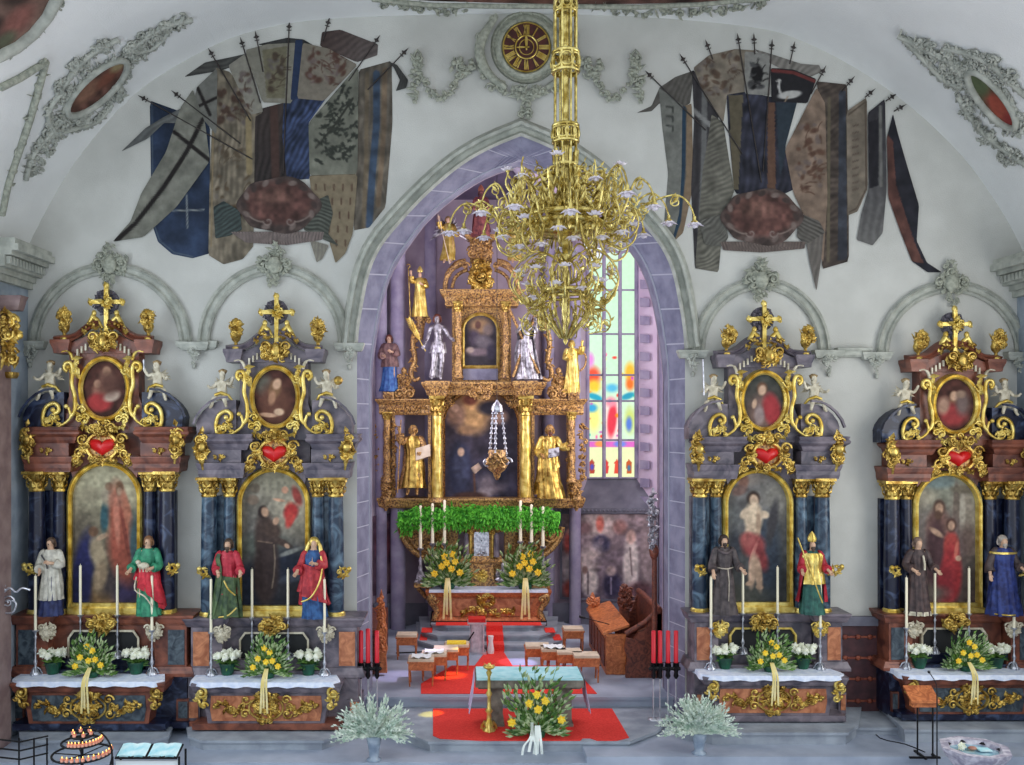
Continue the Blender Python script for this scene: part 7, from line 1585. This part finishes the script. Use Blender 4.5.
for k in range(3):
    an = -PI/2+k*2*PI/3; v = Vector((math.cos(an),math.sin(an),0)); tube(mb, [b+v*.08+Vector((0,0,.16)),b+v*.14+Vector((0,0,.08)),b+v*.15+Vector((0,0,.02))],[.03,.03,.03],6)
mb.build('stand', 'goldlt', t)
for k in range(5): an = k*2*PI/5; v = Vector((math.cos(an),math.sin(an),0)); mb = MB(); leafm(mb, b+Vector((0,0,H*.93)), b+v*.13+Vector((0,0,H*1.0)), .02, .01, tuple(v)); mb.build('crown_spike', 'gold', t)
# big bouquet before the altar
b = fl(537, 737, .36)
bouquet('bouquet', b, 1.28, 'large bouquet with yellow roses and white ribbon standing on carpet before the free altar', None, ribbon=(Vector((b.x,16.36,0)), .3), seed=41, tall=1.25, wide=.92, dens=.8, white=True,
  fl=((-.02,.54),(.10,.46),(.0,.34),(-.36,.16),(.32,.20),(-.12,.42)))
def hangribbon():
    mb = MB()
    for q,(x,y1,w) in enumerate(((524,757,.02),(530,752,.025),(536,755,.02))):
        pts = [P(532,720,16.6), P(531+q,736,16.36), P(x,746,16.3), P(x-2+q,y1,16.28)]; V_ = []
        for u in smooth_path3(pts, 4): V_ += [u+Vector((-w,0,0)), u+Vector((w,0,0))]
        mb.add(V_, [(2*j,2*j+1,2*j+3,2*j+2) for j in range(len(V_)//2-1)], 0, True)
    return mb
bq = [o for o in bpy.data.objects if o.get('label','').startswith('large bouquet')][0]
hangribbon().build('ribbon_tail', 'ribbonw', bq)
# stools
def stool(b, w, dpt, label, group, rz=0, H=.53, things_on=None):
    t = thing('stool', label, 'stool', b, group); b = Vector(b)
    mb = MB(); box(mb, (b.x-w/2, b.y, b.z+H-.20), (b.x+w/2, b.y+dpt, b.z+H-.05)); box(mb, (b.x-w/2-.02, b.y-.02, b.z+H-.05), (b.x+w/2+.02, b.y+dpt+.02, b.z+H-.02)); mb.build('frame', 'wood', t)
    mb = MB(); box(mb, (b.x-w/2, b.y, b.z+H-.02), (b.x+w/2, b.y+dpt, b.z+H+.03)); mb.build('seat', 'benchtop', t)
    for sx_ in (-1,1):
        for q in (0,1):
            mb = MB(); x = b.x+sx_*(w/2-.03); y = b.y+.03+q*(dpt-.06); tube(mb, [(x,y,b.z+H-.18),(x+sx_*.012,y,b.z+.25),(x,y,b.z)], [.03,.022,.018], 6); mb.build('leg', 'wood', t)
    return t
R = random.Random(4)
lst = []
for j, (x, y) in enumerate(((421,687),(434,681.5),(446,676),(457,671))): lst.append((fl(x,y,.556), 'left', ('nearest','second','third','farthest')[j]))
for j, (x, y) in enumerate(((587,683),(570,679),(554,676),(538,672.5))): lst.append((fl(x,y,.556), 'right', ('nearest','second','third','farthest')[j]))
for b, s_, w in lst: stool(b, .52, .40, '%s upholstered wooden stool in the slanting %s row behind the free altar' % (w, s_), 'row stools in the chancel')
stool(fl(406.5,660,.556), .46, .38, 'single wooden stool beside the left choir stall panel, near the steps', 'row stools in the chancel')
stool(fl(574,653,.556), .46, .38, 'single wooden stool right of the high altar steps', 'row stools in the chancel')
for b, s_, w in (lst[0], lst[1], lst[6]):
    mb = MB(); c = b+Vector((0,.15,.562)); V_ = []
    for j in range(9):
        for q in range(7): V_.append((c.x-.2+.05*j, c.y-.12+.05*q, c.z+.03+.022*math.sin(j*1.7+q*2.3)))
    mb.add(V_, [(j*7+q,j*7+q+1,(j+1)*7+q+1,(j+1)*7+q) for j in range(8) for q in range(6)], 0, True)
    mb.build('paper_sheet', 'paper', loc=c, label='crumpled white sheet lying on the %s stool of the %s row' % (w, s_), cat='paper', group='sheets on the stools')
b = lst[3][0]; mb = MB(); box(mb, (b.x-.22, b.y+.05, b.z+.562), (b.x+.2, b.y+.3, b.z+.60)); mb.build('folded_cloth', 'yellow', loc=b+Vector((0,.1,.562)), label='folded yellow cloth on the farthest stool of the left row', cat='cloth')
# white lectern
b = fl(477, 655, .556); t = thing('white_lectern', 'small white and grey lectern with red top left of the red runner', 'lectern', b)
mb = MB(); box(mb, (b.x-.17,b.y,b.z+.06), (b.x+.17,b.y+.3,b.z+.72)); mb.build('body', cm((196,188,196),(226,220,226)), t)
mb = MB(); box(mb, (b.x-.20,b.y-.03,b.z), (b.x+.22,b.y+.34,b.z+.06)); mb.build('base', 'steel', t)
mb = MB(); zprism(mb, [(b.x-.22,b.y-.06),(b.x+.22,b.y-.06),(b.x+.22,b.y+.34),(b.x-.22,b.y+.34)], b.z+.72, b.z+.76); mb.build('shelf', 'steel', t)
mb = MB(); box(mb, (b.x-.20,b.y-.04,b.z+.76), (b.x+.20,b.y+.3,b.z+.84)); mb.build('red_top', 'red', t)
for s_ in (-1,1): mb = MB(); tube(mb, [(b.x+s_*.13,b.y-.02,b.z+.08),(b.x+s_*.13,b.y-.02,b.z+.70)], .02, 6); mb.build('post', 'steel', t)
mb = MB(); lathe(mb, (b.x+.32,b.y+.1), [(b.z,.07),(b.z+.1,.08),(b.z+.3,.05),(b.z+.42,.07)], 12); mb.build('white_canister', 'paper', loc=(b.x+.32,b.y+.1,b.z), label='small white canister on the chancel floor right of the white lectern', cat='canister')
def micstand(b, H, tip, label):
    b = Vector(b); t = thing('microphone_stand', label, 'microphone stand', b, 'microphone stands')
    for k in range(3): an = .4+k*2*PI/3; mb = MB(); tube(mb, [b+Vector((0,0,.08)), b+Vector((.28*math.cos(an),.28*math.sin(an),.012))], .012, 5); mb.build('leg', 'mic', t)
    mb = MB(); tube(mb, [b+Vector((0,0,.04)), b+Vector((0,0,H))], .013, 6); mb.build('pole', 'mic', t)
    tip = Vector(tip); top = b+Vector((0,0,H)); mb = MB(); tube(mb, [top+(top-tip)*.3, top, tip], .010, 6); mb.build('boom', 'mic', t)
    d = (tip-top).normalized(); mb = MB(); tube(mb, [tip, tip+d*.14], [.022,.028], 8); mb.build('microphone', 'mic', t)
micstand(fl(611,668,.556), .95, P(585,618,20.3), 'black boom microphone stand in front of the right choir stalls')
mb = MB(); tube(mb, smooth_path3([fl(396,653,.57),fl(420,652,.57),fl(440,650,.57),fl(455,653,.57)]+[P(462,650,21.5),P(474,632,21.4)]), .018, 5)
mb.build('cable', 'mic', loc=fl(430,652,.57), label='black cable running across the chancel floor to the white lectern', cat='cable')
# choir stalls
def carved(mb, cx_, cz_, w, h, d, n, seed): # metric helper around px ornament
    px = VX+cx_*F/d; py = VY-(cz_-HC)*F/d; orn(mb, px, py, w*F/d, h*F/d, d, n, 6, seed, 0, .05)
t = thing('choir_stall', 'orange-brown wooden choir desk with panelled front and sloping top, right of the stools', 'choir stall', (3.3,20.0,.556))
mb = MB(); box(mb, (3.12,20.05,.56), (3.2,22.6,1.42)); box(mb, (3.12,20.0,.56), (3.55,20.08,1.42)); box(mb,(3.12,22.55,.56),(3.55,22.63,1.42)); mb.build('desk_front', 'wood', t)
for k in range(5): mb = MB(); box(mb, (3.095,20.15+.49*k,.70), (3.12,20.50+.49*k,1.30)); mb.build('panel', 'wooddk', t)
mb = MB(); V_ = [(3.06,20.0,1.40),(3.62,20.0,1.58),(3.62,22.66,1.58),(3.06,22.66,1.40)]; mb.add(V_+[(a,b_,c_+.05) for a,b_,c_ in V_], [(0,1,2,3),(4,5,6,7),(0,1,5,4),(1,2,6,5),(2,3,7,6),(3,0,4,7)]); mb.build('desk_top', 'wood', t)
mb = MB(); lathe(mb, (3.2,22.6), [(1.42,.08),(1.5,.12),(1.58,.05),(1.66,.10),(1.76,.05),(1.84,.02)], 10); carved(mb, 3.2, 1.62, .14, .12, 22.5, 24, 4); mb.build('finial', 'wood', t)
t = thing('choir_stall', 'dark brown choir stall seat with scrolled end panel beside the right arch jamb', 'choir stall', (4.0,19.7,.556))
def scrollend(mb, x0, x1, y0, y1, z1):
    w = x1-x0; h = z1-.556
    pts = [(x0,.556),(x1,.556),(x1,z1),(x1-.18*w,z1+.02*h),(x1-.3*w,z1-.12*h),(x1-.42*w,z1-.30*h),(x0+.38*w,z1-.34*h),(x0+.22*w,z1-.46*h),(x0+.02*w,z1-.44*h),(x0-.03*w,z1-.60*h),(x0+.06*w,z1-.74*h),(x0,z1-.85*h)]
    prism(mb, pts, y0, y1)
mb = MB(); scrollend(mb, 3.50, 4.25, 19.75, 19.85, 2.05); mb.build('end_panel', 'wooddk', t)
mb = MB(); scrollend(mb, 3.62, 4.3, 21.9, 22.0, 1.95); mb.build('end_panel', 'wooddk', t)
mb = MB(); box(mb, (3.7,19.85,.556), (4.15,21.9,1.0)); mb.build('seat', 'wooddk', t)
mb = MB(); box(mb, (4.15,19.75,.556), (4.3,22.0,2.0)); mb.build('backrest', 'wooddk', t)
mb = MB(); tube(mb, [(4.2,19.72,1.98),(4.2,22.02,1.98)], .07, 8); tube(mb, [(3.5,19.78,1.48),(3.9,19.78,1.72),(4.22,19.78,2.0)], .06, 7); mb.build('rail', 'wooddk', t)
mb = MB()
for z, r in ((2.06,.16),(2.26,.13),(2.42,.09)): blob(mb, (3.72+.0, 21.2, z-.2), (r,r*.7,r*.9), 0, 8, 6)
carved(mb, 3.72, 2.0, .15, .25, 21.0, 40, 6); box(mb, (3.62,21.1,.9), (3.82,21.3,1.9)); mb.build('carved_bust', 'wooddk', t)
b = Vector((4.1,19.5,.556)); t = thing('choir_stall_end', 'tall narrow carved wooden stall end panel with pinnacle, beside the left arch jamb', 'choir stall', P(381,672,20.0))
def silh(mb, d=19.9, dx=0):
    pts = [(375,673),(375,655),(376.5,650),(375,644),(376,630),(378,622),(376.5,616),(378,607),(380,600),(379.5,596),(381,590),(382.5,596),(382,600),(384,606),(386,616),(385,622),(387,630),(386,644),(387.5,650),(386,656),(387,673)]
    prismp(mb, pts, d, d+.12)
mb = MB(); silh(mb); mb.build('end_panel', 'wood', t)
mb = MB(); garl(mb, [(381,598),(381,622),(381,650)], 7, seed=9, d=19.88, depth=.08, dens=1.6); curl(mb, (381,640), 4, 1.4, 0, 1, 1, 19.85); mb.build('carving', 'wood', t)
mb = MB(); box(mb, (-2.35,20.02,.56), (P(379,0,20).x,22.5,1.5)); mb.build('stall_body', 'wooddk', t)
# carved pole at right jamb
t = thing('processional_cross', 'dark carved pole topped with pale silvery spiked cross ornament at the right arch jamb', 'processional cross', P(654,660,19.3))
mb = MB(); tube(mb, [P(654.5,668,19.3), P(654.5,545,19.3)], [.06,.05], 8); lathep(mb, 654, 19.3, [(560,2),(556,4),(550,5),(545,3)], 10); mb.build('pole', 'wooddk', t)
mb = MB(); orn(mb, 653, 520, 4.5, 30, 19.25, 60, 6, 12, 0, .1); bxp(mb, 652.3, 488, 654, 548, 19.25, 19.3); bxp(mb, 648, 500, 658, 501.6, 19.25, 19.3); bxp(mb, 646.5, 519, 657, 520.4, 19.25, 19.3)
mb.build('cross_head', 'silverst', t)
# red candles on poles
for j, (x, w, z) in enumerate(((361,'left',.18),(368,'left',.18),(377,'left',.36),(653.5,'right',.36),(660,'right',.36),(668,'right',.36),(676,'right',.36))):
    d = 17.55 if x < 400 else 17.62
    if x in (361,368): z = .18
    b = P(x, 0, d); b.z = z; n_ = ['outermost','middle','innermost','innermost','second','third','outermost'][j]
    t = thing('processional_candle', '%s red processional candle in black holder by the %s arch jamb' % (n_, w), 'candle', b, 'red processional candles')
    zc = P(0,663,d).z; z0 = P(0,676,d).z; z1 = P(0,631 if x not in (368,) else 629,d).z
    mb = MB(); lathe(mb, b, [(zc-.02,.042),(z1,.042),(z1+.01,.02)], 12); mb.build('candle', 'redwax', t)
    mb = MB(); lathe(mb, b, [(z0-.05,.02),(z0,.05),(z0+.08,.035),(z0+.14,.07),(zc,.055),(zc+.01,.075)], 10); curl(mb, (x-3,669), 2, 1.2, 0, 1, .8, d-.03); curl(mb, (x+3,669), 2, 1.2, PI, -1, .8, d-.03); mb.build('holder', 'iron', t)
    mb = MB(); tube(mb, [(b.x,b.y,z),(b.x,b.y,z0)], .016, 6); lathe(mb, b, [(z,.11),(z+.02,.11),(z+.04,.02)], 12); mb.build('pole', 'steel', t)
# silvery plants
def silverplant(b, s, c, vw, vh, label, seed):
    b = Vector(b); t = thing('vase_of_branches', label, 'vase with branches', b, 'silvery branch arrangements')
    mb = MB(); lathe(mb, b, [(b.z,vw*.9),(b.z+.02,vw),(b.z+.05,vw*.6),(b.z+vh*.5,vw*.75),(b.z+vh,vw*1.1),(b.z+vh*.96,vw*.9)], 16); mb.build('vase', 'vase', t)
    R = random.Random(seed); mb = MB(); o = b+Vector((0,0,vh*.9))
    for i in range(230):
        a = R.uniform(-.25, PI+.25); l = s*R.uniform(.45,1.0)*(.95+.05*abs(math.cos(a))); v = Vector((math.cos(a), R.uniform(-.7,.5), max(-.12,math.sin(a))*.9+.12)).normalized()
        p1 = o+v*l*.55+Vector((0,0,.08*s)); p2 = o+v*l; tube(mb, [o, p1, p2], [.008,.006,.003], 4)
        n = 11
        for q in range(n):
            t_ = .25+.75*q/n; c0 = o.lerp(p1, t_/.55) if t_ < .55 else p1.lerp(p2, (t_-.55)/.45); w_ = Vector((R.gauss(0,1),R.gauss(0,1),R.gauss(.4,1))).normalized()
            leafm(mb, c0, c0+(w_*.6+v*.8)*s*.09, .015, .009, (0,-1,.3))
    mb.build('branches', 'silverplant', t)
silverplant((P(374,0,16.02).x,16.02,.18), .78, 0, .13, .42, 'grey vase with large spray of silvery white branches, left of the dais', 3)
silverplant((P(699,0,16.05).x,16.05,.28), .78, 0, .13, .36, 'grey vase with large spray of silvery branches before the martyr altar', 5)
# votive stand lower left
b = Vector((P(82,0,14.6).x,14.6,0)); t = thing('votive_candle_stand', 'round black iron votive stand with burning tea lights at the bottom left', 'votive candle stand', b)
mb = MB(); tube(mb, [b, b+Vector((0,0,1.1))], .025, 8); 
for k in range(3): an = k*2*PI/3; tube(mb, [b+Vector((0,0,.1)), b+Vector((.3*math.cos(an),.3*math.sin(an),.01))], .02, 6)
mb.build('pole', 'iron', t)
for z, r in ((.80,.44),(.98,.30),(1.08,.16)):
    mb = MB(); tube(mb, [b+Vector((r*math.cos(a),r*math.sin(a),z)) for a in [2*PI*i/32 for i in range(32)]], .018, 6, closed=True)
    for k in range(6): a = k*PI/3; tube(mb, [b+Vector((0,0,z-.03)), b+Vector((r*math.cos(a),r*math.sin(a),z))], .01, 5)
    o = mb.build('ring_tray', 'iron', t)
mb = MB(); tube(mb, [b+Vector((.42*math.cos(a)+.05,0,.78+.42*math.sin(a))) for a in [-.9+i*.18 for i in range(15)]], .014, 6); mb.build('arched_frame', 'iron', t)
R = random.Random(2)
for z, r, n in ((1.08,.14,6),(.98,.29,13),(.80,.43,13)):
    for k in range(n):
        a = 2*PI*k/n if n < 13 else -1.9+2.4*k/n; c = b+Vector((r*math.cos(a),r*math.sin(a),z+.015))
        q = thing('tea_light', 'small burning tea light in red glass on the iron votive stand', 'candle', c, 'tea lights on the votive stand')
        mb = MB(); lathe(mb, c, [(c.z,.026),(c.z+.045,.032),(c.z+.04,.026)], 8); mb.build('cup', cm((214,120,90),(240,176,150)), q); mb = MB(); blob(mb, c+Vector((0,0,.065)), (.008,.008,.018), 0, 6, 4); mb.build('flame', 'flame', q)
# rail at the far left
t = thing('iron_railing', 'low black iron railing at the bottom left corner beside the pier', 'railing', (P(20,0,14.8).x,14.8,0))
ra, rb_ = P(-12,738,14.6), P(48,736,15.4)
for k in range(3):
    mb = MB(); tube(mb, [ra-Vector((0,0,.14*k)), P(20,742,15)-Vector((0,0,.14*k)), rb_-Vector((0,0,.14*k))], .014, 6); mb.build('bar', 'iron', t)
for x, d in ((19,15.0),(34,15.2),(47,15.4)): p = P(x,738,d); mb = MB(); tube(mb, [(p.x,p.y,0),(p.x,p.y,p.z)], .014, 6); mb.build('post', 'iron', t)
# book stand
b = Vector((P(149,0,14.7).x,14.7,0)); t = thing('book_stand', 'black metal book stand with white panel below two open books, bottom left', 'lectern', b)
zt = P(0,752,14.7).z; w = S(31,14.7)
mb = MB(); V_ = [(b.x-w,14.55,zt-.04),(b.x+w,14.55,zt-.04),(b.x+w,14.9,zt+.06),(b.x-w,14.9,zt+.06)]; mb.add(V_+[(x,y,z-.02) for x,y,z in V_], [(0,1,2,3),(4,5,6,7),(0,1,5,4),(1,2,6,5),(2,3,7,6),(3,0,4,7)]); mb.build('shelf', 'iron', t)
for x in (-w-.03,w+.03):
    for y in (14.55,14.9): mb = MB(); tube(mb, [(b.x+x,y,0),(b.x+x,y,zt-.02)], .018, 6); mb.build('leg', 'iron', t)
mb = MB(); box(mb, (b.x-w,14.6,.3), (b.x+w,14.62,zt-.1)); mb.build('panel', 'paper', t)
for s_, nm in ((-.5,'left'),(.5,'right')):
    c = Vector((b.x+s_*w,14.72,zt+.012)); mb = MB(); V_ = []
    for j in range(9):
        u = -1+2*j/8; h_ = .018*math.sin(abs(u)*PI)+.004
        V_ += [(c.x+u*w*.46,14.57,zt-.028+h_),(c.x+u*w*.46,14.88,zt+.064+h_)]
    mb.add(V_, [(2*j,2*j+1,2*j+3,2*j+2) for j in range(8)], 0, True); mb.add([(x,y,z-.02) for x,y,z in V_], [(2*j,2*j+1,2*j+3,2*j+2) for j in range(8)]); mb.build('open_book', 'bookblue', loc=c, label='%s one of the two open books on the black book stand' % nm, cat='book', group='open books on the stand')
# font, bottom right
b = Vector((P(975,0,14.6).x,14.6,0)); t = thing('baptismal_font', 'octagonal pale stone font with open rim at the bottom right corner', 'font', b)
zt = P(0,747,14.6).z
mb = MB(); lathe(mb, b, [(0,.34),(.08,.34),(.14,.2),(.5,.2),(.62,.34),(zt-.06,.50),(zt,.52),(zt,.40),(zt-.08,.36)], 8, sm=False); mb.build('basin', cm((150,146,164),(206,202,212)), t)
mb = MB(); lathe(mb, b, [(zt-.07,.0),(zt-.07,.37)], 16, caps=False); mb.build('water', cm((120,160,180),(170,200,210),rough=.1), t)
mb = MB(); lathe(mb, b, [(zt-.05,.36),(zt-.02,.385),(zt-.05,.37)], 24, caps=False); mb.build('rim_ring', 'iron', t)
c = b+Vector((-.2,.05,zt-.05)); q = thing('white_rose', 'cream rose lying at the left rim of the stone font', 'flower', c)
mb = MB(); yflower(mb, c+Vector((0,-.02,.06)), .07, R); mb.build('petals', 'whitefl', q); mb = MB(); tube(mb, [c+Vector((0,0,.04)), c+Vector((.15,.03,.0))], .008, 5); mb.build('stem', 'leaf', q)
c = b+Vector((.14,.0,zt-.055)); mb = MB(); box(mb, (c.x-.09,c.y-.06,c.z), (c.x+.10,c.y+.08,c.z+.02)); mb.build('folded_cloth', 'bookblue', loc=c, label='pale blue folded card inside the stone font', cat='card')
c = b+Vector((-.03,.02,zt-.055)); mb = MB(); blob(mb, c+Vector((0,0,.03)), (.07,.05,.03), 0, 10, 6); mb.build('sponge', cm((150,100,84),(190,140,120)), loc=c, label='small brown lump in the middle of the stone font', cat='sponge')
# reading desk with slim stand
b = Vector((P(921,0,15.95).x,15.95,.28)); t = thing('reading_desk', 'wooden topped reading desk on slim black posts before the bearded-man altar', 'lectern', b)
for s_ in (-.06,.20): mb = MB(); tube(mb, [b+Vector((s_,0,.02)), b+Vector((s_,0,.95))], .014, 6); mb.build('post', 'iron', t)
mb = MB(); box(mb, (b.x-.26,b.y-.15,b.z), (b.x+.26,b.y-.11,b.z+.03)); box(mb, (b.x-.03,b.y-.2,b.z), (b.x+.01,b.y+.2,b.z+.03)); box(mb, (b.x+.18,b.y-.14,b.z), (b.x+.22,b.y+.02,b.z+.03)); mb.build('foot', 'iron', t)
mb = MB(); V_ = [(b.x-.24,b.y-.16,b.z+.94),(b.x+.24,b.y-.16,b.z+.94),(b.x+.24,b.y+.14,b.z+1.12),(b.x-.24,b.y+.14,b.z+1.12)]; mb.add(V_+[(x,y,z+.04) for x,y,z in V_], [(0,1,2,3),(4,5,6,7),(0,1,5,4),(1,2,6,5),(2,3,7,6),(3,0,4,7)]); box(mb, (b.x-.2,b.y-.12,b.z+.86), (b.x+.2,b.y+.0,b.z+.94)); mb.build('desk', 'wood', t)
b = Vector((P(937,0,15.6).x,15.6,0)); tp = P(929,672,15.5)
t = thing('microphone_stand', 'slim straight black microphone stand standing right of the reading desk', 'microphone stand', b, 'microphone stands')
mb = MB(); lathe(mb, b, [(0,.14),(.02,.14),(.03,.02)], 16); mb.build('base', 'mic', t)
mb = MB(); tube(mb, [b, (b.x,b.y,1.45)], .011, 6); mb.build('pole', 'mic', t); mb = MB(); tube(mb, smooth_path3([(b.x,b.y,1.45),(b.x-.02,b.y,1.62),tp]), .008, 5); blob(mb, tp, .025, 0, 8, 5); mb.build('gooseneck', 'mic', t)
mb = MB(); tube(mb, smooth_path3([fl(850,716,.41),fl(868,725,.29),fl(880,738,.29),fl(905,744,.29),fl(925,752,.29)]), .010, 5); mb.build('cable', 'mic', loc=fl(880,738,.29), label='thin black cable crossing the grey floor towards the reading desk', cat='cable')
# silver branch sconce at the left pier
t = thing('wall_sconce', 'curling pale silver branch sconce on the left pier at picture edge', 'sconce', P(10,605,16.8))
mb = MB(); tube(mb, [P(x,y,16.7) for x,y in smooth_path([(-3,600),(4,592),(10,588),(16,592),(22,588),(30,590)],4)], .022, 6); tube(mb, [P(x,y,16.7) for x,y in smooth_path([(-2,606),(8,600),(16,603),(13,612),(5,613)],4)], .02, 6); curl(mb, (8,602), 7, 1.4, 0, 1, .9, 16.7); curl(mb, (3,590), 5, 1.3, 1, 1, .8, 16.7); mb.build('scroll_arm', 'silver', t)
# coloured light from the south window, falling on the floor
spot('stained_glass_sunbeam_gold', (5.2,20.6,7.2), (-.25,19.9,.56), 5.0, 5000, (1,.72,.1), .8)
spot('stained_glass_sunbeam_yellow', (5.2,20.6,7.2), (-.55,17.95,.36), 2.6, 7000, (1,.75,.03), .7)
spot('stained_glass_sunbeam_lilac', (5.2,20.6,8.2), (1.3,21.0,.56), 6.0, 4000, (.75,.6,1), .6)
spot('stained_glass_sunbeam_violet', (5.2,20.9,7.6), (-1.3,19.9,.56), 6.5, 3500, (.8,.65,1), .7)
